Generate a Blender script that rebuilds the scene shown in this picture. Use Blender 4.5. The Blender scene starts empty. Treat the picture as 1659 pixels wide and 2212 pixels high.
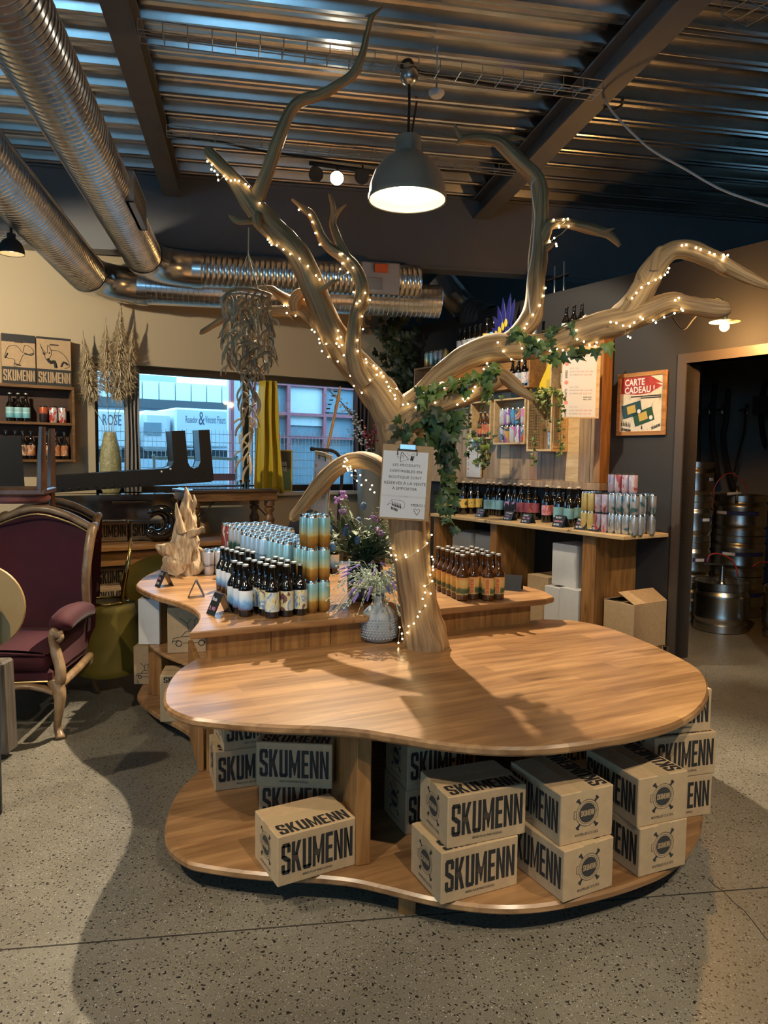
import bpy, bmesh, math, random
from mathutils import Vector, Matrix, noise as mnoise
random.seed(11)
S = bpy.context.scene
COL = S.collection
PI = math.pi
# ------------------------------------------------------------------ camera
F_PX, CX, CY, CAM_H = 1600.0, 829.5, 1106.0, 1.6
TH, RO = math.atan(118 / 1600.0), 0.013
_fw = Vector((0, math.cos(TH), -math.sin(TH)))
_r0, _u0 = Vector((1, 0, 0)), Vector((0, math.sin(TH), math.cos(TH)))
_r = _r0 * math.cos(RO) + _u0 * math.sin(RO)
_u = _u0 * math.cos(RO) - _r0 * math.sin(RO)
EYE = Vector((0, 0, CAM_H))
cam = bpy.data.objects.new('camera', bpy.data.cameras.new('camera'))
COL.objects.link(cam)
m = Matrix((_r, _u, -_fw)).transposed().to_4x4(); m.translation = EYE
cam.matrix_world = m
cam.data.lens = F_PX / 2212 * 36; cam.data.sensor_width = 36; cam.data.clip_end = 300; cam.data.clip_start = .05
S.camera = cam
# ------------------------------------------------------------------ world, exposure, lamps out of frame
w = bpy.data.worlds.new('world'); S.world = w; w.use_nodes = True
bg = w.node_tree.nodes['Background']; bg.inputs[0].default_value = (.30, .67, 1, 1); bg.inputs[1].default_value = 7.0
cy = S.cycles; cy.max_bounces = 6; cy.diffuse_bounces = 3; cy.glossy_bounces = 3; cy.transmission_bounces = 4; cy.transparent_max_bounces = 8
cy.caustics_reflective = False; cy.caustics_refractive = False; cy.use_light_tree = False; cy.adaptive_threshold = .06; cy.adaptive_min_samples = 16; cy.sample_clamp_indirect = 6; cy.use_denoising = True
S.view_settings.view_transform = 'Standard'; S.view_settings.look = 'None'
S.view_settings.exposure = 0.0; S.view_settings.gamma = 1.0; S.view_settings.use_curve_mapping = False
WARM, WARM2, ORANGE = (1, .80, .52), (1, .85, .62), (1, .50, .15)
def lamp(kind, loc, power, color=WARM, aim=None, size=60, blend=.5, rad=.03):
    l = bpy.data.lights.new('lamp_light', kind); l.energy = power; l.color = color
    l.shadow_soft_size = rad
    if kind == 'SPOT': l.spot_size = math.radians(size); l.spot_blend = blend
    o = bpy.data.objects.new('lamp_light', l); COL.objects.link(o); o.location = loc
    if aim is not None: o.rotation_euler = (Vector(aim) - Vector(loc)).to_track_quat('-Z', 'Y').to_euler()
    return o
SPOT_AT = Vector((-.39, 5.8, 3.70)); PEND_AT = Vector((.116, 4.6, 3.16))
TRACKS = [((-1.5, .4, 3.75), (-.3, 3.2, .3), 250, 62), ((1.3, .2, 3.75), (.9, 3.0, .3), 340, 62), ((2.6, 1.2, 3.75), (2.0, 2.2, 0), 260, 50),
          ((-2.9, 1.6, 3.75), (-1.9, 3.4, 0), 300, 58), ((-3.15, 4.6, 2.95), (-2.75, 7.5, 1.95), 260, 85), ((.2, 5.6, 3.75), (1.5, 7.0, 1.6), 300, 75), ((2.3, 2.6, 3.75), (3.3, 6.9, .3), 260, 36)]
for p, a_, e, s in TRACKS: lamp('SPOT', p, e, WARM2, a_, s, .35, .035)
# ------------------------------------------------------------------ pixel helpers (a ray of the camera meets a depth, a height or a wall)
def ray(x, y): return _fw + _r * ((x - CX) / F_PX) - _u * ((y - CY) / F_PX)
def PY(x, y, d):
    v = ray(x, y); return EYE + v * (d / v.y)
def PZ(x, y, z):
    v = ray(x, y); return EYE + v * ((z - CAM_H) / v.z)
AZ = math.radians(32.6)
AV = Vector((-math.sin(AZ), math.cos(AZ), 0)); BV = Vector((math.cos(AZ), math.sin(AZ), 0))
P0 = Vector((2.358, 5.870, 0)); CO = Vector((.172, 9.288, 0))
RR, RL, RC = -math.radians(57.4), AZ, math.radians(10.3)      # yaw of the shelf wall, the window wall, the roof steel
MR = Matrix.Translation(P0) @ Matrix.Rotation(RR, 4, 'Z')     # x along the wall to the right, y into the wall
ML = Matrix.Translation(CO) @ Matrix.Rotation(RL, 4, 'Z')
MC = Matrix.Rotation(RC, 4, 'Z')
def PW(x, y, out, wall='R'):     # pixel -> point on a plane 'out' metres in front of a wall, in that wall's frame
    M, n = (MR, BV) if wall == 'R' else (ML, AV)
    o = M @ Vector((0, -out, 0)); v = ray(x, y); k = (o - EYE).dot(n) / v.dot(n)
    return M.inverted() @ (EYE + v * k)
# ------------------------------------------------------------------ mesh building
KIDS = {}; CH = {}
class MB:
    def __init__(s): s.v = []; s.f = []; s.mi = []; s.cur = 0
    def _add(s, vs, fs, M=None):
        b = len(s.v)
        s.v += [tuple(M @ Vector(p)) if M is not None else tuple(p) for p in vs]
        s.f += [tuple(i + b for i in f) for f in fs]; s.mi += [s.cur] * len(fs); return s
    def box(s, x0, x1, y0, y1, z0, z1, M=None):
        return s._add([(x0, y0, z0), (x1, y0, z0), (x1, y1, z0), (x0, y1, z0), (x0, y0, z1), (x1, y0, z1), (x1, y1, z1), (x0, y1, z1)],
                      [(3, 2, 1, 0), (4, 5, 6, 7), (0, 1, 5, 4), (1, 2, 6, 5), (2, 3, 7, 6), (3, 0, 4, 7)], M)
    def bbox(s, x0, x1, y0, y1, z0, z1, c=.004, M=None):     # box with chamfered upright and top edges
        o = [(x0 + c, y0), (x1 - c, y0), (x1, y0 + c), (x1, y1 - c), (x1 - c, y1), (x0 + c, y1), (x0, y1 - c), (x0, y0 + c)]
        i = [(min(max(x, x0 + c), x1 - c), min(max(y, y0 + c), y1 - c)) for x, y in o]
        vs = [(x, y, z0) for x, y in i] + [(x, y, z0 + c) for x, y in o] + [(x, y, z1 - c) for x, y in o] + [(x, y, z1) for x, y in i]
        fs = [tuple(range(7, -1, -1)), tuple(range(24, 32))]
        for k in range(3):
            for j in range(8): fs.append((k * 8 + j, k * 8 + (j + 1) % 8, k * 8 + 8 + (j + 1) % 8, k * 8 + 8 + j))
        return s._add(vs, fs, M)
    def tube(s, pts, rad, n=8, cap=True, M=None, flat=1.0):
        pts = [Vector(p) for p in pts]; k = len(pts)
        if not hasattr(rad, '__len__'): rad = [rad] * k
        vs = []; fs = []; up = None
        for i, p in enumerate(pts):
            t = (pts[min(i + 1, k - 1)] - pts[max(i - 1, 0)])
            t = t.normalized() if t.length > 1e-9 else Vector((0, 0, 1))
            if up is None: up = Vector((0, 0, 1)) if abs(t.z) < .9 else Vector((1, 0, 0))
            x = up.cross(t)
            if x.length < 1e-6: x = Vector((1, 0, 0)).cross(t)
            x.normalize(); y = t.cross(x).normalized(); up = y
            for j in range(n):
                a = 2 * PI * j / n; vs.append(p + (x * math.cos(a) + y * math.sin(a) * flat) * rad[i])
        for i in range(k - 1):
            for j in range(n): fs.append((i * n + j, i * n + (j + 1) % n, i * n + n + (j + 1) % n, i * n + n + j))
        if cap: fs.append(tuple(range(n - 1, -1, -1))); fs.append(tuple((k - 1) * n + j for j in range(n)))
        return s._add(vs, fs, M)
    def lathe(s, prof, n=16, M=None, cap=True):               # prof: (r, z)
        vs = []; fs = []
        for r, z in prof:
            for j in range(n): a = 2 * PI * j / n; vs.append((r * math.cos(a), r * math.sin(a), z))
        for i in range(len(prof) - 1):
            for j in range(n): fs.append((i * n + j, i * n + (j + 1) % n, i * n + n + (j + 1) % n, i * n + n + j))
        if cap:
            if prof[0][0] > 1e-5: fs.append(tuple(range(n - 1, -1, -1)))
            if prof[-1][0] > 1e-5: fs.append(tuple((len(prof) - 1) * n + j for j in range(n)))
        return s._add(vs, fs, M)
    def prism(s, poly, z0, z1, M=None, c=0):                  # poly: (x, y) counter-clockwise; c rounds the rim
        n = len(poly)
        if c:
            P = [Vector((x, y)) for x, y in poly]; ins = []
            for i in range(n):
                e1 = (P[i] - P[i - 1]).normalized(); e2 = (P[(i + 1) % n] - P[i]).normalized()
                nn = Vector((-(e1.y + e2.y), e1.x + e2.x)); nn = nn.normalized() if nn.length > 1e-6 else Vector((-e1.y, e1.x))
                ins.append(P[i] + nn * c)
            rings = [(ins, z0), (P, z0 + c), (P, z1 - c), (ins, z1)]
        else: rings = [([Vector(p) for p in poly], z0), ([Vector(p) for p in poly], z1)]
        vs = [(p.x, p.y, z) for R, z in rings for p in R]
        fs = [tuple(range(n - 1, -1, -1)), tuple((len(rings) - 1) * n + j for j in range(n))]
        for k in range(len(rings) - 1):
            for j in range(n): fs.append((k * n + j, k * n + (j + 1) % n, k * n + n + (j + 1) % n, k * n + n + j))
        return s._add(vs, fs, M)
    def ball(s, c, r, n=8, k=6, M=None, sc=(1, 1, 1)):
        c = Vector(c); vs = [c + Vector((0, 0, -r * sc[2]))]; fs = []
        for i in range(1, k):
            a = -PI / 2 + PI * i / k
            for j in range(n):
                b = 2 * PI * j / n; vs.append(c + Vector((r * sc[0] * math.cos(a) * math.cos(b), r * sc[1] * math.cos(a) * math.sin(b), r * sc[2] * math.sin(a))))
        vs.append(c + Vector((0, 0, r * sc[2]))); t = len(vs) - 1
        for j in range(n): fs.append((0, 1 + (j + 1) % n, 1 + j)); fs.append((t, t - n + j, t - n + (j + 1) % n))
        for i in range(k - 2):
            for j in range(n): fs.append((1 + i * n + j, 1 + i * n + (j + 1) % n, 1 + i * n + n + (j + 1) % n, 1 + i * n + n + j))
        return s._add(vs, fs, M)
    def grid(s, fn, nu, nv, M=None):                          # fn(u, v) -> point
        vs = [fn(i / nu, j / nv) for j in range(nv + 1) for i in range(nu + 1)]
        fs = [(j * (nu + 1) + i, j * (nu + 1) + i + 1, (j + 1) * (nu + 1) + i + 1, (j + 1) * (nu + 1) + i) for j in range(nv) for i in range(nu)]
        return s._add(vs, fs, M)
    def quad(s, *p, M=None): return s._add(p, [tuple(range(len(p)))], M)
    def mesh(s, name, mats, smooth=False):
        me = bpy.data.meshes.new(name); me.from_pydata(s.v, [], s.f)
        for mm in (mats if isinstance(mats, (list, tuple)) else [mats]): me.materials.append(mm)
        if any(s.mi): me.polygons.foreach_set('material_index', s.mi)
        if smooth:
            if smooth is True: me.shade_smooth()
            else:
                me.shade_smooth(); me.set_sharp_from_angle(angle=math.radians(smooth))
        me.update(); return me
    def build(s, name, mats, parent=None, smooth=False, M=None):
        return obj(name, s.mesh(name, mats, smooth), parent, M)
def obj(name, me, parent=None, M=None):
    o = bpy.data.objects.new(name, me); COL.objects.link(o)
    if parent is not None: o.parent = parent; CH.setdefault(parent.name, []).append(o)
    if M is not None: o.matrix_basis = M
    return o
def tag(o, label=None, cat=None, group=None, kind=None):
    for k, v in (('label', label), ('category', cat), ('group', group), ('kind', kind)):
        if v: o[k] = v
    return o
def thing(name, label, cat, M=None, group=None):
    o = bpy.data.objects.new(name, None); COL.objects.link(o); o.empty_display_size = .05
    if M is not None: o.matrix_basis = M
    return tag(o, label, cat, group)
def at(loc, rz=0, rx=0, ry=0, sc=None):
    M = Matrix.Translation(loc) @ Matrix.Rotation(rz, 4, 'Z') @ Matrix.Rotation(ry, 4, 'Y') @ Matrix.Rotation(rx, 4, 'X')
    return M @ Matrix.Diagonal((*sc, 1)) if sc else M
def clone(o, M, label=None, group=None, swap=None):           # copy a thing, its parts and sub-parts; swap: part name -> mesh
    c = o.copy(); COL.objects.link(c); c.matrix_basis = M
    if label: c['label'] = label
    if group: c['group'] = group
    for ch in KIDS[o.name]:
        d = ch.copy(); COL.objects.link(d); d.parent = c; CH.setdefault(c.name, []).append(d)
        if swap and ch.name.split('.')[0] in swap: d.data = swap[ch.name.split('.')[0]]
        for g in KIDS.get(ch.name, ()):
            e = g.copy(); COL.objects.link(e); e.parent = d
    return c
def freeze(o):                                                # remember the family of a thing that will be copied
    KIDS[o.name] = CH.get(o.name, [])
    for c in KIDS[o.name]: KIDS[c.name] = CH.get(c.name, [])
    return o
def spline(pts, n=6, closed=False):
    P = [Vector(p) for p in pts]; k = len(P); out = []
    for i in range(k if closed else k - 1):
        g = (lambda j: P[j % k]) if closed else (lambda j: P[min(max(j, 0), k - 1)])
        a, b, c, d = g(i - 1), g(i), g(i + 1), g(i + 2)
        for j in range(n):
            t = j / n; out.append(.5 * ((2 * b) + (c - a) * t + (2 * a - 5 * b + 4 * c - d) * t * t + (3 * b - a - 3 * c + d) * t ** 3))
    if not closed: out.append(P[-1])
    return out
_TX = {}
def block_word(s, mat):                                       # heavy condensed block capitals, scaled to a 1 x 1 box
    V, H_, g = .37, .135, .13
    R = lambda a, b, c, d: [(a, c), (b, c), (b, d), (a, d)]
    G = {'S': (1, [R(.1, .9, 1 - H_, 1), R(0, V, .56, .94), R(1 - V, 1, .68, .94), [(0, .62), (0, .54), (.5, .40), (1, .40), (1, .46), (.5, .60)], R(1 - V, 1, .06, .44), R(0, V, .06, .32), R(.1, .9, 0, H_)]),
         'K': (1.08, [R(0, V, 0, 1), [(V, .42), (V, .62), (.66, 1), (1.05, 1), (.66, .55)], [(V, .58), (.62, .62), (1.08, 0), (.68, 0), (V, .46)]]),
         'U': (1, [R(0, V, .06, 1), R(1 - V, 1, .06, 1), R(.1, .9, 0, H_)]),
         'M': (1.34, [R(0, .34, 0, 1), R(1.0, 1.34, 0, 1), [(.30, 1), (.34, 1), (.34, .62), (.60, .08), (.74, .08), (.67, .34)], [(1.04, 1), (1.0, 1), (.67, .34), (.60, .08), (.74, .08), (1.0, .62)]]),
         'E': (.86, [R(0, V, 0, 1), R(V, .86, 0, H_), R(V, .80, .44, .57), R(V, .86, 1 - H_, 1)]),
         'N': (1.04, [R(0, .34, 0, 1), R(.70, 1.04, 0, 1), [(.34, 1), (.26, 1), (.70, 0), (.78, 0)], [(.34, 1), (.34, .62), (.70, 0), (.70, .38)]])}
    mb = MB(); x = 0; tot = sum(G[c][0] + g for c in s) - g
    for c in s:
        for P in G[c][1]: mb._add([((x + a) / tot, b, 0) for a, b in P], [tuple(range(len(P)))])
        x += G[c][0] + g
    return mb.mesh('lettering', mat)
def text_mesh(s, mat, bold=0.0, key=''):                      # lettering as a mesh, scaled to a 1 x 1 box from its lower left corner
    k = (s, mat.name, bold)
    if k in _TX: return _TX[k]
    if s == 'SKUMENN': _TX[k] = block_word(s, mat); return _TX[k]
    cu = bpy.data.curves.new('lettering', 'FONT'); cu.body = s; cu.offset = bold; cu.space_character = 1 + 1.6 * bold; cu.resolution_u = 2
    o = bpy.data.objects.new('lettering', cu); COL.objects.link(o)
    dg = bpy.context.evaluated_depsgraph_get(); dg.update()
    me = bpy.data.meshes.new_from_object(o.evaluated_get(dg)); bpy.data.objects.remove(o)
    xs = [v.co.x for v in me.vertices]; ys = [v.co.y for v in me.vertices]
    x0, x1, y0, y1 = min(xs), max(xs), min(ys), max(ys)
    for v in me.vertices: v.co = ((v.co.x - x0) / (x1 - x0), (v.co.y - y0) / (y1 - y0), 0)
    me.materials.clear(); me.materials.append(mat); me.name = 'lettering'
    _TX[k] = me; return me
def letter(s, mat, parent, org, xd, yd, w_, h_, bold=0.0, name='lettering', lift=.0008):
    xd = Vector(xd).normalized(); yd = Vector(yd).normalized(); zd = xd.cross(yd)
    M = Matrix((xd * w_, yd * h_, zd)).transposed().to_4x4(); M.translation = Vector(org) + zd * lift
    return obj(name, text_mesh(s, mat, bold), parent, M)
# ------------------------------------------------------------------ materials
def _n(nt, t, **k):
    n = nt.nodes.new(t)
    for a, b in k.items():
        if a in n.inputs: n.inputs[a].default_value = b
        else: setattr(n, a, b)
    return n
def C4(c): return (*c, 1) if len(c) == 3 else c
def mat(name, col, rough=.6, metal=0, emit=None, es=0, spec=None, var=0, vscale=8, bump=0, bscale=40, coat=0, alpha=None, trans=0, sheen=0, stretch=None):
    mt = bpy.data.materials.new(name); mt.use_nodes = True; nt = mt.node_tree; p = nt.nodes['Principled BSDF']
    p.inputs['Base Color'].default_value = C4(col); p.inputs['Roughness'].default_value = rough; p.inputs['Metallic'].default_value = metal
    if spec is not None: p.inputs['Specular IOR Level'].default_value = spec
    if emit: p.inputs['Emission Color'].default_value = C4(emit); p.inputs['Emission Strength'].default_value = es
    if coat: p.inputs['Coat Weight'].default_value = coat; p.inputs['Coat Roughness'].default_value = .08
    if trans: p.inputs['Transmission Weight'].default_value = trans
    if sheen: p.inputs['Sheen Weight'].default_value = sheen; p.inputs['Sheen Roughness'].default_value = .4
    if var or bump:
        tc = _n(nt, 'ShaderNodeTexCoord'); src = tc.outputs['Object']
        if stretch:
            mp = _n(nt, 'ShaderNodeMapping'); mp.inputs['Scale'].default_value = stretch; nt.links.new(src, mp.inputs[0]); src = mp.outputs[0]
    if var:
        nz = _n(nt, 'ShaderNodeTexNoise', Scale=vscale, Detail=6); nt.links.new(src, nz.inputs['Vector'])
        rp = _n(nt, 'ShaderNodeValToRGB'); rp.color_ramp.elements[0].position = .3; rp.color_ramp.elements[1].position = .7
        rp.color_ramp.elements[0].color = C4([max(0, c * (1 - var)) for c in col]); rp.color_ramp.elements[1].color = C4([min(1, c * (1 + var)) for c in col])
        nt.links.new(nz.outputs['Fac'], rp.inputs[0]); nt.links.new(rp.outputs[0], p.inputs['Base Color'])
    if bump:
        nb = _n(nt, 'ShaderNodeTexNoise', Scale=bscale, Detail=4); nt.links.new(src, nb.inputs['Vector'])
        bp = _n(nt, 'ShaderNodeBump', Strength=bump, Distance=.01); nt.links.new(nb.outputs['Fac'], bp.inputs['Height']); nt.links.new(bp.outputs[0], p.inputs['Normal'])
    return mt
def wood(name, dark, light, grain=(1, 14, 14), scale=3.0, rough=.45, coat=0, knots=True, stave=0, rot=0, bump=.15, attr=None):
    mt = bpy.data.materials.new(name); mt.use_nodes = True; nt = mt.node_tree; p = nt.nodes['Principled BSDF']; L = nt.links.new
    p.inputs['Roughness'].default_value = rough
    if coat: p.inputs['Coat Weight'].default_value = coat; p.inputs['Coat Roughness'].default_value = .25
    tc = _n(nt, 'ShaderNodeTexCoord'); ro = _n(nt, 'ShaderNodeMapping'); ro.inputs['Rotation'].default_value = (0, 0, rot); src = tc.outputs['Object']
    if attr: src = _n(nt, 'ShaderNodeAttribute', attribute_name=attr).outputs['Vector']
    L(src, ro.inputs[0])
    oi = _n(nt, 'ShaderNodeObjectInfo'); ad = _n(nt, 'ShaderNodeVectorMath', operation='MULTIPLY_ADD')
    L(oi.outputs['Random'], ad.inputs[0]); ad.inputs[1].default_value = (7, 5, 3); L(ro.outputs[0], ad.inputs[2])
    mp = _n(nt, 'ShaderNodeMapping'); mp.inputs['Scale'].default_value = grain; L(ad.outputs[0], mp.inputs[0])
    n1 = _n(nt, 'ShaderNodeTexNoise', Scale=scale, Detail=8, Distortion=.6); L(mp.outputs[0], n1.inputs['Vector'])
    rp = _n(nt, 'ShaderNodeValToRGB'); e = rp.color_ramp.elements
    e[0].position = .32; e[0].color = C4(dark); e[1].position = .68; e[1].color = C4(light); L(n1.outputs['Fac'], rp.inputs[0]); out = rp.outputs[0]
    if knots:
        vo = _n(nt, 'ShaderNodeTexVoronoi', Scale=3.2); m2 = _n(nt, 'ShaderNodeMapping'); m2.inputs['Scale'].default_value = tuple(max(.35, g / max(grain)) * 1.4 if g == min(grain) else 1.6 for g in grain); L(ad.outputs[0], m2.inputs[0]); L(m2.outputs[0], vo.inputs['Vector'])
        kr = _n(nt, 'ShaderNodeValToRGB'); kr.color_ramp.elements[0].position = .02; kr.color_ramp.elements[0].color = (.45, .36, .3, 1); kr.color_ramp.elements[1].position = .11; kr.color_ramp.elements[1].color = (1, 1, 1, 1); L(vo.outputs['Distance'], kr.inputs[0])
        mx = _n(nt, 'ShaderNodeMixRGB', blend_type='MULTIPLY'); mx.inputs[0].default_value = .75; L(out, mx.inputs[1]); L(kr.outputs[0], mx.inputs[2]); out = mx.outputs[0]
    if stave:                                                 # glued staves: each strip its own tone
        br = _n(nt, 'ShaderNodeTexBrick', offset=.5, Scale=1); br.inputs['Brick Width'].default_value = .55; br.inputs['Row Height'].default_value = stave; br.inputs['Mortar Size'].default_value = 0
        br.inputs['Color1'].default_value = (.70, .66, .62, 1); br.inputs['Color2'].default_value = (1.2, 1.2, 1.18, 1); L(ro.outputs[0], br.inputs['Vector'])
        mx = _n(nt, 'ShaderNodeMixRGB', blend_type='MULTIPLY'); mx.inputs[0].default_value = .8; L(out, mx.inputs[1]); L(br.outputs['Color'], mx.inputs[2]); out = mx.outputs[0]
    L(out, p.inputs['Base Color'])
    bp = _n(nt, 'ShaderNodeBump', Strength=bump, Distance=.004); L(n1.outputs['Fac'], bp.inputs['Height']); L(bp.outputs[0], p.inputs['Normal'])
    return mt
def zramp(name, stops, axis='Z', z0=0, z1=1, rough=.35, metal=.0, noise=0, nscale=20, coat=0, interp='LINEAR'):   # print that changes along an axis of the object
    mt = bpy.data.materials.new(name); mt.use_nodes = True; nt = mt.node_tree; p = nt.nodes['Principled BSDF']; L = nt.links.new
    p.inputs['Roughness'].default_value = rough; p.inputs['Metallic'].default_value = metal
    if coat: p.inputs['Coat Weight'].default_value = coat; p.inputs['Coat Roughness'].default_value = .1
    tc = _n(nt, 'ShaderNodeTexCoord'); sp = _n(nt, 'ShaderNodeSeparateXYZ'); L(tc.outputs['Object'], sp.inputs[0])
    mr = _n(nt, 'ShaderNodeMapRange'); mr.inputs[1].default_value = z0; mr.inputs[2].default_value = z1; L(sp.outputs[axis], mr.inputs[0]); src = mr.outputs[0]
    if noise:
        nz = _n(nt, 'ShaderNodeTexNoise', Scale=nscale, Detail=3); L(tc.outputs['Object'], nz.inputs['Vector'])
        ma = _n(nt, 'ShaderNodeMath', operation='MULTIPLY_ADD'); L(nz.outputs['Fac'], ma.inputs[0]); ma.inputs[1].default_value = noise; L(src, ma.inputs[2])
        mb = _n(nt, 'ShaderNodeMath', operation='SUBTRACT'); L(ma.outputs[0], mb.inputs[0]); mb.inputs[1].default_value = noise * .5; src = mb.outputs[0]
    rp = _n(nt, 'ShaderNodeValToRGB'); rp.color_ramp.interpolation = interp; e = rp.color_ramp.elements
    while len(e) < len(stops): e.new(.5)
    for el, (q, c) in zip(e, stops): el.position = q; el.color = C4(c)
    L(src, rp.inputs[0]); L(rp.outputs[0], p.inputs['Base Color']); return mt
M_BLACK = mat('black_paint', (.012, .012, .013), .35)
M_MATTE = mat('matte_black', (.02, .02, .021), .75)
M_INK = mat('black_print', (.018, .017, .016), .7)
M_WHITE = mat('white_paper', (.66, .66, .66), .6)
M_STEEL = mat('brushed_steel', (.55, .54, .5), .28, 1, var=.12, vscale=6)
M_GALV = mat('galvanised_sheet', (.74, .75, .76), .24, 1, var=.14, vscale=5, bump=.04, bscale=25)
M_DECK = mat('roof_deck_sheet', (.74, .73, .71), .24, 1, var=.16, vscale=3, bump=.03, bscale=14)
M_GREY = mat('dark_grey_paint', (.055, .058, .062), .55)
M_BEAMG = mat('steel_beam_paint', (.15, .15, .153), .5, var=.08, vscale=2)
M_DARKW = mat('charcoal_wall_paint', (.020, .020, .022), .75, bump=.05, bscale=60)
M_BEIGE = mat('beige_wall_paint', (.53, .43, .28), .85, bump=.05, bscale=50)
M_TABLE = wood('oiled_pine_tabletop', (.215, .105, .042), (.41, .225, .098), (1.3, 13, 13), 2.0, .30, .25, True, .095, math.radians(-27))
M_OAK = wood('stained_pine', (.20, .085, .022), (.40, .19, .058), (12, 12, 1.2), 2.4, .45, .1)
M_OAKH = wood('stained_pine_rail', (.22, .10, .03), (.42, .21, .07), (1.5, 12, 12), 2.6, .42, .1)
M_PALE = wood('pale_pine', (.50, .33, .15), (.68, .49, .26), (1.5, 10, 10), 3, .5, 0)
M_PLANK = wood('weathered_plank', (.24, .15, .085), (.44, .30, .17), (9, 9, .9), 2.6, .55, 0)
M_DRIFT = wood('driftwood', (.19, .10, .040), (.50, .315, .145), (26, 26, 2.2), 1.6, .7, 0, True, bump=.8, attr='grain')
M_DKWOOD = wood('dark_walnut', (.05, .026, .013), (.13, .065, .03), (1.5, 12, 12), 3, .35, .2)
M_KRAFT = mat('kraft_cardboard', (.47, .32, .175), .75, var=.07, vscale=30, bump=.04, bscale=120)
M_WHITEBOX = mat('white_cardboard', (.62, .60, .57), .65, var=.04, vscale=12)
# ------------------------------------------------------------------ the setting
def floor_mat():
    mt = bpy.data.materials.new('polished_concrete'); mt.use_nodes = True; nt = mt.node_tree; p = nt.nodes['Principled BSDF']; L = nt.links.new
    tc = _n(nt, 'ShaderNodeTexCoord'); O = tc.outputs['Object']
    n1 = _n(nt, 'ShaderNodeTexNoise', Scale=1.6, Detail=8, Roughness=.65); L(O, n1.inputs['Vector'])
    r1 = _n(nt, 'ShaderNodeValToRGB'); e = r1.color_ramp.elements; e[0].position = .3; e[0].color = (.14, .122, .092, 1); e[1].position = .72; e[1].color = (.235, .212, .168, 1); L(n1.outputs['Fac'], r1.inputs[0])
    out = r1.outputs[0]
    n5 = _n(nt, 'ShaderNodeTexNoise', Scale=240, Detail=2); L(O, n5.inputs['Vector'])
    r5 = _n(nt, 'ShaderNodeValToRGB'); r5.color_ramp.elements[0].position = .3; r5.color_ramp.elements[0].color = (.82, .82, .82, 1); r5.color_ramp.elements[1].position = .7; r5.color_ramp.elements[1].color = (1.1, 1.1, 1.08, 1); L(n5.outputs['Fac'], r5.inputs[0])
    mx = _n(nt, 'ShaderNodeMixRGB', blend_type='MULTIPLY'); mx.inputs[0].default_value = 1; L(out, mx.inputs[1]); L(r5.outputs[0], mx.inputs[2]); out = mx.outputs[0]
    for sc, col, lo, hi, thr, seed in ((46, (.012, .011, .010, 1), .17, .20, .66, 0), (80, (.05, .04, .032, 1), .18, .22, .58, 9), (130, (.50, .47, .42, 1), .12, .16, .70, 23)):
        mp = _n(nt, 'ShaderNodeMapping'); mp.inputs['Location'].default_value = (seed, seed * .37, 0); L(O, mp.inputs[0])
        wz = _n(nt, 'ShaderNodeTexNoise', Scale=70, Detail=1); L(O, wz.inputs['Vector'])
        wm = _n(nt, 'ShaderNodeMixRGB'); wm.inputs[0].default_value = .02; L(mp.outputs[0], wm.inputs[1]); L(wz.outputs['Color'], wm.inputs[2])
        v = _n(nt, 'ShaderNodeTexVoronoi', Scale=sc, voronoi_dimensions='2D'); L(wm.outputs[0], v.inputs['Vector'])
        rr = _n(nt, 'ShaderNodeValToRGB'); rr.color_ramp.elements[0].position = lo; rr.color_ramp.elements[0].color = (1, 1, 1, 1); rr.color_ramp.elements[1].position = hi; rr.color_ramp.elements[1].color = (0, 0, 0, 1); L(v.outputs['Distance'], rr.inputs[0])
        sp = _n(nt, 'ShaderNodeSeparateXYZ'); L(v.outputs['Color'], sp.inputs[0]); gt = _n(nt, 'ShaderNodeMath', operation='GREATER_THAN'); gt.inputs[1].default_value = thr; L(sp.outputs[0], gt.inputs[0])
        ml = _n(nt, 'ShaderNodeMath', operation='MULTIPLY'); L(rr.outputs[0], ml.inputs[0]); L(gt.outputs[0], ml.inputs[1])
        mx = _n(nt, 'ShaderNodeMixRGB'); L(ml.outputs[0], mx.inputs[0]); L(out, mx.inputs[1]); mx.inputs[2].default_value = col; out = mx.outputs[0]
    L(out, p.inputs['Base Color'])
    r2 = _n(nt, 'ShaderNodeMapRange'); r2.inputs[3].default_value = .28; r2.inputs[4].default_value = .5; L(n1.outputs['Fac'], r2.inputs[0]); L(r2.outputs[0], p.inputs['Roughness'])
    bp = _n(nt, 'ShaderNodeBump', Strength=.06, Distance=.003); L(n5.outputs['Fac'], bp.inputs['Height']); L(bp.outputs[0], p.inputs['Normal'])
    return mt
M_FLOOR = floor_mat(); M_JOINT = mat('joint_filler', (.035, .028, .022), .9)
def struct(name, mb, m_, M=None, smooth=False): return tag(mb.build(name, m_, None, smooth, M), kind='structure')
def quad_between(p, q, wd, z0=-.01, z1=.0012):
    p, q = Vector(p), Vector(q); d = (q - p).normalized(); n = Vector((-d.y, d.x, 0)) * wd
    return [(p - n), (q - n), (q + n), (p + n)]
fl = struct('floor', MB().box(-9, 11, -6.5, 13, -.12, 0), M_FLOOR)
j = MB()
for a_, b_, wd in ((PZ(0, 2052, 0), PZ(1659, 1917, 0), .003), ):
    d = (b_ - a_).normalized(); q = quad_between(a_ - d * 3, b_ + d * 4, wd); j.prism([(v.x, v.y) for v in q], -.002, .0009)
j.build('saw_cut_joint', M_JOINT, fl)
j = MB(); cr = [PZ(*q, 0) for q in ((1529, 1898), (1545, 1915), (1562, 1925), (1585, 1950), (1608, 1968), (1630, 1995), (1655, 2028), (1700, 2060))]
for a_, b_ in zip(cr, cr[1:]): j.prism([(v.x, v.y) for v in quad_between(a_, b_, .0016)], -.002, .0009)
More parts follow.
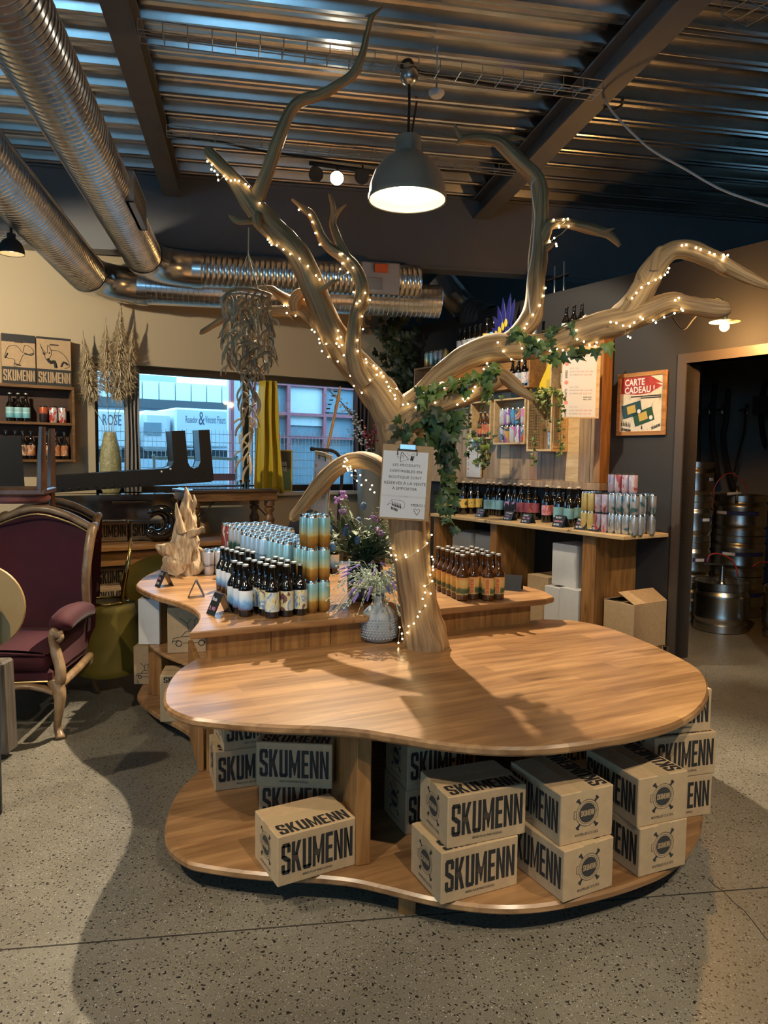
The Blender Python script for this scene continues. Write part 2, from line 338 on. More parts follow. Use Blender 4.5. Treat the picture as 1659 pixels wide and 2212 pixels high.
j.build('hairline_crack', M_JOINT, fl)
# roof deck: folded sheet, ridges along local x
dk = MB(); per = .30; y = -6.0; prof = []
while y < 13:
    prof += [(y, 4.19), (y + .035, 4.19), (y + .042, 4.198), (y + .058, 4.198), (y + .065, 4.19), (y + .10, 4.19), (y + .125, 4.255), (y + .165, 4.255), (y + .172, 4.246), (y + .188, 4.246), (y + .195, 4.255), (y + .212, 4.255), (y + .219, 4.246), (y + .235, 4.246), (y + .242, 4.255), (y + .275, 4.255)]; y += per
vs = [(x, yy, z) for yy, z in prof for x in (-9, 10)]
dk._add(vs, [(2 * i + 1, 2 * i, 2 * i + 2, 2 * i + 3) for i in range(len(prof) - 1)])
struct('ceiling', dk, M_DECK, MC)
struct('trim_1', MB().box(-10, 11, -7, 13, 4.30, 4.42), M_GREY, MC)
# shelf wall (charcoal) with the doorway to the cold room
DW0, DW1, DH = .0, 1.05, 2.365
wr = MB().box(-4.12, -.0, 0, .16, 0, 3.165).box(DW1, 7, 0, .16, 0, 3.165).box(0, DW1, 0, .16, DH, 3.165)
struct('wall_right', wr, M_DARKW, MR)
dr = MB().box(-.075, .0, -.014, .17, 0, DH + .075).box(DW1, DW1 + .075, -.014, .17, 0, DH + .075).box(0, DW1, -.014, .17, DH, DH + .075)
struct('trim_2', dr, mat('door_casing_paint', (.060, .048, .040), .45), MR)
# window wall (beige) with one long opening
WX0, WX1, WZ0, WZ1 = -3.60, -.46, 1.20, 2.50
wl = MB().box(-9, WX0, 0, .28, 0, 4.3).box(WX1, .0, 0, .28, 0, 4.3).box(WX0, WX1, 0, .28, 0, WZ0).box(WX0, WX1, 0, .28, WZ1, 4.3)
struct('wall_left', wl, M_BEIGE, ML)
struct('wall_back', MB().box(.0, 8, 0, .25, 0, 4.3), M_DARKW, ML)
# outer shell of the hall behind and beside the camera, with glazed bays
sh = MB().box(9.0, 9.2, -6.5, 13, 0, 4.3)
sh.box(-9, 9.2, -6.2, -6.0, 0, 1.6).box(-9, 9.2, -6.2, -6.0, 3.2, 4.3)
sh.box(-9, -4.2, -6.2, -6.0, 1.6, 3.2).box(1.6, 9.2, -6.2, -6.0, 1.6, 3.2)
struct('wall_front', sh, mat('plain_wall_paint', (.30, .27, .22), .85))
sl = MB().box(-7.2, -7.0, -6.2, -1.6, 0, 4.3).box(-7.2, -7.0, .3, 2.5, .6, 3.1).box(-7.2, -7.0, -1.6, 2.5, 0, .6).box(-7.2, -7.0, -1.6, 2.5, 3.1, 4.3).box(-7.2, -7.0, 2.5, 8.3, 0, 4.3)
struct('wall_side', sl, M_BEIGE)
# cold room behind the doorway
struct('wall_cold_room', MB().box(-1.6, 3.6, 2.55, 2.7, 0, 2.75).box(-1.7, -1.6, .16, 2.7, 0, 2.75).box(3.6, 3.7, .16, 2.7, 0, 2.75).box(-1.6, 3.7, .16, 2.7, 2.70, 2.78),
       mat('cold_room_panel', (.20, .195, .185), .7), MR)
# window: frames and panes
M_FRAME = mat('black_aluminium', (.012, .013, .015), .4)
def pane_mat():
    mt = bpy.data.materials.new('window_glass'); mt.use_nodes = True; nt = mt.node_tree; nt.nodes.clear(); L = nt.links.new
    o = _n(nt, 'ShaderNodeOutputMaterial'); mx = _n(nt, 'ShaderNodeMixShader'); t = _n(nt, 'ShaderNodeBsdfTransparent'); g = _n(nt, 'ShaderNodeBsdfGlossy', Roughness=.02)
    t.inputs[0].default_value = (.93, .97, 1, 1); g.inputs[0].default_value = (1, 1, 1, 1); mx.inputs[0].default_value = .06
    L(t.outputs[0], mx.inputs[1]); L(g.outputs[0], mx.inputs[2]); L(mx.outputs[0], o.inputs[0]); return mt
M_PANE = pane_mat()
wn = MB(); fy0, fy1 = .10, .17
wn.box(WX0, WX1, fy0, fy1, WZ1 - .07, WZ1).box(WX0, WX1, fy0, fy1, WZ0, WZ0 + .07).box(WX0, WX0 + .05, fy0, fy1, WZ0, WZ1).box(WX1 - .05, WX1, fy0, fy1, WZ0, WZ1)
for x in (-2.02,): wn.box(x, x + .075, fy0, fy1, WZ0, WZ1)
wf = struct('window_1', wn, M_FRAME, ML)
for x0, x1 in ((WX0 + .05, -2.02), (-1.945, WX1 - .05)):
    MB().box(x0, x1, .13, .136, WZ0 + .07, WZ1 - .07).build('pane', M_PANE, wf)
struct('trim_3', MB().bbox(WX0 - .02, WX1 + .02, -.12, .10, WZ0 - .045, WZ0, .006), mat('sill_paint', (.55, .52, .46), .5), ML)
# glazed bays behind the camera
M_SASH = M_FRAME
for i, (x0, x1) in enumerate(((-4.2, 1.6),)):
    fr = struct('window_%d' % (i + 2), MB().box(x0, x1, -6.14, -6.08, 1.6, 1.67).box(x0, x1, -6.14, -6.08, 3.13, 3.2).box((x0 + x1) / 2 - .03, (x0 + x1) / 2 + .03, -6.14, -6.08, 1.67, 3.13), M_FRAME)
    MB().box(x0, x1, -6.115, -6.105, 1.67, 3.13).build('pane', M_PANE, fr)
fr = struct('window_3', MB().box(-7.14, -7.06, -1.6, .3, .6, .67).box(-7.14, -7.06, -1.6, .3, 3.03, 3.1), M_FRAME)
MB().box(-7.105, -7.095, -1.6, .3, .67, 3.03).build('pane', M_PANE, fr)
# ------------------------------------------------------------------ roof steel and ducts
def ibeam(name, label, M, L0, L1, wd, hh, zb, axis):
    t = thing(name, label, 'beam', M)
    for nm, b in (('flange', (-wd / 2, wd / 2, zb, zb + .018)), ('web', (-.008, .008, zb + .018, zb + hh - .018)), ('flange', (-wd / 2, wd / 2, zb + hh - .018, zb + hh))):
        mb = MB()
        if axis == 'y': mb.box(b[0], b[1], L0, L1, b[2], b[3])
        else: mb.box(L0, L1, b[0], b[1], b[2], b[3])
        mb.build(nm, M_BEAMG, t)
    return t
def roof(x, y, z=0): return MC @ Matrix.Translation((x, y, z))
ibeam('roof_beam', 'dark grey steel roof beam running above the silver ducts on the left', roof(-.71, 0), -5.5, 7.31, .15, .2, 3.985, 'y')
ibeam('roof_beam', 'dark grey steel roof beam crossing the ceiling right of the hanging lamp', roof(2.28, 0), -5.5, 7.31, .17, .2, 3.985, 'y')
ibeam('roof_beam', 'dark grey steel roof beam at the upper left corner beyond the ducts', roof(-3.9, 0), -5.5, 6.6, .15, .2, 3.985, 'y')
t = thing('main_girder', 'deep grey steel girder spanning the room behind the driftwood tree', 'beam', roof(0, 7.4))
for nm, b in (('flange', (-.10, .10, 3.47, 3.492)), ('web', (-.075, -.055, 3.492, 4.165)), ('flange', (-.10, .10, 4.165, 4.187))): MB().box(-2.30, 8.5, b[0], b[1], b[2], b[3]).build(nm, M_BEAMG, t)
def ribbed(mb, p, q, r, pitch=.048, n=28):
    p, q = Vector(p), Vector(q); d = q - p; k = max(2, int(d.length / pitch)); pts = []; rad = []
    for i in range(k):
        for f, dr in ((0, 0), (.80, 0), (.86, .0035), (.94, .0035)): pts.append(p + d * ((i + f) / k)); rad.append(r + dr)
    pts.append(q); rad.append(r); mb.tube(pts, rad, n, False); return mb
def duct(label, x, y, z, r, xr, yr, elbow=.42, back=-5.0):
    t = thing('ventilation_duct', label, 'duct', MC.copy())
    ribbed(MB(), (x, back, z), (x, y - elbow, z), r).build('pipe', M_GALV, t, 50)
    el = [(x + elbow - elbow * math.cos(a), y - elbow + elbow * math.sin(a), z) for a in [PI / 2 * i / 5 for i in range(6)]]
    MB().tube(el, r + .004, 28, False).build('elbow', M_GALV, t, 50)
    for c, ax in (((x, y - elbow, z), 1), ((x + elbow, y, z), 0)):
        d = Vector((0, .045, 0)) if ax else Vector((.045, 0, 0)); c = Vector(c)
        MB().tube([c - d, c + d], r + .010, 28, False).build('collar', M_GALV, t, 50)
    ribbed(MB(), (x + elbow, y, z), (xr, y, z), r).build('pipe', M_GALV, t, 50)
    return t
d1 = duct('upper silver spiral duct coming from the top left corner, with a grille in its side', -.90, 7.18, 3.30, .155, 1.62, 7.18)
M_GRILLE = mat('duct_grille', (.42, .41, .38), .4, .6)
g = MB(); gx, gy = -.90 + .125, 5.05
g.box(gx, gx + .05, gy, gy + .62, 3.20, 3.215).box(gx, gx + .05, gy, gy + .62, 3.385, 3.40).box(gx, gx + .05, gy, gy + .02, 3.20, 3.40).box(gx, gx + .05, gy + .60, gy + .62, 3.20, 3.40).box(gx, gx + .015, gy, gy + .62, 3.2, 3.4)
g.build('grille_frame', M_GRILLE, d1)
for k in range(7):
    zz = 3.225 + k * .024; MB().box(gx + .01, gx + .043, gy + .02, gy + .60, zz, zz + .006).build('grille_slat', M_GRILLE, d1)
d2 = duct('lower silver spiral duct beside the beige wall, left of its twin', -1.42, 7.48, 3.19, .165, 1.9, 7.48)
t = thing('ventilation_duct', 'short silver duct elbow hanging in the dark above the shelf wall', 'duct', None)
p = [PY(945, 600, 8.6), PY(968, 625, 8.6), PY(990, 655, 8.5), PY(1012, 675, 8.3), PY(1060, 690, 8.1)]
MB().tube(p[:3], .16, 24, False).build('pipe', M_GALV, t, 50); MB().tube([p[2], p[3]], .165, 24, False).build('elbow', M_GALV, t, 50)
ribbed(MB(), p[3], p[4], .15).build('pipe', M_GREY, t, 50)
t = thing('junction_box', 'grey electrical junction box with an orange label on the duct', 'junction box', MC @ Matrix.Translation((1.22, 6.97, 3.27)))
MB().bbox(-.20, .17, 0, .05, -.14, .15, .01).build('box_body', mat('pale_grey_metal', (.5, .5, .48), .4, .5), t)
MB().bbox(-.08, .05, -.03, 0, .05, .13, .006).build('orange_label', mat('orange_plastic', (.75, .16, .05), .5), t)
MB().bbox(-.17, .0, -.025, 0, -.12, -.0, .006).build('cover_plate', M_GALV, t)
# wire cable trays
M_WIRE = mat('zinc_wire', (.45, .45, .44), .35, .9)
def tray(label, p, q, wd=.14, hh=.055, pitch=.13):
    t = thing('cable_tray', label, 'cable tray', None); p, q = Vector(p), Vector(q); d = (q - p); L_ = d.length; d.normalize(); n = Vector((-d.y, d.x, 0)).normalized()
    for sx, z in ((-1, 0), (0, 0), (1, 0), (-1, hh), (1, hh)):
        MB().tube([p + n * sx * wd / 2 + Vector((0, 0, z)), q + n * sx * wd / 2 + Vector((0, 0, z))], .0035, 5).build('wire', M_WIRE, t)
    c = MB(); k = int(L_ / pitch)
    for i in range(k + 1):
        o = p + d * (L_ * i / k); c.tube([o - n * wd / 2 + Vector((0, 0, hh)), o - n * wd / 2, o + n * wd / 2, o + n * wd / 2 + Vector((0, 0, hh))], .0028, 4)
    tag(c.build('rungs', M_WIRE, t), kind='stuff'); return t
zt = 3.90
tray('long wire cable tray under the roof deck above the hanging lamp', PZ(300, 78, zt), PZ(1290, 205, zt))
tray('thin wire cable tray under the deck behind the hanging lamp and track', PZ(360, 290, zt), PZ(1115, 375, zt), .10, .045, .16)
tray('wire cable tray on the left wall beside the lower duct', (-3.55, 4.4, 3.05), PY(150, 540, 6.9), .14, .05, .12)
tray('short wire cable tray at the upper right corner of the ceiling', PZ(1585, 45, zt), PZ(1700, -20, zt), .2, .06, .14)
def cable(name, label, pts, r, m_, cat='cable', n=6): return tag(MB().tube(spline(pts, n), r, 6).build(name, m_, None, True), label, cat)
cable('power_cable', 'black cable lying in the tray from the lamp to the right beam', [PZ(x, y, 3.93) for x, y in ((872, 170), (868, 140), (885, 130), (905, 155), (960, 165), (1050, 182), (1150, 198), (1230, 205), (1275, 195))], .011, M_MATTE)
cable('power_cable', 'thin black cable sagging along the rear wire tray', [PZ(x, y, 3.92) for x, y in ((365, 298), (450, 302), (560, 325), (670, 340), (800, 355), (960, 368), (1100, 378))], .009, M_MATTE)
cable('white_cable', 'slack white cable hanging from the right beam to the picture edge', [PY(*q) for q in ((1240, 195, 5.3), (1285, 190, 5.2), (1290, 215, 5.2), (1275, 225, 5.2), (1300, 210, 5.1), (1330, 250, 5.0), (1400, 318, 4.9), (1480, 365, 4.8), (1560, 410, 4.7), (1662, 446, 4.6), (1720, 465, 4.5))], .008, mat('white_pvc', (.62, .6, .56), .5))
cable('hook_cable', 'black cable loop curling below the right roof beam', [PZ(*q, 3.97) for q in ((1305, 232), (1325, 236), (1342, 228), (1345, 214))], .010, M_MATTE)
# threaded hangers above the shelf wall
t = thing('rod_hanger', 'pair of threaded rods with a cross rail above the shelf wall', 'hanger', None)
for x0, y0, y1 in ((1199, 575, 640), (1219, 565, 632)): MB().tube([PY(x0, y0, 7.4), PY(x0 - 1, y1, 7.4)], .012, 6).build('rod', M_STEEL, t)
a_, b_ = PY(1182, 608, 7.4), PY(1228, 592, 7.4); MB().tube([a_, b_], .016, 4).build('rail', M_STEEL, t)
# ------------------------------------------------------------------ lamps in view
def pendant(label, loc, R, m_out, m_in, ztop, bulb_mat, cat='pendant lamp', ball=True):
    t = thing('pendant_lamp', label, cat, Matrix.Translation(loc)); h = R * 1.55
    prof = [(R * 1.02, -.012), (R * 1.02, .012), (R, .02), (R * .97, h * .22), (R * .86, h * .42), (R * .68, h * .58), (R * .46, h * .69), (R * .36, h * .73), (R * .34, h * .77), (R * .34, h * .98), (R * .30, h), (.012, h)]
    MB().lathe(prof, 32, cap=False).build('shade', m_out, t, 40)
    MB().lathe([(r * .97, z + (.003 if i < 3 else -.004)) for i, (r, z) in enumerate(prof[:9])], 32, cap=False).build('shade_lining', m_in, t, 40)
    MB().ball((0, 0, h * .30), R * .42, 16, 10).build('bulb', bulb_mat, t, True)
    MB().tube([(0, 0, h), (.004, 0, h + (ztop - loc[2] - h) * .5), (0, 0, ztop - loc[2])], .009, 6).build('cord', M_MATTE, t)
    if ball: MB().ball((0, 0, ztop - loc[2]), .055, 14, 10).build('ceiling_cup', M_STEEL, t, True)
    return t
M_BULB = mat('lit_bulb_glass', (1, .9, .7), .5, emit=(1, .86, .55), es=14)
pendant('large grey dome lamp glowing above the driftwood tree', PEND_AT, .232, mat('grey_lamp_enamel', (.36, .335, .26), .38, .15), mat('cream_lamp_lining', (.8, .74, .58), .5), 3.87, M_BULB)
lamp('SPOT', PEND_AT + Vector((0, 0, .06)), 260, WARM, PEND_AT + Vector((0, 0, -1)), 150, .5, .09)
pendant('small black dome lamp hanging at the left edge by the duct', PY(25, 545, 5.0), .078, M_MATTE, mat('white_lamp_lining', (.75, .7, .58), .5), 3.35, mat('warm_small_bulb', (1, .85, .6), .5, emit=(1, .78, .45), es=5), ball=False)
MB  # track with three spot heads
t = thing('track_light', 'black ceiling track with three spot heads behind the driftwood tree, the middle one lit', 'track light', None)
a_, b_ = PY(668, 352, 5.95), PY(812, 372, 5.95); MB().tube([a_, b_], .018, 4).build('track_rail', M_MATTE, t)
for px, py, lit, dx in ((682, 375, 0, .10), (728, 383, 1, 0), (783, 380, 0, -.10)):
    top = PY(px, 358, 5.9); c = PY(px, py, 5.8); hd = MB()
    ax = (Vector((dx, -.55, -.35)) if not lit else Vector((.02, -.8, -.5))).normalized(); q = ax.to_track_quat('Z', 'Y').to_matrix().to_4x4(); q.translation = c - ax * .02
    hd.lathe([(.018, -.09), (.036, -.08), (.04, -.02), (.052, .03), (.056, .05)], 16).tube([top, c - ax * .03], .008, 6)
    h_ = MB().lathe([(.018, -.09), (.036, -.08), (.04, -.02), (.052, .03), (.056, .05)], 16, q).build('spot_head', M_MATTE, t, 40)
    MB().tube([top, c - ax * .05], .008, 6).build('stem', M_MATTE, t)
    if lit: MB().lathe([(.0, .055), (.03, .054), (.05, .051)], 16, q, False).build('lit_lens', mat('lit_spot_lens', (1, .95, .85), .4, emit=(1, .9, .7), es=60), t)
lamp('SPOT', SPOT_AT + Vector((.02, -.10, -.06)), 1150, WARM2, (-.1, 3.0, .5), 78, .35, .03)
t = thing('wall_bulb', 'bare warm bulb with a flat disc shade beside the doorway', 'wall lamp', Matrix.Translation(PY(1565, 702, 5.15)))
MB().ball((0, 0, -.012), .032, 14, 10).build('bulb', mat('lit_filament_bulb', (1, .6, .25), .4, emit=(1, .55, .16), es=22), t, True)
MB().lathe([(.10, .020), (.10, .024), (.02, .034), (.02, .06), (.0, .06)], 24).build('disc_shade', mat('brass_disc', (.6, .45, .22), .4, .6), t, 40)
MB().tube(spline([(0, 0, .05), (0, 0, .12), (.06, .12, .16), (.02, .2, .22), (-.10, .25, .10), (-.16, .3, .02), (-.22, .36, .12)], 6), .006, 6).build('cord', M_MATTE, t)
lamp('POINT', PY(1565, 702, 5.15) + Vector((0, .12, -.05)), 60, ORANGE, rad=.035)
# fixtures of the lamps out of frame
for i, (p, a_, e, s) in enumerate(TRACKS):
    ax = (Vector(a_) - Vector(p)).normalized(); q = ax.to_track_quat('Z', 'Y').to_matrix().to_4x4(); q.translation = Vector(p) - ax * .06
    t = thing('spot_lamp', 'black spot lamp on the ceiling, aimed at ' + ('the front table boxes from the left', 'the front table boxes from the right', 'the floor right of the table', 'the floor left of the table', 'the bottle shelf on the beige wall', 'the charcoal shelf wall', 'the cold room doorway')[i], 'spot lamp')
    MB().lathe([(.018, -.09), (.036, -.08), (.04, -.02), (.052, .03), (.054, .04)], 14, q, False).build('spot_head', M_MATTE, t, 40)
    MB().tube([q.translation - ax * .05, (p[0], p[1], 4.19)], .008, 6).build('stem', M_MATTE, t)
# ------------------------------------------------------------------ front table
TZ, BZ = .655, .11
out_px = [(425, 1421), (385, 1446), (362, 1475), (353, 1505), (362, 1528), (400, 1547), (440, 1554), (520, 1562), (600, 1567), (690, 1570), (770, 1576), (850, 1588), (930, 1601), (1020, 1611), (1110, 1615), (1200, 1611), (1300, 1598), (1390, 1581), (1460, 1561), (1510, 1530), (1531, 1492), (1518, 1452), (1470, 1420), (1390, 1383), (1310, 1354), (1240, 1340), (1170, 1337)]
OUT = [PZ(x, y, TZ) for x, y in out_px]
edge = [Vector((p.x, p.y)) for p in spline([(p.x, p.y, 0) for p in OUT], 4)]
tb = thing('display_table', 'cloud-shaped low wooden display table carrying the driftwood tree', 'table', None)
front_poly = [(p.x, p.y) for p in edge]
def rim_prism(poly, z0, z1, c=.008): return MB().prism(poly, z0, z1, None, c)
rim_prism(front_poly, TZ - .034, TZ, .009).build('tabletop', M_TABLE, tb, 40)
rim_prism(front_poly, BZ - .034, BZ, .009).build('base_shelf', M_TABLE, tb, 40)
def upright(px, py, wd, dp, rz, parent, z0=BZ, z1=TZ - .034, m_=None):
    p = PZ(px, py, z0); M = at((p.x, p.y, 0), rz)
    MB().bbox(0, wd, 0, dp, z0, z1, .003, M).build('upright', m_ or M_OAK, parent); return p
upright(769, 1872, .055, .75, math.radians(18), tb)
upright(429, 1668, .025, .50, math.radians(20), tb)
upright(1255, 1640, .03, .6, math.radians(15), tb)
pf = MB()
for px, py in ((880, 1935), (430, 1800), (1400, 1850), (620, 1850), (1150, 1900)):
    p = PZ(px, py - 25, BZ); MB().box(p.x - .03, p.x + .03, p.y, p.y + .06, 0, BZ - .034).build('foot', M_OAK, tb)
for x, y in ((-.5, 3.4), (.6, 3.6), (1.1, 3.5)): MB().box(x, x + .06, y, y + .06, 0, BZ - .034).build('foot', M_OAK, tb)
# ------------------------------------------------------------------ back counter, a step higher
RZ = .80
rs_px = [(410, 1366), (775, 1321), (960, 1310), (1180, 1294), (1197, 1289), (1196, 1282), (1170, 1275)]
R_ = [PZ(x, y, RZ) for x, y in rs_px]
back = [(.84, 4.75), (.70, 5.05), (.35, 5.40), (-.15, 5.62), (-.7, 5.74), (-1.2, 5.62), (-1.52, 5.32)]
left_px = [(322, 1240), (297, 1258), (297, 1268), (330, 1284), (375, 1297), (410, 1310), (430, 1327), (427, 1344)]
LFT = [PZ(x, y, RZ) for x, y in left_px]
curve = spline([Vector((p[0], p[1], 0)) for p in ([R_[4].to_2d(), R_[6].to_2d()] + back + [p.to_2d() for p in LFT])], 4)
rpoly = [(p.x, p.y) for p in ([R_[0], R_[3]] + curve)]
cb = thing('display_counter', 'higher wooden display counter behind the round table, with straight front edge', 'counter', None)
rim_prism(rpoly, RZ - .034, RZ, .006).build('counter_top', M_TABLE, cb, 40)
fd = (R_[3] - R_[0]); fd.z = 0; fdn = fd.normalized(); fn = Vector((-fdn.y, fdn.x, 0))
def inset(poly, k):
    cx = sum(p[0] for p in poly) / len(poly); cy = sum(p[1] for p in poly) / len(poly); return [(cx + (x - cx) * k, cy + (y - cy) * k) for x, y in poly]
fa, fb = R_[0] + fdn * .09 + fn * .06, R_[3] - fdn * .06 + fn * .06
n_pl = 6
for k in range(n_pl):                                          # fascia boards under the front edge
    p, q = fa.lerp(fb, k / n_pl), fa.lerp(fb, (k + 1) / n_pl - .0015); M = at((p.x, p.y, 0), math.atan2(fdn.y, fdn.x))
    MB().bbox(0, (q - p).length, 0, .02, BZ, RZ - .034, .0015, M).build('fascia_board', M_OAK, cb)
low = [(p[0], p[1]) for p in rpoly]; low[0] = (fa.x, fa.y + .02); low[1] = (fb.x, fb.y + .02)
rim_prism(low, BZ - .034, BZ, .008).build('base_shelf', M_TABLE, cb, 40)
rim_prism(inset(low, .93), .42, .442, .006).build('middle_shelf', M_TABLE, cb, 40)
p = PZ(321, 1500, BZ)
MB().bbox(0, .10, 0, .45, BZ, RZ - .034, .003, at((p.x, p.y, 0), math.radians(-22))).build('upright', M_OAK, cb)
p = PZ(393, 1450, BZ); MB().bbox(0, .03, 0, .45, BZ, RZ - .034, .003, at((p.x + .1, p.y + .2, 0), math.radians(20))).build('upright', M_OAK, cb)
for x, y in ((-1.3, 4.6), (-1.0, 5.3), (-.2, 5.3), (.5, 4.9), (-.6, 4.1), (.4, 4.4)): MB().box(x, x + .06, y, y + .06, 0, BZ - .034).build('foot', M_OAK, cb)
# ------------------------------------------------------------------ printed cardboard boxes
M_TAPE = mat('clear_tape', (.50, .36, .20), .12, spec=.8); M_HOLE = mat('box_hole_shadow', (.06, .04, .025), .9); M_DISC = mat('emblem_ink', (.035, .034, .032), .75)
BL, BW, BH = .305, .225, .18
def emblem(parent, org, xd, yd, R):
    xd, yd = Vector(xd), Vector(yd); zd = xd.cross(yd); M = Matrix((xd, yd, zd)).transposed().to_4x4(); M.translation = Vector(org) + zd * .0006
    e = MB()
    def ring(r0, r1, n=28):
        b = len(e.v)
        vs = [(r * math.cos(2 * PI * j / n), r * math.sin(2 * PI * j / n), 0) for r in (r0, r1) for j in range(n)]
        e._add(vs, [(j, n + j, n + (j + 1) % n, (j + 1) % n) for j in range(n)], M)
    e._add([(R * .72 * math.cos(2 * PI * j / 28), R * .72 * math.sin(2 * PI * j / 28), 0) for j in range(28)], [tuple(range(28))], M)
    ring(R * .80, R * .83); ring(R * .96, R * 1.0)
    for a in (50, 130, 230, 310):                              # four clasps round the porthole
        c, s_ = math.cos(math.radians(a)), math.sin(math.radians(a)); k = Matrix.Rotation(math.radians(a), 4, 'Z')
        e._add([(R * 1.0, -R * .09, 0), (R * 1.32, -R * .13, 0), (R * 1.36, R * .11, 0), (R * 1.0, R * .08, 0)], [(0, 1, 2, 3)], M @ k)
        e._add([(R * 1.3, -R * .2, 0), (R * 1.42, -R * .1, 0), (R * 1.42, R * .15, 0), (R * 1.28, R * .2, 0)], [(0, 1, 2, 3)], M @ k)
    e._add([(-R * 1.2, -R * .3, 0), (-R * 1.0, -R * .3, 0), (-R * 1.0, -R * .26, 0), (-R * 1.16, -R * .26, 0), (-R * 1.16, R * .26, 0), (-R * 1.0, R * .26, 0), (-R * 1.0, R * .3, 0), (-R * 1.2, R * .3, 0)], [(0, 1, 2, 3, 4, 7), (4, 5, 6, 7)], M)
    o = e.build('emblem', M_DISC, parent)
    letter('SKUMENN', M_KRAFT, o, Vector(org) + zd * .0008 - xd * R * .60 - yd * R * .2, xd, yd, R * 1.2, R * .42, .01, 'lettering')
def skumenn_box(label, kind, M, group):
    t = thing('cardboard_box', label, 'box', M, group)
    MB().bbox(0, BL, 0, BW, 0, BH, .003).build('carton', M_KRAFT, t)
    X, Y_, Z_ = Vector((1, 0, 0)), Vector((0, 1, 0)), Vector((0, 0, 1))
    letter('SKUMENN', M_INK, t, (.014, 0, .040), X, Z_, .277, .112, .035)
    letter('BIÈRES POUR FINES GUEULES', M_INK, t, (.095, 0, .020), X, Z_, .115, .010, .01)
    letter('SKUMENN', M_INK, t, (.291, BW, .040), -X, Z_, .277, .112, .035)
    letter('SKUMENN', M_INK, t, (.018, .010, BH), X, Y_, .270, .068, .035)
    emblem(t, (0, BW / 2, .100), -Y_, Z_, .048); emblem(t, (BL, BW / 2, .100), Y_, Z_, .048)
    s_ = 'CANETTES 12 X 44CL' if kind == 'can' else 'BOUTEILLES 12 X 33CL'
    letter(s_, M_INK, t, (0, BW / 2 + .05, .022), -Y_, Z_, .10, .009, .01); letter(s_, M_INK, t, (BL, BW / 2 - .05, .022), Y_, Z_, .10, .009, .01)
    MB().box(-.0004, BL + .0004, BW / 2 - .024, BW / 2 + .024, BH - .03, BH + .0006).build('tape', M_TAPE, t)
    for x in (.066, .148):
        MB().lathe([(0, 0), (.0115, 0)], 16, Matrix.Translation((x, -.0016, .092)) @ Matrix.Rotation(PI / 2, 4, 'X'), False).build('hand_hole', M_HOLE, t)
    return t
bx = skumenn_box('printed kraft box tilted out over the left rim of the base shelf', 'bottle', at(PZ(599.5, 1918, BZ), math.radians(30)), 'printed cartons under the round table')
freeze(bx); G_ = 'printed cartons under the round table'
def bput(px, py, z, deg, label, flip=False, corner='L'):
    p = PZ(px, py, z); M = at(p, math.radians(deg))
    if flip: M = M @ at((0, 0, 0), PI / 2) @ Matrix.Translation((0, -BW, 0)) # end face towards the viewer
    return clone(bx, M, label, G_)
bput(952, 1956, BZ, 24.5, 'lower kraft box of the stack standing right of the centre post')
bput(966, 1835, BZ + BH, 21.8, 'upper kraft box of the stack standing right of the centre post')
bput(1216, 1951.5, BZ, 28, 'lower kraft box of the middle stack, round emblem on its end', True)
bput(1209, 1830, BZ + BH, 24, 'upper kraft box of the middle stack, round emblem on its end', True)
bput(1379, 1896.5, BZ, 24, 'lower kraft box of the right stack, round emblem on its end', True)
bput(1376, 1789, BZ + BH, 21.5, 'upper kraft box of the right stack, round emblem on its end', True)
def bat(x, y, z, deg, label): return clone(bx, at((x, y, z), math.radians(deg)), label, G_)
bat(-.495, 2.86, .29, -4.5, 'kraft box resting on another, left of the centre post, seen face on')
bat(-.49, 2.90, BZ, 6, 'kraft box half hidden under the face-on box left of the centre post')
p = PZ(465, 1710, BZ); bat(p.x, p.y, BZ, 20, 'lower kraft box at the far left end under the round table')
bat(p.x + .035, p.y + .01, BZ + BH, 24, 'upper kraft box at the far left end under the round table')
bat(.10, 2.83, BZ, 22, 'lower kraft box in the shadow behind the stack right of the centre post'); bat(.105, 2.83, BZ + BH, 22, 'upper kraft box in the shadow behind the stack right of the centre post')
bat(.62, 2.98, BZ, 20, 'lower kraft box in shadow behind the middle stack'); bat(.63, 2.98, BZ + BH, 21, 'upper kraft box in shadow behind the middle stack')
p = PZ(1382, 1740, BZ); bat(1.11, 2.95, BZ, 17, 'lower kraft box behind the right stack at the table edge'); bat(1.12, 2.95, BZ + BH, 17, 'upper kraft box behind the right stack at the table edge')
bat(1.09, 2.97, BZ + 2 * BH, 14, 'topmost kraft box behind the right stack, just under the tabletop')
M_CAR = mat('carton_drawing_ink', (.05, .05, .05), .8)
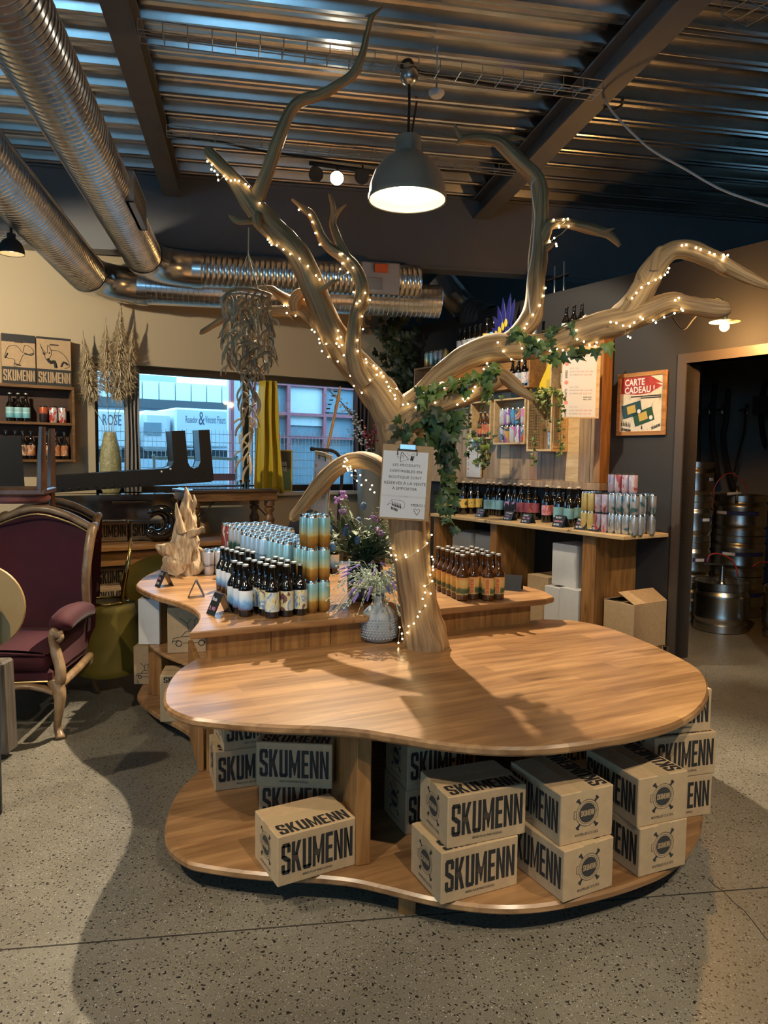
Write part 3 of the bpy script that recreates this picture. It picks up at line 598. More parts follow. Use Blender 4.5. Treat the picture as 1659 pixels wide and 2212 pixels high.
def carton(label, M, L_, W_, H_, m_=None, sketch=None, word=None, group=None):
    t = thing('cardboard_box', label, 'box', M, group); MB().bbox(0, L_, 0, W_, 0, H_, .003).build('carton', m_ or M_KRAFT, t)
    MB().box(-.0005, L_ + .0005, W_ / 2 - .02, W_ / 2 + .02, H_ - .04, H_ + .0006).build('tape', M_TAPE if m_ is None else M_WHITE, t)
    if sketch:                                                 # an old car drawn in ink on the front
        d = MB(); s_ = L_ * .8; o = Vector((L_ * .1, -.0012, H_ * .16)); P = lambda x, z: o + Vector((x * s_, 0, z * s_))
        ln = lambda pts, r=.0016: d.tube([P(*q) for q in pts], r, 4)
        ln([(0, .08), (.03, .22), (.25, .26), (.36, .4), (.62, .42), (.7, .28), (.95, .25), (1, .1), (.86, .08)]); ln([(.3, .08), (.7, .08)]); ln([(.25, .26), (.7, .28)]); ln([(.0, .14), (.2, .16)], .002)
        for cx in (.18, .8): ln([(cx + .08 * math.cos(a), .07 + .08 * math.sin(a)) for a in [i * PI / 6 for i in range(13)]], .0025)
        ln([(.45, .42), (.42, .62), (.5, .75), (.62, .72), (.6, .5)]); ln([(.62, .72), (.85, .9), (.8, .78)]); ln([(.42, .62), (.2, .8)])
        d.build('ink_drawing', M_CAR, t)
    if word: letter(word, M_INK, t, (L_ * .08, 0, H_ * .84), (1, 0, 0), (0, 0, 1), L_ * .7, H_ * .12, .03)
    return t
def cput(px, py, z, deg, label, L_, W_, H_, **k): return carton(label, at(PZ(px, py, z), math.radians(deg)), L_, W_, H_, **k)
cput(362, 1412, .442, 12, 'kraft box with an inked car drawing on the middle shelf of the counter', .26, .2, .27, sketch=True)
cput(346, 1560, BZ, 8, 'kraft box with bold black lettering low under the counter', .26, .2, .265, word='SKUMENN')
cput(289, 1478, BZ, 0, 'kraft box with a car drawing at the left end of the counter base', .16, .2, .25, sketch=True)
cput(299, 1392, .442, 0, 'tall white box on the left end of the counter shelf', .13, .2, .28, m_=M_WHITEBOX)
# ------------------------------------------------------------------ driftwood tree
TREE = thing('driftwood_tree', 'bare driftwood tree wound with fairy lights, standing on the round table', 'tree', Matrix.Translation((0, 0, 0)))
def limb(pts, name='branch', n=12, wob=.10):
    k = 4; P = []; R = []
    pos = [PY(x, y, d) for x, y, w_, d in pts]; rad = [w_ / 2 * d / F_PX for x, y, w_, d in pts]
    sp = spline(pos, k); rs = spline([Vector((r, 0, 0)) for r in rad], k)
    mb = MB(); mb.tube(sp, [max(.0015, r.x) for r in rs], n)
    rnd = random.Random(int(pts[0][0] * 7 + pts[0][1])); ph = [rnd.random() * 6 for _ in range(6)]
    c = 0
    for i in range(len(sp)):                                   # lumpy, slightly ridged surface
        for j in range(n):
            a = 2 * PI * j / n; f = 1 + wob * (math.sin(i * .55 + ph[0] + 2 * a) * .5 + math.sin(i * .23 + ph[1] + 3 * a) * .5 + math.sin(5 * a + ph[2]) * .35) + .10 * mnoise.noise(Vector((math.cos(a) * 1.8 + ph[3], math.sin(a) * 1.8, i * .45)))
            v = Vector(mb.v[i * n + j]); mb.v[i * n + j] = tuple(sp[i] + (v - sp[i]) * f)
    o = mb.build(name, M_DRIFT, TREE, 60); at_ = o.data.attributes.new('grain', 'FLOAT_VECTOR', 'POINT'); ln_ = 0; gv = []
    for i in range(len(sp)):
        ln_ += (sp[i] - sp[i - 1]).length if i else pts[0][0] * .01
        for j_ in range(n): gv += [.09 * math.cos(2 * PI * j_ / n), .09 * math.sin(2 * PI * j_ / n), ln_]
    at_.data.foreach_set('vector', gv); return sp, [r.x for r in rs]
D = 3.67
BR = {}
BR['trunk'] = limb([(919, 1403, 104, D), (918, 1375, 98, D), (908, 1330, 86, D), (899, 1270, 82, D), (890, 1200, 84, D), (886, 1130, 88, D), (882, 1050, 90, D), (872, 980, 94, D), (862, 930, 98, D), (852, 900, 92, D)], 'trunk', 20, .05)
BR['left'] = limb([(880, 960, 70, D), (858, 915, 88, D), (838, 880, 82, D), (815, 845, 74, D), (785, 808, 70, D), (755, 772, 66, D), (728, 733, 62, D - .02), (703, 685, 56, D - .05), (680, 630, 52, D - .08), (655, 570, 50, D - .1), (624, 525, 50, D - .12), (590, 492, 48, D - .15), (562, 462, 46, D - .17), (543, 435, 46, D - .18), (520, 405, 36, D - .2), (495, 375, 28, D - .22), (470, 348, 26, D - .24), (452, 330, 22, D - .25), (446, 318, 8, D - .25)], 'branch', 16)
BR['left_up'] = limb([(548, 452, 34, D - .18), (560, 415, 30, D - .2), (578, 370, 28, D - .22), (598, 315, 27, D - .25), (612, 275, 25, D - .28), (628, 240, 25, D - .3), (650, 218, 24, D - .32), (695, 203, 21, D - .36), (735, 180, 20, D - .4), (765, 158, 19, D - .42), (782, 120, 15, D - .45), (793, 75, 13, D - .47), (802, 40, 12, D - .5), (812, 28, 8, D - .5), (828, 14, 3, D - .5)])
limb([(762, 162, 10, D - .42), (774, 157, 8, D - .42), (782, 152, 3, D - .42)], n=8); limb([(645, 228, 12, D - .32), (643, 216, 8, D - .32), (645, 212, 4, D - .32)], n=8); limb([(806, 36, 8, D - .5), (796, 34, 6, D - .5), (788, 35, 2, D - .5)], n=8)
limb([(556, 474, 22, D - .19), (540, 478, 14, D - .24), (515, 479, 12, D - .26), (500, 470, 9, D - .26), (494, 465, 3, D - .26)], n=8); limb([(556, 460, 18, D - .24), (556, 478, 20, D - .25), (563, 492, 8, D - .24)], n=8)
BR['ringarm'] = limb([(690, 690, 46, D - .02), (668, 672, 42, D + .1), (645, 658, 34, D + .12), (620, 648, 24, D + .08), (597, 632, 18, D), (580, 623, 14, D - .04), (545, 626, 11, D - .05), (510, 624, 8, D - .05), (480, 629, 3, D - .05)])
limb([(660, 668, 26, D + .12), (610, 672, 24, D + .2), (550, 672, 20, D + .25), (500, 682, 16, D + .28), (465, 700, 13, D + .3), (437, 717, 11, D + .3), (432, 718, 5, D + .3)]); limb([(640, 668, 26, D + .05), (638, 648, 28, D + .03), (650, 632, 22, D + .02), (655, 628, 10, D + .02)], n=8)
limb([(682, 634, 16, D - .1), (700, 622, 13, D - .14), (718, 610, 9, D - .16), (734, 604, 3, D - .18)], n=8)
BR['up2'] = limb([(790, 830, 40, D - .06), (772, 800, 38, D - .08), (764, 765, 34, D - .1), (763, 730, 32, D - .1), (768, 690, 30, D - .1), (778, 650, 31, D - .1), (781, 620, 30, D - .1), (772, 590, 28, D - .1), (755, 567, 26, D - .1), (735, 552, 24, D - .08), (712, 535, 21, D - .06), (692, 508, 19, D - .04), (680, 480, 19, D - .03), (668, 460, 17, D - .02), (648, 444, 11, D), (631, 430, 7, D)])
BR['up3'] = limb([(752, 565, 22, D - .1), (738, 535, 20, D - .06), (726, 508, 18, D - .03), (719, 485, 15, D), (721, 462, 14, D), (719, 440, 11, D), (711, 419, 6, D)], n=10); limb([(722, 470, 11, D), (732, 455, 9, D - .02), (742, 446, 6, D - .03), (748, 442, 3, D - .03)], n=8); limb([(782, 625, 10, D - .1), (789, 610, 9, D - .12), (787, 596, 3, D - .12)], n=8)
BR['right'] = limb([(862, 925, 84, D), (885, 885, 74, D), (915, 850, 50, D - .02), (945, 815, 44, D - .06), (980, 788, 50, D - .1), (1020, 766, 54, D - .14), (1065, 752, 58, D - .18), (1110, 750, 58, D - .22), (1155, 748, 52, D - .25), (1200, 738, 48, D - .28), (1245, 722, 56, D - .3), (1295, 704, 58, D - .33), (1345, 693, 58, D - .36), (1390, 677, 52, D - .38), (1425, 660, 44, D - .4), (1455, 651, 41, D - .42), (1495, 659, 38, D - .44), (1535, 666, 38, D - .46), (1562, 668, 36, D - .48), (1567, 668, 28, D - .48)], 'branch', 16)
BR['rightup'] = limb([(1320, 700, 44, D - .34), (1355, 672, 54, D - .36), (1382, 636, 54, D - .38), (1402, 598, 52, D - .4), (1425, 563, 44, D - .42), (1455, 541, 40, D - .44), (1490, 541, 38, D - .47), (1530, 556, 38, D - .5), (1565, 574, 36, D - .53), (1600, 592, 28, D - .56), (1630, 606, 24, D - .58), (1655, 617, 17, D - .6), (1664, 622, 6, D - .6)], 'branch', 16)
limb([(1392, 615, 26, D - .42), (1388, 600, 20, D - .43), (1384, 590, 14, D - .43)], n=8); limb([(1412, 585, 30, D - .43), (1416, 558, 24, D - .44), (1424, 540, 16, D - .45), (1432, 536, 8, D - .45)], n=8); limb([(1366, 655, 24, D - .4), (1358, 644, 14, D - .41), (1355, 640, 8, D - .41)], n=8); limb([(1548, 570, 20, D - .53), (1560, 582, 18, D - .55), (1568, 586, 8, D - .55)], n=8)
BR['rightlow'] = limb([(865, 925, 70, D - .03), (895, 898, 66, D - .06), (935, 878, 52, D - .1), (985, 860, 48, D - .14), (1030, 842, 44, D - .18), (1065, 824, 40, D - .2), (1086, 812, 34, D - .22), (1104, 824, 29, D - .25), (1125, 843, 24, D - .28), (1144, 856, 16, D - .3), (1155, 863, 6, D - .3)])
BR['mast'] = limb([(1085, 750, 44, D - .18), (1118, 722, 42, D - .2), (1143, 695, 44, D - .2), (1153, 660, 40, D - .18), (1157, 610, 40, D - .16), (1162, 550, 38, D - .14), (1166, 490, 35, D - .12), (1168, 440, 34, D - .12), (1165, 405, 34, D - .12), (1152, 378, 34, D - .12), (1125, 352, 32, D - .13), (1098, 326, 30, D - .14), (1075, 306, 25, D - .16), (1045, 299, 22, D - .18), (1015, 299, 19, D - .2), (997, 303, 14, D - .22), (985, 312, 4, D - .22)], 'branch', 14)
limb([(1000, 302, 14, D - .22), (992, 290, 10, D - .22), (986, 278, 7, D - .22), (981, 266, 2, D - .22)], n=8); limb([(1075, 308, 22, D - .16), (1092, 299, 14, D - .15), (1115, 298, 10, D - .14), (1138, 302, 3, D - .13)], n=8)
BR['side'] = limb([(1172, 525, 24, D - .13), (1178, 505, 26, D - .15), (1188, 487, 22, D - .16), (1215, 481, 22, D - .15), (1250, 488, 22, D - .14), (1285, 497, 21, D - .13), (1312, 506, 19, D - .12), (1330, 521, 14, D - .12), (1339, 532, 8, D - .12)], n=10); limb([(1290, 500, 16, D - .13), (1310, 498, 9, D - .14), (1328, 493, 2, D - .15)], n=8); limb([(1176, 540, 18, D - .14), (1190, 530, 12, D - .18), (1202, 520, 2, D - .2)], n=8)
BR['arch'] = limb([(872, 1060, 50, D + .04), (850, 1035, 40, D + .1), (828, 1012, 36, D + .14), (803, 997, 36, D + .2), (775, 992, 36, D + .26), (745, 1000, 38, D + .3), (718, 1018, 38, D + .34), (694, 1045, 36, D + .38), (672, 1072, 32, D + .42), (652, 1096, 28, D + .46), (636, 1115, 22, D + .5), (628, 1124, 12, D + .5)])
# ------------------------------------------------------------------ fairy lights: one battery string per run
M_FAIRY = mat('lit_fairy_bulb', (1, .88, .55), .4, emit=(1, .84, .46), es=18); M_FAIRY.cycles.emission_sampling = 'NONE'; M_COPPER = mat('fine_silver_wire', (.5, .44, .32), .35, .8)
FB = MB().ball((0, 0, 0), .0043, 8, 6).mesh('bulb', M_FAIRY, True)
def fairy(label, pts):
    t = thing('fairy_light_string', label, 'string lights', None, 'warm fairy lights on the driftwood tree')
    P = [PY(x, y, d) for x, y, d in pts]; w_ = []
    for a, b in zip(P, P[1:]):
        w_.append(a); m_ = (a + b) / 2; m_.z -= .10 * (b - a).length; w_.append(m_)
    w_.append(P[-1]); MB().tube(w_, .0012, 4).build('wire', M_COPPER, t)
    for p in P: obj('bulb', FB, t, Matrix.Translation(p))
def on(br, pts, lift=.6):                                      # lay bulbs just in front of a branch
    sp, rs = BR[br]; o = []
    for x, y in pts:
        best = min(range(len(sp)), key=lambda i: (PY(x, y, sp[i].y) - sp[i]).length); q = PY(x, y, sp[best].y) - sp[best]; off = math.hypot(q.x, q.z); r_ = rs[best] * 1.14; o.append((x, y, sp[best].y - math.sqrt(max(0, r_ * r_ - min(off, r_) ** 2)) - .007))
    return o
z1 = lambda L_: [(420 + a * .2893, 300 + b * .2893) for a, b in L_]
fairy('fairy lights on the broken upper left stub', on('left', z1([(97, 168), (130, 193), (127, 228), (150, 240), (172, 268), (178, 308), (220, 278), (238, 300), (272, 312), (302, 308), (332, 314), (382, 338), (405, 356), (487, 480)])))
fairy('fairy lights down the steep left limb of the tree', on('left', z1([(548, 752), (562, 772), (575, 792), (615, 795), (664, 826), (715, 860), (785, 895), (847, 950), (908, 1020), (935, 1050)])))
fairy('fairy lights where the ring arm leaves the left limb', on('ringarm', z1([(668, 1245), (688, 1245), (710, 1243), (735, 1238), (765, 1240), (755, 1320), (690, 1300)])) + on('left', z1([(877, 1425), (897, 1442), (930, 1495), (935, 1525), (985, 1530), (1060, 1528), (1080, 1552), (1102, 1540), (1068, 1492), (1073, 1432), (1095, 1480)])))
fairy('fairy lights along the thick lower left limb', on('left', z1([(952, 1585), (1000, 1628), (1070, 1662), (1115, 1615), (1135, 1645), (1175, 1668), (1256, 1680), (1285, 1670), (1280, 1645), (1340, 1692), (1362, 1712), (1395, 1745), (1412, 1772), (1362, 1762), (1310, 1800), (1228, 1825), (1190, 1845), (1165, 1768), (1250, 1895)])))
fairy('fairy lights trailing from the fork toward the ivy', [(x, y, D - .12) for x, y in z1([(1435, 1815), (1450, 1850), (1510, 1865), (1565, 1910), (1595, 1980), (1558, 1985), (1500, 1940), (1495, 1915), (1462, 1880)])])
fairy('fairy lights on the slender upright left branch', on('up2', z1([(780, 530), (860, 568), (880, 620), (903, 703), (935, 790), (1085, 860), (1103, 858), (1145, 895), (1185, 962), (1145, 998), (1055, 1032), (1088, 972), (1105, 930), (1188, 1145), (1275, 1150), (1235, 1210), (1210, 1230), (1310, 1203), (1252, 1325), (1258, 1420), (1218, 1503), (1220, 1585)])))
z2 = lambda L_: [(1180 + a * .2887, 500 + b * .2887) for a, b in L_]
fairy('fairy lights over the crest of the far right branch', on('rightup', z2([(1015, 105), (1048, 100), (1120, 122), (1155, 135), (1222, 158), (1258, 170), (1325, 175), (1358, 178), (1332, 190), (1320, 208)])))
fairy('fairy lights along the rising right branch', on('rightup', z2([(918, 275), (908, 305), (888, 325), (858, 345), (818, 362), (765, 388), (712, 420), (675, 460), (642, 500)])))
fairy('fairy lights around the blunt right limb', on('right', z2([(992, 498), (965, 515), (1010, 580), (1022, 592), (960, 612), (882, 642), (800, 665), (820, 682), (722, 655), (705, 640), (658, 682), (625, 710), (612, 785), (628, 795), (575, 705), (525, 685), (482, 678)])))
z3 = lambda L_: [(900 + a * .3075, 220 + b * .3075) for a, b in L_]
fairy('fairy lights on the short side twig of the tall right branch', on('side', z3([(963, 828), (1032, 826), (1062, 822), (1000, 872), (1000, 882), (1068, 875), (967, 957), (935, 978), (938, 988), (968, 995), (980, 998), (983, 1013)])))
fairy('fairy lights spiralling up the tall right branch', on('mast', z3([(905, 1308), (892, 1362), (866, 1430), (818, 1495), (775, 1560), (760, 1590)])))
fairy('fairy lights among the ivy on the long right limb', on('right', z3([(570, 1690), (610, 1752), (665, 1808), (740, 1818), (740, 1732), (722, 1675), (858, 1672), (885, 1685), (905, 1702), (935, 1748), (985, 1735), (1028, 1745), (1075, 1752), (1128, 1668), (1175, 1685), (1122, 1605), (990, 1795), (950, 1800), (1215, 1710), (1255, 1715), (1265, 1690)])))
fairy('fairy lights on the low ivy branch right of the fork', on('rightlow', [(1045, 797), (1052, 785), (1056, 793), (1062, 806), (1075, 795), (1034, 812), (1037, 826), (994, 820), (1026, 836), (1021, 845), (1008, 855), (1000, 862), (1004, 866), (988, 874), (1012, 860), (960, 838), (940, 870), (915, 862), (898, 880)]))
z4 = lambda L_: [(680 + a * .1929, 1060 + b * .1929) for a, b in L_]
fairy('fairy lights wound round the lower trunk', on('trunk', z4([(1308, 495), (1258, 588), (1155, 670), (1022, 745), (1015, 718), (912, 772), (905, 725), (855, 722), (848, 642), (1312, 740), (1325, 770), (1322, 850), (1325, 885), (1293, 942), (1315, 1012), (1230, 1068), (1298, 1152), (1235, 1140), (1208, 1212), (1238, 1288), (1175, 1355), (1152, 1410), (1110, 1488), (1050, 1518), (1037, 1590), (975, 1600), (980, 1660), (937, 1703), (950, 1530)])))
z5 = lambda L_: [(660 + a * .1356, 820 + b * .1356) for a, b in L_]
fairy('fairy lights hanging from the low arched branch', [(x, y, D + .2) for x, y in z5([(637, 1255), (663, 1285), (620, 1310), (633, 1382), (603, 1378), (715, 1385), (720, 1425), (665, 1418), (675, 1450), (795, 1450), (872, 1522), (732, 1525), (820, 1612), (890, 1680), (965, 1603), (1060, 1682), (1030, 1750), (1097, 1797)])])
# ------------------------------------------------------------------ bottles and cans
def art(name, cols, scale=9, rough=.45, metal=0, stretch=(1, 1, .6)):      # printed artwork: patches of a few inks
    mt = bpy.data.materials.new(name); mt.use_nodes = True; nt = mt.node_tree; p = nt.nodes['Principled BSDF']; L = nt.links.new
    p.inputs['Roughness'].default_value = rough; p.inputs['Metallic'].default_value = metal
    tc = _n(nt, 'ShaderNodeTexCoord'); oi = _n(nt, 'ShaderNodeObjectInfo'); ad = _n(nt, 'ShaderNodeVectorMath', operation='MULTIPLY_ADD')
    L(oi.outputs['Random'], ad.inputs[0]); ad.inputs[1].default_value = (.6, .4, .05); L(tc.outputs['Object'], ad.inputs[2])
    mp = _n(nt, 'ShaderNodeMapping'); mp.inputs['Scale'].default_value = stretch; L(ad.outputs[0], mp.inputs[0])
    nz = _n(nt, 'ShaderNodeTexNoise', Scale=scale * 2.2, Detail=2, Distortion=1.2); L(mp.outputs[0], nz.inputs['Vector'])
    rp = _n(nt, 'ShaderNodeValToRGB'); rp.color_ramp.interpolation = 'CONSTANT'; e = rp.color_ramp.elements
    while len(e) < len(cols): e.new(.5)
    k = len(cols)
    for i, (el, c) in enumerate(zip(e, cols)): el.position = 0 if i == 0 else .36 + .30 * (i - 1) / max(1, k - 2); el.color = C4(c)
    L(nz.outputs['Fac'], rp.inputs[0]); L(rp.outputs[0], p.inputs['Base Color']); return mt
M_GLASSD = mat('dark_bottle_glass', (.006, .004, .003), .06, spec=.7, coat=.6)
M_GLASSA = mat('amber_bottle_glass', (.075, .026, .006), .07, spec=.7, coat=.5)
M_CAPS = mat('silver_crown_cap', (.62, .60, .55), .3, .8); M_CAPG = mat('gold_crown_cap', (.55, .42, .18), .3, .8); M_CAPC = mat('cream_stopper', (.66, .58, .44), .55)
M_ALU = mat('can_aluminium', (.70, .70, .69), .22, 1)
def bottle_proto(name, label, h, r, glass, cap, lab, cat='bottle', zl=(.13, .50), neck=.36, shoulder=.62, strip=None):
    t = thing(name, label, cat)
    rn = r * neck
    prof = [(r * .86, 0), (r * .98, .012 * h), (r, .03 * h), (r, .54 * h), (r * .96, .575 * h), (r * .80, shoulder * h), (rn * 1.35, .70 * h), (rn * 1.05, .78 * h), (rn, .95 * h), (rn * 1.12, .955 * h), (rn * 1.12, .975 * h), (rn, .98 * h)]
    MB().lathe(prof, 16).build('glass', glass, t, 50)
    MB().lathe([(r * 1.012, zl[0] * h), (r * 1.012, zl[1] * h)], 20, cap=False).build('label', lab, t, 50)
    MB().lathe([(rn * 1.22, .955 * h), (rn * 1.28, .963 * h), (rn * 1.15, .992 * h), (rn * .8, h), (0, h)], 14).build('cap', cap, t, 40)
    return freeze(t)
def can_proto(name, label, h, r, body, lidm=None, cat='can'):
    t = thing(name, label, cat)
    MB().lathe([(r * .80, 0), (r * .86, .004), (r, .022), (r, h - .020), (r * .97, h - .014)], 20).build('can_body', body, t, 50)
    MB().lathe([(r * .97, h - .014), (r * .86, h - .003), (r * .86, h), (r * .82, h), (r * .80, h - .006), (0, h - .006)], 20, cap=False).build('lid', lidm or M_ALU, t, 50)
    MB().box(-.007, .007, -.012, .012, h - .0055, h - .003).build('pull_tab', lidm or M_ALU, t)
    return freeze(t)
FIRST = {}
ORD = ['front', 'second', 'third', 'fourth', 'fifth', 'sixth']; NTH = ['leftmost', 'second from left', 'third from left', 'fourth from left', 'fifth from left', 'sixth from left', 'seventh from left', 'eighth from left', 'ninth from left', 'tenth from left']; LAY = ['bottom', 'middle', 'top']
def gl(base, row, col, ncol, lv=None, nlv=2):
    s = base
    if lv is not None: s += ', ' + ('bottom' if lv == 0 else 'top' if lv == nlv - 1 else 'middle') + ' layer'
    return s + ', ' + ORD[row] + ' row' + (', ' + (NTH[col] if col < ncol - 1 or ncol == 1 else 'rightmost') if ncol > 1 else '')
def put(proto, loc, rz=0, group=None, label=None):
    M = at(loc, rz)
    if proto.name not in FIRST:
        FIRST[proto.name] = 1; proto.matrix_basis = M
        if label: proto['label'] = label
        if group: proto['group'] = group
        return proto
    return clone(proto, M, label, group)
rnd = random.Random(5)
UB, UA = BV.copy(), AV.copy()
O3 = Vector((-.548, 3.628, 0))
def gp(b, a, z=RZ): return (O3.x + UB.x * b + UA.x * a, O3.y + UB.y * b + UA.y * a, z)
# dark bottles, left part of the counter
L_BLUE = zramp('blue_seascape_label', [(0, (.10, .06, .09)), (.14, (.10, .22, .45)), (.4, (.20, .42, .72)), (.62, (.55, .68, .82)), (.9, (.70, .74, .80))], 'Z', .034, .13, .5, noise=.5, nscale=40)
L_DUSK = art('dusk_tree_label', [(.13, .06, .07), (.55, .48, .22), (.62, .58, .40), (.45, .50, .50), (.16, .26, .45), (.66, .66, .62)], 11, .5)
bA = bottle_proto('beer_bottle', 'dark beer bottle with sky-blue label in the left block on the counter', .262, .0362, M_GLASSD, M_CAPS, L_BLUE)
G1 = 'blue label bottles on the counter'
for i, (b0, a0, nb, na) in enumerate(((.05, .53, 1, 5), (.125, .55, 1, 4))):
    for k in range(na): put(bA, gp(b0, a0 + k * .0755), rnd.random(), G1, gl('sky-blue label bottle, rear block left of cans', k, i, 2))
for k in range(3): put(bA, gp(-.10, .10 + k * .0755), rnd.random(), G1, gl('sky-blue label bottle, short front file left of dusk labels', k, 0, 1))
bB = bottle_proto('beer_bottle', 'dark beer bottle with yellow dusk label in front of the stacked cans', .262, .0362, M_GLASSD, M_CAPS, L_DUSK)
G2 = 'dusk label bottles at the front of the counter'
for i in range(3):
    for k in range(5): put(bB, gp(i * .0765, k * .0755 + (.0 if i else .0)), 2.1 * i + .4 * k, G2, gl('dark bottle with yellow dusk label', k, i, 3))
# cans: poppy field, pale sky, island, mountain, red and white
C_POP = zramp('poppy_field_can', [(0, (.22, .10, .02)), (.30, (.50, .27, .05)), (.36, (.62, .52, .20)), (.5, (.50, .60, .42)), (.72, (.30, .55, .52)), (1, (.36, .62, .66))], 'Z', .015, .155, .28, .35, noise=.16, nscale=50)
C_SKY = zramp('pale_sky_can', [(0, (.20, .17, .10)), (.25, (.36, .42, .36)), (.4, (.28, .55, .66)), (1, (.40, .70, .82))], 'Z', .015, .155, .28, .35, noise=.2, nscale=30)
C_ISLE = zramp('island_can', [(0, (.30, .45, .60)), (.28, (.32, .50, .70)), (.33, (.10, .16, .22)), (.38, (.40, .58, .78)), (1, (.50, .70, .86))], 'Z', .015, .155, .28, .35, noise=.12, nscale=22)
C_MTN = zramp('mountain_can', [(0, (.02, .06, .05)), (.34, (.03, .10, .09)), (.46, (.20, .30, .30)), (.54, (.52, .60, .66)), (1, (.62, .70, .78))], 'Z', .015, .155, .28, .35, noise=.5, nscale=26)
C_RED = art('red_white_can', [(.55, .56, .60), (.62, .62, .64), (.30, .05, .06), (.34, .06, .07), (.66, .66, .67)], 6, .28, .35)
C_FISH = zramp('grey_fish_can', [(0, (.42, .38, .38)), (.3, (.50, .46, .46)), (.36, (.08, .08, .09)), (.46, (.52, .49, .50)), (1, (.58, .54, .55))], 'Z', .015, .155, .28, .35, noise=.3, nscale=30)
cP = can_proto('beer_can', 'poppy field can in the three-high stack at the front of the counter', .168, .0335, C_POP)
P_ = .0685
M_RED = mat('poppy_red', (.42, .05, .03), .5)
for lv in range(3):
    for i in range(2):
        for k in range(4 - lv): put(cP, gp(.225 + i * P_, .015 + k * P_, RZ + lv * .168), .7 * i + 1.3 * lv + k, 'poppy field cans in the tall stack', gl('poppy field can, three-high stack', k, i, 2, lv, 3))
cS = can_proto('beer_can', 'pale sky-blue can in the middle of the counter, behind the poppy stack', .168, .0335, C_SKY)
for lv in range(2):
    for i in range(3):
        for k in range(4):
            if lv or i == 0 or k == 0: put(cS, gp(.225 + i * P_, .30 + k * P_, RZ + lv * .168), rnd.random() * 6, 'sky blue cans', gl('pale sky-blue can behind poppy stack', k, i, 3, lv))
cI = can_proto('beer_can', 'light blue can with a small island, left of the sky-blue cans', .168, .0335, C_ISLE)
for lv in range(2):
    for i in range(4):
        for k in range(5):
            if lv or i == 0 or k == 0: put(cI, gp(.215 + i * P_, .60 + k * P_, RZ + lv * .168), -.9 + rnd.random() * .4, 'island cans', gl('light blue island can', k, i, 4, lv))
cM = can_proto('beer_can', 'can with dark green mountains under a white sky', .168, .0335, C_MTN)
for lv in range(2):
    for i in range(5):
        for k in range(5):
            if lv or i == 0 or k == 0: put(cM, gp(.29 + i * P_, 1.0 + k * P_, RZ + lv * .168), rnd.random() * .7, 'mountain cans', gl('white can with green mountains', k, i, 5, lv))
cR = can_proto('beer_can', 'white can with red lettering at the far end of the can block', .168, .0335, C_RED)
for lv in range(2):
    for i in range(5):
        for k in range(2):
            if lv or i == 0 or k == 0: put(cR, gp(.33 + i * P_, 1.44 + k * P_, RZ + lv * .168), rnd.random(), 'red and white cans', gl('white can with red lettering', k, i, 5, lv))
cF = can_proto('beer_can', 'grey can with a dark fish beside the driftwood sculpture', .168, .0335, C_FISH)
for i in range(2):
    for k in range(2): put(cF, gp(.175 + i * P_, 1.42 - k * .0 + k * P_), .4, 'grey fish cans', gl('grey fish can beside driftwood sculpture', k, i, 2))
bC = bottle_proto('beer_bottle', 'dark bottle at the back of the counter with only its silver cap showing', .262, .0362, M_GLASSD, M_CAPS, L_BLUE)
for i in range(3):
    for k in range(3): put(bC, gp(.80 + i * .075, 1.10 + k * .075), rnd.random(), 'dark bottles at the back of the counter', gl('silver-capped dark bottle behind the can block', k, i, 3))
# amber bottles, right part
L_FIELD = zramp('orange_field_label', [(0, (.62, .44, .16)), (.12, (.06, .09, .04)), (.34, (.10, .14, .06)), (.42, (.60, .38, .10)), (.75, (.68, .46, .15)), (1, (.62, .30, .10))], 'Z', .034, .13, .5, noise=.35, nscale=45)
L_ORANGE = mat('orange_back_label', (.70, .42, .12), .5)
bD = bottle_proto('beer_bottle', 'amber bottle with orange field label right of the trunk', .262, .0362, M_GLASSA, M_CAPS, L_FIELD)
E4 = PZ(998, 1296, RZ); ux = Vector((.995, .06, 0)) * .0735; uy = Vector((-.30, .95, 0)).normalized() * .0745
frn = []
for i in range(4):
    for k in range(6):
        p = E4 + ux * i + uy * (k + (i % 2) * .45); b = put(bD, p, .6 * k + i, 'amber bottles right of the trunk', gl('amber orange-label bottle right of the trunk', k, i, 4))
        if k == 0: frn.append((b, i))
M_ORINK = mat('orange_red_print', (.62, .10, .03), .5)
for b, i in frn[1:]:                                           # upright lettering on the front row
    ch = [c for c in CH[b.name] if c.name.startswith('label')][0]; rz = b.matrix_basis.to_euler().z
    Rm = Matrix.Rotation(-rz - .25, 4, 'Z')
    q = MB(); r_ = .0372
    q.grid(lambda u, v: Rm @ Vector((r_ * math.sin(-.35 + u * .8), -r_ * math.cos(-.35 + u * .8), .037 + v * .09)), 4, 1); q.build('vertical_panel', L_ORANGE, ch, True)
    letter('SKUMENN', M_ORINK, ch, Rm @ Vector((r_ * .30, -r_ * .975, .040)), (0, 0, 1), Rm @ Vector((-1, -.1, 0)), .082, .020, .03)
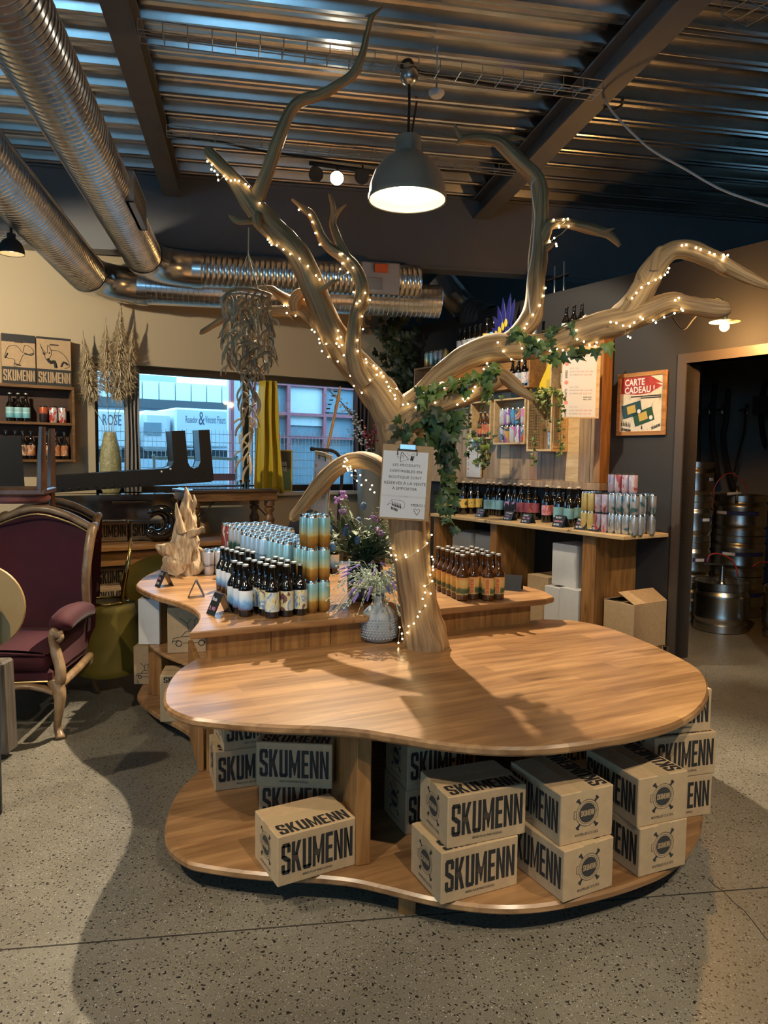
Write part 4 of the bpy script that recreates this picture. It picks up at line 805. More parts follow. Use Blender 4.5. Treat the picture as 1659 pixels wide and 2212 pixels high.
# ------------------------------------------------------------------ price cards
M_SLATE = mat('slate_card', (.022, .026, .034), .35, spec=.6); M_CHALK = mat('chalk_white', (.75, .78, .82), .8); M_PINK = mat('chalk_pink', (.72, .30, .42), .8)
def card(label, loc, rz, w_=.085, h_=.085, lines=()):
    t = thing('price_card', label, 'price card', at(loc, rz), 'slate tent price cards')   # local x along the ridge, front towards -y
    k = h_ * .42; hh = h_ * .90
    for s_, nm in ((-1, 'front_leaf'), (1, 'back_leaf')):
        m_ = MB(); m_._add([(-w_ / 2, s_ * k, 0), (w_ / 2, s_ * k, 0), (w_ / 2, 0, hh), (-w_ / 2, 0, hh), (-w_ / 2, s_ * k + .004 * s_, 0), (w_ / 2, s_ * k + .004 * s_, 0), (w_ / 2, s_ * .004, hh + .001), (-w_ / 2, s_ * .004, hh + .001)], [(0, 1, 2, 3), (7, 6, 5, 4), (0, 4, 5, 1), (2, 6, 7, 3), (1, 5, 6, 2), (0, 3, 7, 4)])
        o = m_.build(nm, M_SLATE, t)
        if s_ < 0:
            yd = Vector((0, k, hh)).normalized(); L_ = math.hypot(k, hh)
            for i, (tx, mm) in enumerate(lines):
                f = 1 - (i + .85) / (len(lines) + .35); letter(tx, mm, o, Vector((-w_ * .38, -k - .005, 0)) + yd * (L_ * f), (1, 0, 0), yd, w_ * (.55 + .2 * ((i + len(tx)) % 2)), L_ * .17, .01, 'chalk_writing')
    return t
ln = [('5.5%', M_CHALK), ('IPA', M_PINK), ('3.90', M_CHALK)]
card('slate price card at the far left end of the counter', PZ(355, 1266, RZ), RR + .1, .075, .10, ln)
card('slate price card seen end on in the middle of the counter edge', PZ(424, 1288, RZ), RR - .35, .08, .10, ln)
card('slate price card nearest the front corner of the counter', PZ(474, 1325, RZ), RR + .12, .085, .115, [('Blonde', M_CHALK), ('3.90', M_PINK)])
card('blank slate price card right of the amber bottles', PZ(1108, 1274, RZ), -.35, .11, .10)
# ------------------------------------------------------------------ driftwood sculpture, vase, bouquets
M_PALEDRIFT = wood('bleached_driftwood', (.24, .145, .07), (.62, .47, .30), (14, 14, 2.0), 3, .75, 0, True, bump=.7)
t = thing('driftwood_sculpture', 'jagged pale driftwood stump on the left end of the counter', 'sculpture', None)
def stump(pts, n=12, wob=.22, seed=1):
    pos = [PY(x, y, d) for x, y, w_, d in pts]; n = int(n * 1.6); sp = spline(pos, 9); rs = spline([Vector((w_ / 2 * d / F_PX, 0, 0)) for x, y, w_, d in pts], 9); mb = MB(); mb.tube(sp, [max(.002, r.x) for r in rs], n); r3 = random.Random(seed); ph = [r3.random() * 6 for _ in range(4)]
    for i in range(len(sp)):
        for j in range(n):
            a = 2 * PI * j / n; f = 1 + wob * 2.0 * mnoise.noise(Vector((math.cos(a) * 1.6 + ph[0], math.sin(a) * 1.6, i * .10))) + wob * 1.6 * mnoise.noise(Vector((math.cos(a) * 4 + ph[1], math.sin(a) * 4, i * .16))) - wob * .9 * abs(mnoise.noise(Vector((math.cos(a) * 7, math.sin(a) * 7 + ph[2], i * .08)))); v = Vector(mb.v[i * n + j]); mb.v[i * n + j] = tuple(sp[i] + (v - sp[i]) * f)
    return mb
DS = 4.95
stump([(392, 1238, 78, DS), (396, 1215, 84, DS), (400, 1190, 72, DS), (402, 1160, 56, DS), (401, 1130, 46, DS), (404, 1100, 32, DS), (405, 1075, 17, DS), (400, 1052, 4, DS)], 26, .16, 3).build('stump', M_PALEDRIFT, t, 60)
for k, b in enumerate(([(385, 1205, 36, DS - .06), (362, 1190, 34, DS - .1), (345, 1182, 20, DS - .12), (338, 1176, 5, DS - .12)], [(392, 1150, 22, DS - .08), (386, 1120, 14, DS - .1), (382, 1100, 9, DS - .1), (381, 1086, 3, DS - .1)], [(410, 1155, 22, DS - .05), (425, 1150, 14, DS - .08), (438, 1138, 4, DS - .1)], [(418, 1190, 18, DS), (432, 1188, 10, DS), (438, 1190, 3, DS)], [(412, 1105, 16, DS), (420, 1085, 8, DS), (418, 1068, 3, DS)], [(388, 1228, 40, DS - .08), (372, 1215, 24, DS - .12), (366, 1200, 8, DS - .12)])): stump(b, 10, .2, k + 9).build('spur', M_PALEDRIFT, t, 60)
M_CERAM = mat('grey_blue_ceramic', (.30, .33, .36), .42)
vz = PZ(818, 1388, TZ)
t = thing('ceramic_vase', 'grey dimpled ceramic vase of lavender at the foot of the trunk', 'vase', Matrix.Translation((vz.x, vz.y + .045, TZ)))
vp = [(.055, 0), (.075, .008), (.090, .035), (.094, .075), (.092, .115), (.082, .150), (.055, .178), (.028, .192), (.023, .205), (.024, .222), (.032, .236), (.029, .236), (.020, .222)]
MB().lathe(vp, 36, cap=False).build('vase_body', M_CERAM, t, True)
dm = MB()
for k in range(8):                                             # rows of small raised dimples
    z = .028 + k * .0135; rr = .0905 + .003 * math.sin((z - .01) / .13 * PI)
    for j in range(34):
        a = 2 * PI * (j + .5 * (k % 2)) / 34; dm.ball((rr * math.cos(a), rr * math.sin(a), z), .0052, 6, 4)
tag(dm.build('dimples', M_CERAM, t, True), kind='stuff')
# lavender and pale sprigs
M_STEM = mat('grey_green_stem', (.22, .27, .18), .7); M_LAV = mat('lavender_bloom', (.24, .17, .50), .7); M_SPRIG = mat('pale_sprig', (.50, .58, .47), .7); M_STRAW = mat('straw_stem', (.42, .37, .22), .7)
bq = thing('lavender_bouquet', 'lavender and pale green sprigs spraying out of the grey vase', 'bouquet', Matrix.Translation((vz.x, vz.y + .045, TZ + .225)))
r2 = random.Random(21)
def spray(parent, n, len0, len1, flower, m_f, m_s, squash=1.0, low=.15, seed=1):
    r3 = random.Random(seed)
    for i in range(n):
        a = r3.random() * 2 * PI; e = low + r3.random() * .95; L_ = len0 + r3.random() * (len1 - len0)
        d = Vector((math.cos(a) * math.cos(e), math.sin(a) * math.cos(e) * squash, math.sin(e))); tip = d * L_ + Vector((0, 0, -.10 * L_ * math.cos(e)))
        mid = Vector((0, 0, .03)) + d * L_ * .5 + Vector((0, 0, .04 * L_ / .2))
        pts = spline([(0, 0, -.05), (0, 0, .0), mid, tip], 3); st = MB(); st.tube(pts, .0013, 4)
        s_ = st.build('stem', m_s, parent)
        f = MB()
        if flower == 'lav':
            dd = (tip - pts[-3]).normalized()
            for k in range(6): f.ball(tip + dd * (k * .0085 - .03), .0075 * (1 - .08 * k), 6, 4, sc=(1, 1, .8))
        elif flower == 'sprig':
            for k in range(9):
                q = pts[4 + int(k * (len(pts) - 5) / 9)]; o = Vector((r3.uniform(-1, 1), r3.uniform(-1, 1), r3.uniform(-.3, 1))).normalized() * .014
                f.ball(q + o, .0058, 5, 4); f.tube([q, q + o], .0009, 3)
            f.ball(tip, .006, 5, 4)
        else: f.ball(tip, .0075, 6, 4)
        tag(f.build('bloom', m_f, s_), kind='stuff')
spray(bq, 34, .16, .27, 'lav', M_LAV, M_STEM, .7, .0, 3); spray(bq, 64, .14, .30, 'sprig', M_SPRIG, M_SPRIG, .7, -.25, 4); spray(bq, 18, .18, .32, 'dot', M_STRAW, M_STRAW, .7, -.3, 6)
# tall artificial bouquet behind
fb = PZ(772, 1300, RZ); fb = Vector((-.10, 4.12, RZ))
t = thing('flower_pot', 'dark glazed pot of tall artificial flowers left of the trunk', 'pot', Matrix.Translation(fb))
MB().lathe([(.075, 0), (.10, .02), (.105, .14), (.095, .20), (.085, .20), (.09, .15)], 24, cap=False).build('pot_body', mat('dark_teal_glaze', (.02, .03, .035), .25), t, 40)
tb2 = thing('artificial_bouquet', 'tall artificial bouquet of thistles and purple flowers behind the grey vase', 'bouquet', Matrix.Translation(fb + Vector((0, 0, .19))))
M_LEAF1 = mat('bouquet_leaf', (.075, .12, .05), .6); M_THIS = mat('blue_thistle', (.10, .19, .36), .75, bump=.6, bscale=200); M_MAUVE = mat('mauve_bloom', (.42, .20, .48), .7); M_WHITEFL = mat('white_bloom', (.66, .68, .66), .7); M_OLIVE = mat('olive_sprig', (.20, .24, .13), .7)
leafm = MB()._add([(0, 0, 0), (.012, .03, .003), (.010, .07, .0), (0, .10, -.006), (-.010, .07, .0), (-.012, .03, .003)], [(0, 1, 2, 3, 4, 5)]).mesh('leaf', M_LEAF1)
r3 = random.Random(8)
for i in range(84):
    a = r3.random() * 2 * PI; L_ = .16 + r3.random() * .28; e = .30 + r3.random() * .95; d = Vector((math.cos(a) * math.cos(e), math.sin(a) * math.cos(e) * .7, math.sin(e))); tip = d * L_
    pts = spline([(0, 0, -.15), (d.x * .04, d.y * .04, .04), d * L_ * .6 + Vector((0, 0, .02)), tip], 3); s_ = MB().tube(pts, .002, 4).build('stem', M_OLIVE, tb2)
    for k in range(4):
        q = pts[3 + k]; M = Matrix.Translation(q) @ Matrix.Rotation(r3.random() * 6.28, 4, 'Z') @ Matrix.Rotation(r3.uniform(-.2, .9), 4, 'X') @ Matrix.Scale(r3.uniform(.6, 1.3), 4); obj('leaf', leafm, s_, M)
    kind = i % 5
    f = MB()
    if kind == 0: f.ball(tip, .020, 10, 8, sc=(.85, .85, 1.25)).build('thistle_head', M_THIS, s_, True)
    elif kind == 1:
        for k in range(9): f.ball(tip + Vector((r3.uniform(-1, 1), r3.uniform(-1, 1), r3.uniform(-.6, 1))) * .018, .010, 6, 4)
        f.build('mauve_flower', M_MAUVE, s_, True)
    elif kind == 2:
        for k in range(6): a2 = k * PI / 3; f._add([(0, 0, 0), (.014 * math.cos(a2 - .4), .014 * math.sin(a2 - .4), .004), (.026 * math.cos(a2), .026 * math.sin(a2), .008), (.014 * math.cos(a2 + .4), .014 * math.sin(a2 + .4), .004)], [(0, 1, 2, 3)], Matrix.Translation(tip))
        f.build('white_flower', M_WHITEFL if i % 2 else M_THIS, s_)
    else:
        for k in range(14): f.ball(tip + Vector((r3.uniform(-1, 1), r3.uniform(-1, 1), r3.uniform(-1.6, .8))) * .025, .005, 5, 4)
        f.build('seed_head', M_OLIVE, s_)
# ------------------------------------------------------------------ right wall: back board, boxes, counter
def RP(x, y, z): return MR @ Vector((x, y, z))
def rat(x, y, z, rz=0): return MR @ at((x, y, z), rz)
t = thing('plank_backboard', 'framed board of vertical weathered planks behind the wall boxes', 'backboard', MR.copy())
x = -3.40; rr = random.Random(2); PWd = [.16, .13, .15, .17, .14]
k = 0
while x < -.83:
    wd = min(PWd[k % 5], -.80 - x); MB().bbox(x, x + wd - .003, -.10 - .004 * rr.random(), -.02, 1.40, 2.66, .003).build('plank', M_PLANK if k % 3 else M_PALE if k % 2 else M_OAK, t); x += wd; k += 1
MB().bbox(-3.42, -.73, -.125, -.02, 1.335, 1.40, .004).build('bottom_rail', M_PLANK, t); MB().bbox(-.80, -.73, -.125, -.0, 1.40, 2.66, .004).build('end_stile', M_OAK, t)
M_BIN = M_PALE
def wallbox(label, x0, x1, z0, z1, y0, y1, m_=None, th=.018, back=True, name='wall_box'):
    t = thing(name, label, 'wall shelf', MR.copy()); m_ = m_ or M_BIN
    MB().bbox(x0, x1, y0, y1, z0, z0 + th, .002).build('bottom_panel', m_, t); MB().bbox(x0, x1, y0, y1, z1 - th, z1, .002).build('top_panel', m_, t)
    MB().bbox(x0, x0 + th, y0, y1, z0 + th, z1 - th, .002).build('side_panel', m_, t); MB().bbox(x1 - th, x1, y0, y1, z0 + th, z1 - th, .002).build('side_panel', m_, t)
    if back: MB().box(x0 + th, x1 - th, y1 - .008, y1, z0 + th, z1 - th).build('back_panel', m_, t)
    return t
wallbox('long wooden shelf box high on the planks, left of the upper right box', -2.66, -1.43, 2.265, 2.70, -.31, -.105, M_OAKH)
wallbox('dark framed shelf box at the upper left end of the shelf wall', -3.30, -2.68, 2.17, 2.605, -.31, -.105, M_PLANK)
wallbox('pale wooden box at the upper right of the shelf wall with white-labelled bottles', -1.17, -.85, 2.205, 2.655, -.31, -.105)
wallbox('small pale wall box holding three red-labelled amber bottles', -2.385, -2.065, 1.80, 2.185, -.225, -.105)
wallbox('pale wall box holding two rows of colourful cans', -2.02, -1.565, 1.742, 2.19, -.225, -.105)
cr = wallbox('wooden crate with wire mesh sides hung on the planks', -1.45, -1.13, 1.672, 2.19, -.31, -.105, None, .02, False, 'wire_crate')
def mesh_panel(parent, pts, nu, nv, r=.0018):
    p00, p10, p01 = [Vector(p) for p in pts]; m_ = MB()
    for i in range(nu + 1): m_.tube([p00 + (p10 - p00) * (i / nu), p01 + (p10 - p00) * (i / nu)], r, 4)
    for i in range(nv + 1): m_.tube([p00 + (p01 - p00) * (i / nv), p10 + (p01 - p00) * (i / nv)], r, 4)
    m_.build('wire_mesh', M_MATTE, parent)
mesh_panel(cr, [(-1.43, -.295, 1.70), (-1.29, -.295, 1.70), (-1.43, -.295, 2.10)], 6, 16); mesh_panel(cr, [(-1.128, -.28, 1.70), (-1.128, -.14, 1.70), (-1.128, -.28, 2.10)], 6, 16)
MB().bbox(-1.131, -1.127, -.29, -.12, 1.70, 2.12, .001).build('mesh_backing', M_PALE, cr)
# bottles and cans in the boxes
L_RED = art('red_print_label', [(.10, .12, .40), (.60, .10, .04), (.62, .14, .05), (.66, .30, .05), (.12, .20, .5)], 8, .5)
L_WHT = art('white_print_label', [(.10, .12, .16), (.62, .64, .64), (.68, .69, .68), (.50, .60, .62), (.2, .3, .4)], 10, .5)
L_PASTEL = art('pastel_print_label', [(.30, .40, .50), (.62, .55, .50), (.66, .60, .58), (.50, .30, .40), (.25, .45, .55)], 10, .5)
bR = bottle_proto('beer_bottle', 'amber bottle with a red print label in the small wall box', .262, .0345, M_GLASSA, M_CAPS, L_RED)
for i in range(3): put(bR, RP(-2.285 + i * .072, -.168, 1.818), RR + i, 'red label bottles in the small wall box', 'red-label amber bottle in the small wall box, ' + NTH[i])
cols = [(.62, .10, .06), (.10, .35, .66), (.70, .25, .45), (.10, .10, .12), (.66, .35, .08), (.55, .55, .58), (.35, .14, .5), (.70, .70, .72)]
C_MIX = []
for i in range(4): C_MIX.append(art('bright_can_print', [cols[i], cols[(i * 2 + 1) % 8], cols[(i + 3) % 8], cols[(i + 5) % 8], cols[(i + 2) % 8]], 4.5, .3, .2))
for lv in range(2):
    for i in range(5):
        q = can_proto('beer_can', ('upper' if lv else 'lower') + ' row can in the pale wall box, ' + ['leftmost', 'second from left', 'third from left', 'fourth from left', 'rightmost'][i], .168, .0335, C_MIX[(i + lv * 2) % 4]); put(q, RP(-1.945 + i * .076, -.168, 1.762 + lv * .172), RR + i * 1.3 + lv)
q = can_proto('beer_can', 'single blue grey can standing in the wire crate', .168, .0335, art('blue_grey_can', [(.10, .18, .28), (.30, .38, .45), (.55, .58, .58), (.20, .28, .36), (.5, .4, .35)], 6, .3, .3)); put(q, RP(-1.20, -.24, 1.692), RR)
bW = bottle_proto('beer_bottle', 'dark bottle with white art label in the upper right wall box', .29, .040, M_GLASSD, M_CAPS, L_WHT)
for i in range(3): put(bW, RP(-1.09 + i * .085, -.20, 2.224), RR + i, 'white label bottles in the upper right wall box', 'white-label bottle inside upper right wall box, ' + NTH[i])
bT = bottle_proto('beer_bottle', 'tall dark bottle with white label on top of the upper right wall box', .30, .040, M_GLASSD, M_MATTE, L_WHT)
for i in range(3): put(bT, RP(-1.10 + i * .09, -.20, 2.655), RR + 2 * i, 'bottles on top of the upper right wall box', 'tall bottle on top of upper right wall box, ' + NTH[i])
bP = bottle_proto('beer_bottle', 'dark bottle with pastel label inside the long shelf box', .28, .038, M_GLASSD, M_MATTE, L_PASTEL)
for i in range(4): put(bP, RP(-1.78 + i * .085, -.20, 2.283), RR + 1.7 * i, 'bottles inside the long shelf box', 'pastel-label bottle inside the long shelf box, ' + NTH[i])
for i in range(4): put(bP, RP(-3.22 + i * .085, -.20, 2.19), RR + i, 'bottles inside the upper left shelf box', 'pastel-label bottle inside upper left shelf box, ' + NTH[i])
bp_l = [L_WHT, L_PASTEL, L_WHT, L_PASTEL, L_WHT, mat('yellow_label', (.68, .48, .12), .5), mat('cyan_label', (.16, .45, .66), .5), mat('pink_label', (.60, .28, .42), .5)]
for i in range(8):
    q = bottle_proto('beer_bottle', 'dark bottle on top of the long shelf box, ' + ['first', 'second', 'third', 'fourth', 'fifth', 'sixth, yellow-labelled', 'seventh, cyan-labelled', 'eighth, pink-labelled'][i] + ' from the left', .27 if i < 5 else .31, .036 if i < 5 else .044, M_GLASSD, M_MATTE, bp_l[i])
    put(q, RP(-2.60 + i * .083 + (.02 * (i - 4) if i > 4 else 0), -.21, 2.70), RR + i)
bU = bottle_proto('beer_bottle', 'dark bottle behind the blue feather wing on the long shelf box', .30, .040, M_GLASSD, M_MATTE, L_WHT)
for i in range(2): put(bU, RP(-1.62 + i * .10, -.20, 2.70), RR, 'bottles behind the feather wing', 'dark bottle behind the blue feather wing, ' + ('left', 'right')[i])
cT = [C_POP, C_SKY, C_MTN, C_FISH, art('gold_can', [(.2, .22, .3), (.62, .42, .10), (.66, .46, .12), (.6, .58, .55), (.25, .3, .4)], 6, .3, .3)]
for i in range(5): put(can_proto('beer_can', 'can on top of the upper left shelf box, ' + ['leftmost', 'second', 'third', 'fourth', 'rightmost'][i] + ' of five', .168, .0335, cT[i]), RP(-3.13 + i * .085, -.25, 2.605), RR + i)
# yellow wooden figure and blue feather wing
t = thing('yellow_figure', 'yellow painted wooden figure standing on the wire crate', 'ornament', rat(-1.29, -.21, 2.19))
fig = [(-.12, 0), (.085, 0), (.10, .06), (.075, .12), (.085, .17), (.10, .24), (.085, .31), (.09, .36), (.055, .40), (.02, .36), (.015, .30), (-.01, .24), (-.05, .18), (-.09, .11)]
MB().prism(fig, -.02, .02, Matrix.Rotation(PI / 2, 4, 'X'), .004).build('cut_out', mat('yellow_paint', (.72, .50, .03), .4), t)
MB().lathe([(0, 0), (.03, 0)], 18, Matrix.Translation((.03, -.0208, .09)) @ Matrix.Rotation(PI / 2, 4, 'X'), False).build('sound_hole', mat('dark_brown_dot', (.12, .04, .02), .6), t)
MB().box(.0, .07, -.022, -.0205, .045, .135).build('face_plate', mat('ochre_paint', (.50, .34, .05), .5), t)
t = thing('feather_wing', 'deep blue wing ornament with yellow lower feathers above the branch', 'ornament', rat(-1.92, -.22, 2.70))
M_BLUEF = mat('blue_feather', (.022, .025, .17), .35, spec=.6); M_YELF = mat('yellow_feather', (.62, .50, .05), .45)
def feather(w_, L_): return [(0, 0), (w_ * .7, L_ * .2), (w_, L_ * .55), (w_ * .55, L_ * .85), (0, L_), (-w_ * .55, L_ * .85), (-w_, L_ * .55), (-w_ * .7, L_ * .2)]
for k, (a, L_) in enumerate(((-42, .22), (-26, .30), (-14, .38), (-4, .44), (8, .47), (16, .42))): MB().prism(feather(.036, L_), -.006, .006, at((.04, .01 * k - .04, .03)) @ Matrix.Rotation(math.radians(a), 4, 'Y') @ Matrix.Rotation(PI / 2, 4, 'X'), .002).build('blue_feather', M_BLUEF, t)
for k in range(7): MB().prism(feather(.038, .17), -.006, .006, at((.02 + .018 * k, -.06, -.02 + .012 * k)) @ Matrix.Rotation(math.radians(-55 + 18 * k), 4, 'Y') @ Matrix.Rotation(PI / 2, 4, 'X'), .002).build('blue_feather', M_BLUEF, t)
for k in range(5): MB().prism(feather(.022, .085), -.005, .005, at((-.01 + .036 * k, -.078, .045 + .028 * k)) @ Matrix.Rotation(math.radians(-40 + 10 * k), 4, 'Y') @ Matrix.Rotation(PI / 2, 4, 'X'), .002).build('yellow_feather', M_YELF, t)
# ------------------------------------------------------------------ wall counter
CZ = 1.02
t = thing('wall_counter', 'long wooden counter along the charcoal wall, loaded with bottles and cans', 'counter', MR.copy())
MB().bbox(-2.62, -.10, -.55, -.005, CZ - .032, CZ, .004).build('counter_top', M_PALE, t)
for x0 in (-.545, -1.70, -2.60): MB().bbox(x0, x0 + (.14 if x0 > -1 else .09), -.51, -.005, 0, CZ - .032, .003).build('upright', M_OAK, t)
bigs = {}
def big(label, cap, lab, pxs, zl=(.20, .47), group=None):
    q = bottle_proto('large_bottle', label, .345, .0455, M_GLASSD, cap, lab, zl=zl, neck=.34, shoulder=.64)
    for i, (px, py) in enumerate(sorted(pxs)):
        p = PZ(px, py, CZ); put(q, p, RR + 2.2 * i, group, label + ', ' + (NTH[i] if i < len(pxs) - 1 else 'rightmost'))
zc = lambda L_: [(940 + a * .199, 1020 + b * .199) for a, b in L_]
big('large orange-yellow label bottle on wall counter', M_CAPC, art('orange_yellow_label', [(.08, .10, .04), (.66, .42, .08), (.70, .48, .12), (.70, .50, .14), (.5, .2, .05)], 9), zc([(300, 455), (385, 452), (462, 450), (330, 425), (420, 425), (140, 430), (60, 430), (215, 440), (235, 415), (180, 408)]), group='yellow label bottles on the wall counter')
big('large sky-blue label bottle on wall counter', M_CAPC, mat('sky_label', (.24, .50, .62), .5, var=.15, vscale=40), zc([(572, 468), (635, 470), (697, 478), (600, 440), (665, 445), (530, 440)]), group='sky blue label bottles on the wall counter')
big('large purple-strip bottle on wall counter', M_CAPC, art('purple_strip_label', [(.01, .01, .012), (.012, .01, .012), (.015, .01, .012), (.35, .25, .55), (.5, .45, .6)], 8), zc([(795, 490), (862, 495), (740, 470), (825, 460)]), group='purple strip bottles on the wall counter')
big('large burgundy label bottle on wall counter', M_CAPC, art('burgundy_label', [(.20, .04, .07), (.22, .05, .08), (.25, .07, .10), (.24, .05, .08), (.60, .42, .15)], 8), zc([(928, 508), (1008, 512), (1085, 515), (965, 480), (1045, 485), (1125, 500)]), group='burgundy label bottles on the wall counter')
big('large rose label bottle on wall counter', M_CAPC, art('rose_label', [(.40, .10, .12), (.45, .14, .17), (.55, .25, .30), (.62, .40, .45), (.3, .06, .08)], 9), zc([(1205, 545), (1285, 540)]), group='rose label bottles on the wall counter')
big('large turquoise label bottle on wall counter', M_CAPC, mat('turquoise_label', (.20, .42, .48), .5, var=.12, vscale=30), zc([(1335, 572), (1448, 592), (1545, 580), (1390, 545)]), group='turquoise label bottles on the wall counter')
crd = lambda L_: [(850 + a * .3315, 600 + b * .3315) for a, b in L_]
nm = ['leftmost, beside the ivy', 'in front of the yellow-label bottles', 'in front of the purple-strip bottle', 'in front of the burgundy bottles', 'in front of the turquoise-label bottles', 'left half of the twin card under the yellow cans', 'right half of the twin card under the yellow cans', 'rightmost, by the silver cans']
tx = [('Triple', '9%'), ('La Yellow', '7%'), ('La Funanbul', 'Noire'), ('Sarrasin', '5%  6%'), ('Petit Barr', 'ambree'), ('Pina de Luz', 'Petit Soleil'), ('Bougies', 'Pale Ale'), ('Granola', 'pilsner')]
for i, (a, b) in enumerate([(372, 1540), (555, 1560), (738, 1582), (855, 1600), (1068, 1625), (1215, 1642), (1305, 1652), (1405, 1662)]):
    p = PZ(*crd([(a, b)])[0], CZ); q = card('slate card on wall counter, ' + nm[i], p + BV * .04, RR, .115 if i < 4 else .12, .095 if i < 4 else .11, [(tx[i][0], M_CHALK), (tx[i][1], M_PINK), ('6%', M_CHALK)])
C_YEL = mat('cream_yellow_can', (.62, .46, .16), .3, .3, var=.12, vscale=40); C_PINK = art('pink_swirl_can', [(.45, .10, .10), (.62, .42, .46), (.55, .45, .55), (.66, .6, .62), (.2, .18, .2)], 6, .3, .3); C_SILV = art('silver_leaf_can', [(.10, .22, .24), (.45, .46, .46), (.55, .56, .56), (.60, .60, .60), (.14, .16, .2)], 6, .25, .6)
def cc(label, m_, spec, group, lid=None):
    q = can_proto('beer_can', label, .160, .0335, m_, lid)
    xs = sorted({round(s_[0], 3) for s_ in spec})
    for x, y, lv in spec: put(q, RP(x, y, CZ + lv * .160), RR + x * 40 + lv, group, gl(label, 0 if y < -.4 else 1 if y < -.3 else 2, xs.index(round(x, 3)), len(xs), lv if lv < 2 else None))
X0 = -.60
cc('cream yellow can on wall counter', C_YEL, [(X0 + i * .07, -.36 - k * .07, lv) for i in range(2) for k in range(2) for lv in range(2)], 'yellow cans on the wall counter')
cc('pink swirl can on wall counter', C_PINK, [(X0 + .145 + i * .07, -.36 - k * .07, lv) for i in range(2) for k in range(2) for lv in range(2)], 'pink cans on the wall counter', M_MATTE)
cc('silver leaf can on wall counter', C_SILV, [(X0 + .285 + i * .07, -.36 - k * .07, lv) for i in range(4) for k in range(2) for lv in range(2)] + [(X0 + .285 + i * .07, -.22, lv) for i in range(2, 4) for lv in range(2)], 'silver cans on the wall counter')
cc('black-lidded pink can on third level', C_PINK, [(X0 + .21 + i * .07, -.36, 2) for i in range(4)], 'third level cans on the wall counter', M_MATTE)
# cartons below
def rc(label, x, y, z, L_, W_, H_, m_, rz=0): return carton(label, rat(x, y, z, rz), L_, W_, H_, m_=m_)
rc('white carton standing on other cartons under the wall counter', -.93, -.46, .52, .28, .3, .36, M_WHITEBOX)
rc('white carton on the floor under the wall counter, left of the upright', -.98, -.49, 0, .20, .3, .50, M_WHITEBOX); rc('white carton with printed lid under the wall counter beside the upright', -.77, -.52, 0, .21, .3, .52, M_WHITEBOX)
rc('brown carton half hidden behind the white cartons under the wall counter', -1.25, -.44, 0, .26, .3, .56, None)
rc('pale blue carton under the left bay of the wall counter', -2.05, -.40, .45, .25, .3, .40, M_WHITEBOX); rc('pale carton beside the pale blue one under the left bay of the wall counter', -2.42, -.40, .45, .30, .3, .40, M_WHITEBOX); rc('large brown carton carrying the two pale cartons under the left bay', -2.44, -.41, 0, .66, .35, .45, None)
t = thing('wooden_plinth', 'low wooden plinth under the open carton by the doorway', 'plinth', rat(-.36, -.44, 0)); MB().bbox(0, .27, 0, .42, .0, .09, .004).build('plinth_body', M_OAKH, t); MB().bbox(-.01, .28, -.01, .43, .09, .115, .003).build('plinth_top', M_OAKH, t)
t = thing('open_carton', 'open brown carton with lifted flaps on the plinth beside the doorway', 'box', rat(-.37, -.43, .115))
MB().bbox(0, .30, 0, .40, 0, .36, .003).build('carton', M_KRAFT, t)
for q in (((0, 0, .36), (0, .40, .36), (.14, .40, .40), (.14, 0, .40)), ((.30, 0, .36), (.30, .40, .36), (.15, .41, .44), (.15, -.01, .44))):
    n_ = Vector((0, 0, .004)); m_ = MB(); v = [Vector(p) for p in q]; m_._add(v + [p + n_ for p in v], [(0, 1, 2, 3), (7, 6, 5, 4), (0, 4, 5, 1), (1, 5, 6, 2), (2, 6, 7, 3), (3, 7, 4, 0)]); m_.build('flap', M_KRAFT, t)
MB().box(.13, .17, -.001, 0, .26, .36).build('tape', M_TAPE, t)
t = thing('socket_plate', 'small wire bracket on the wall beside the plinth', 'bracket', rat(-.08, -.05, 0)); MB().tube([(0, 0, .02), (0, 0, .11), (.05, 0, .11), (.05, 0, .02)], .004, 5).build('wire_frame', M_STEEL, t)
# ------------------------------------------------------------------ poster and clipboards
M_POST = art('poster_paper', [(.46, .40, .30), (.60, .54, .42), (.64, .58, .46), (.62, .56, .44), (.5, .44, .34)], 5, .5); M_CRIM = mat('poster_red', (.33, .03, .025), .5, var=.25, vscale=25)
M_CARDG = mat('gift_card_green', (.02, .07, .035), .4); M_CARDB = mat('gift_card_blue', (.02, .06, .075), .4); M_GOLD = mat('gift_card_gold', (.50, .35, .08), .4)
pw, ph = .487, .522
t = thing('framed_poster', 'wood-framed gift card poster reading CARTE CADEAU on the charcoal wall', 'poster', rat(-.655, -.022, 1.81))
for b in ((0, pw, 0, .035), (0, pw, ph - .035, ph), (0, .035, .035, ph - .035), (pw - .035, pw, .035, ph - .035)): MB().bbox(b[0], b[1], 0, .021, b[2], b[3], .002).build('frame_bar', M_OAKH, t)
pn = MB().box(.035, pw - .035, .006, .012, .035, ph - .035).build('poster_sheet', M_POST, t)
MB()._add([(.036, .0055, ph - .036), (.036, .0055, .355), (.20, .0055, .338), (.33, .0055, .345), (.45, .0055, .40), (.38, .0055, .425), (.45, .0055, .42), (.33, .0055, ph - .036)], [(0, 1, 2, 3, 4, 5, 6, 7)]).build('red_splash', M_CRIM, pn)
letter('CARTE', M_WHITE, pn, (.075, .005, .415), (1, 0, 0), (0, 0, 1), .20, .058, .03); letter('CADEAU !', M_WHITE, pn, (.075, .005, .350), (1, 0, 0), (0, 0, 1), .30, .058, .03)
MB().box(.14, .44, .005, .0055, .318, .328).build('caption_bar', M_INK, pn); MB().box(.24, .44, .005, .0055, .303, .313).build('caption_bar', M_INK, pn)
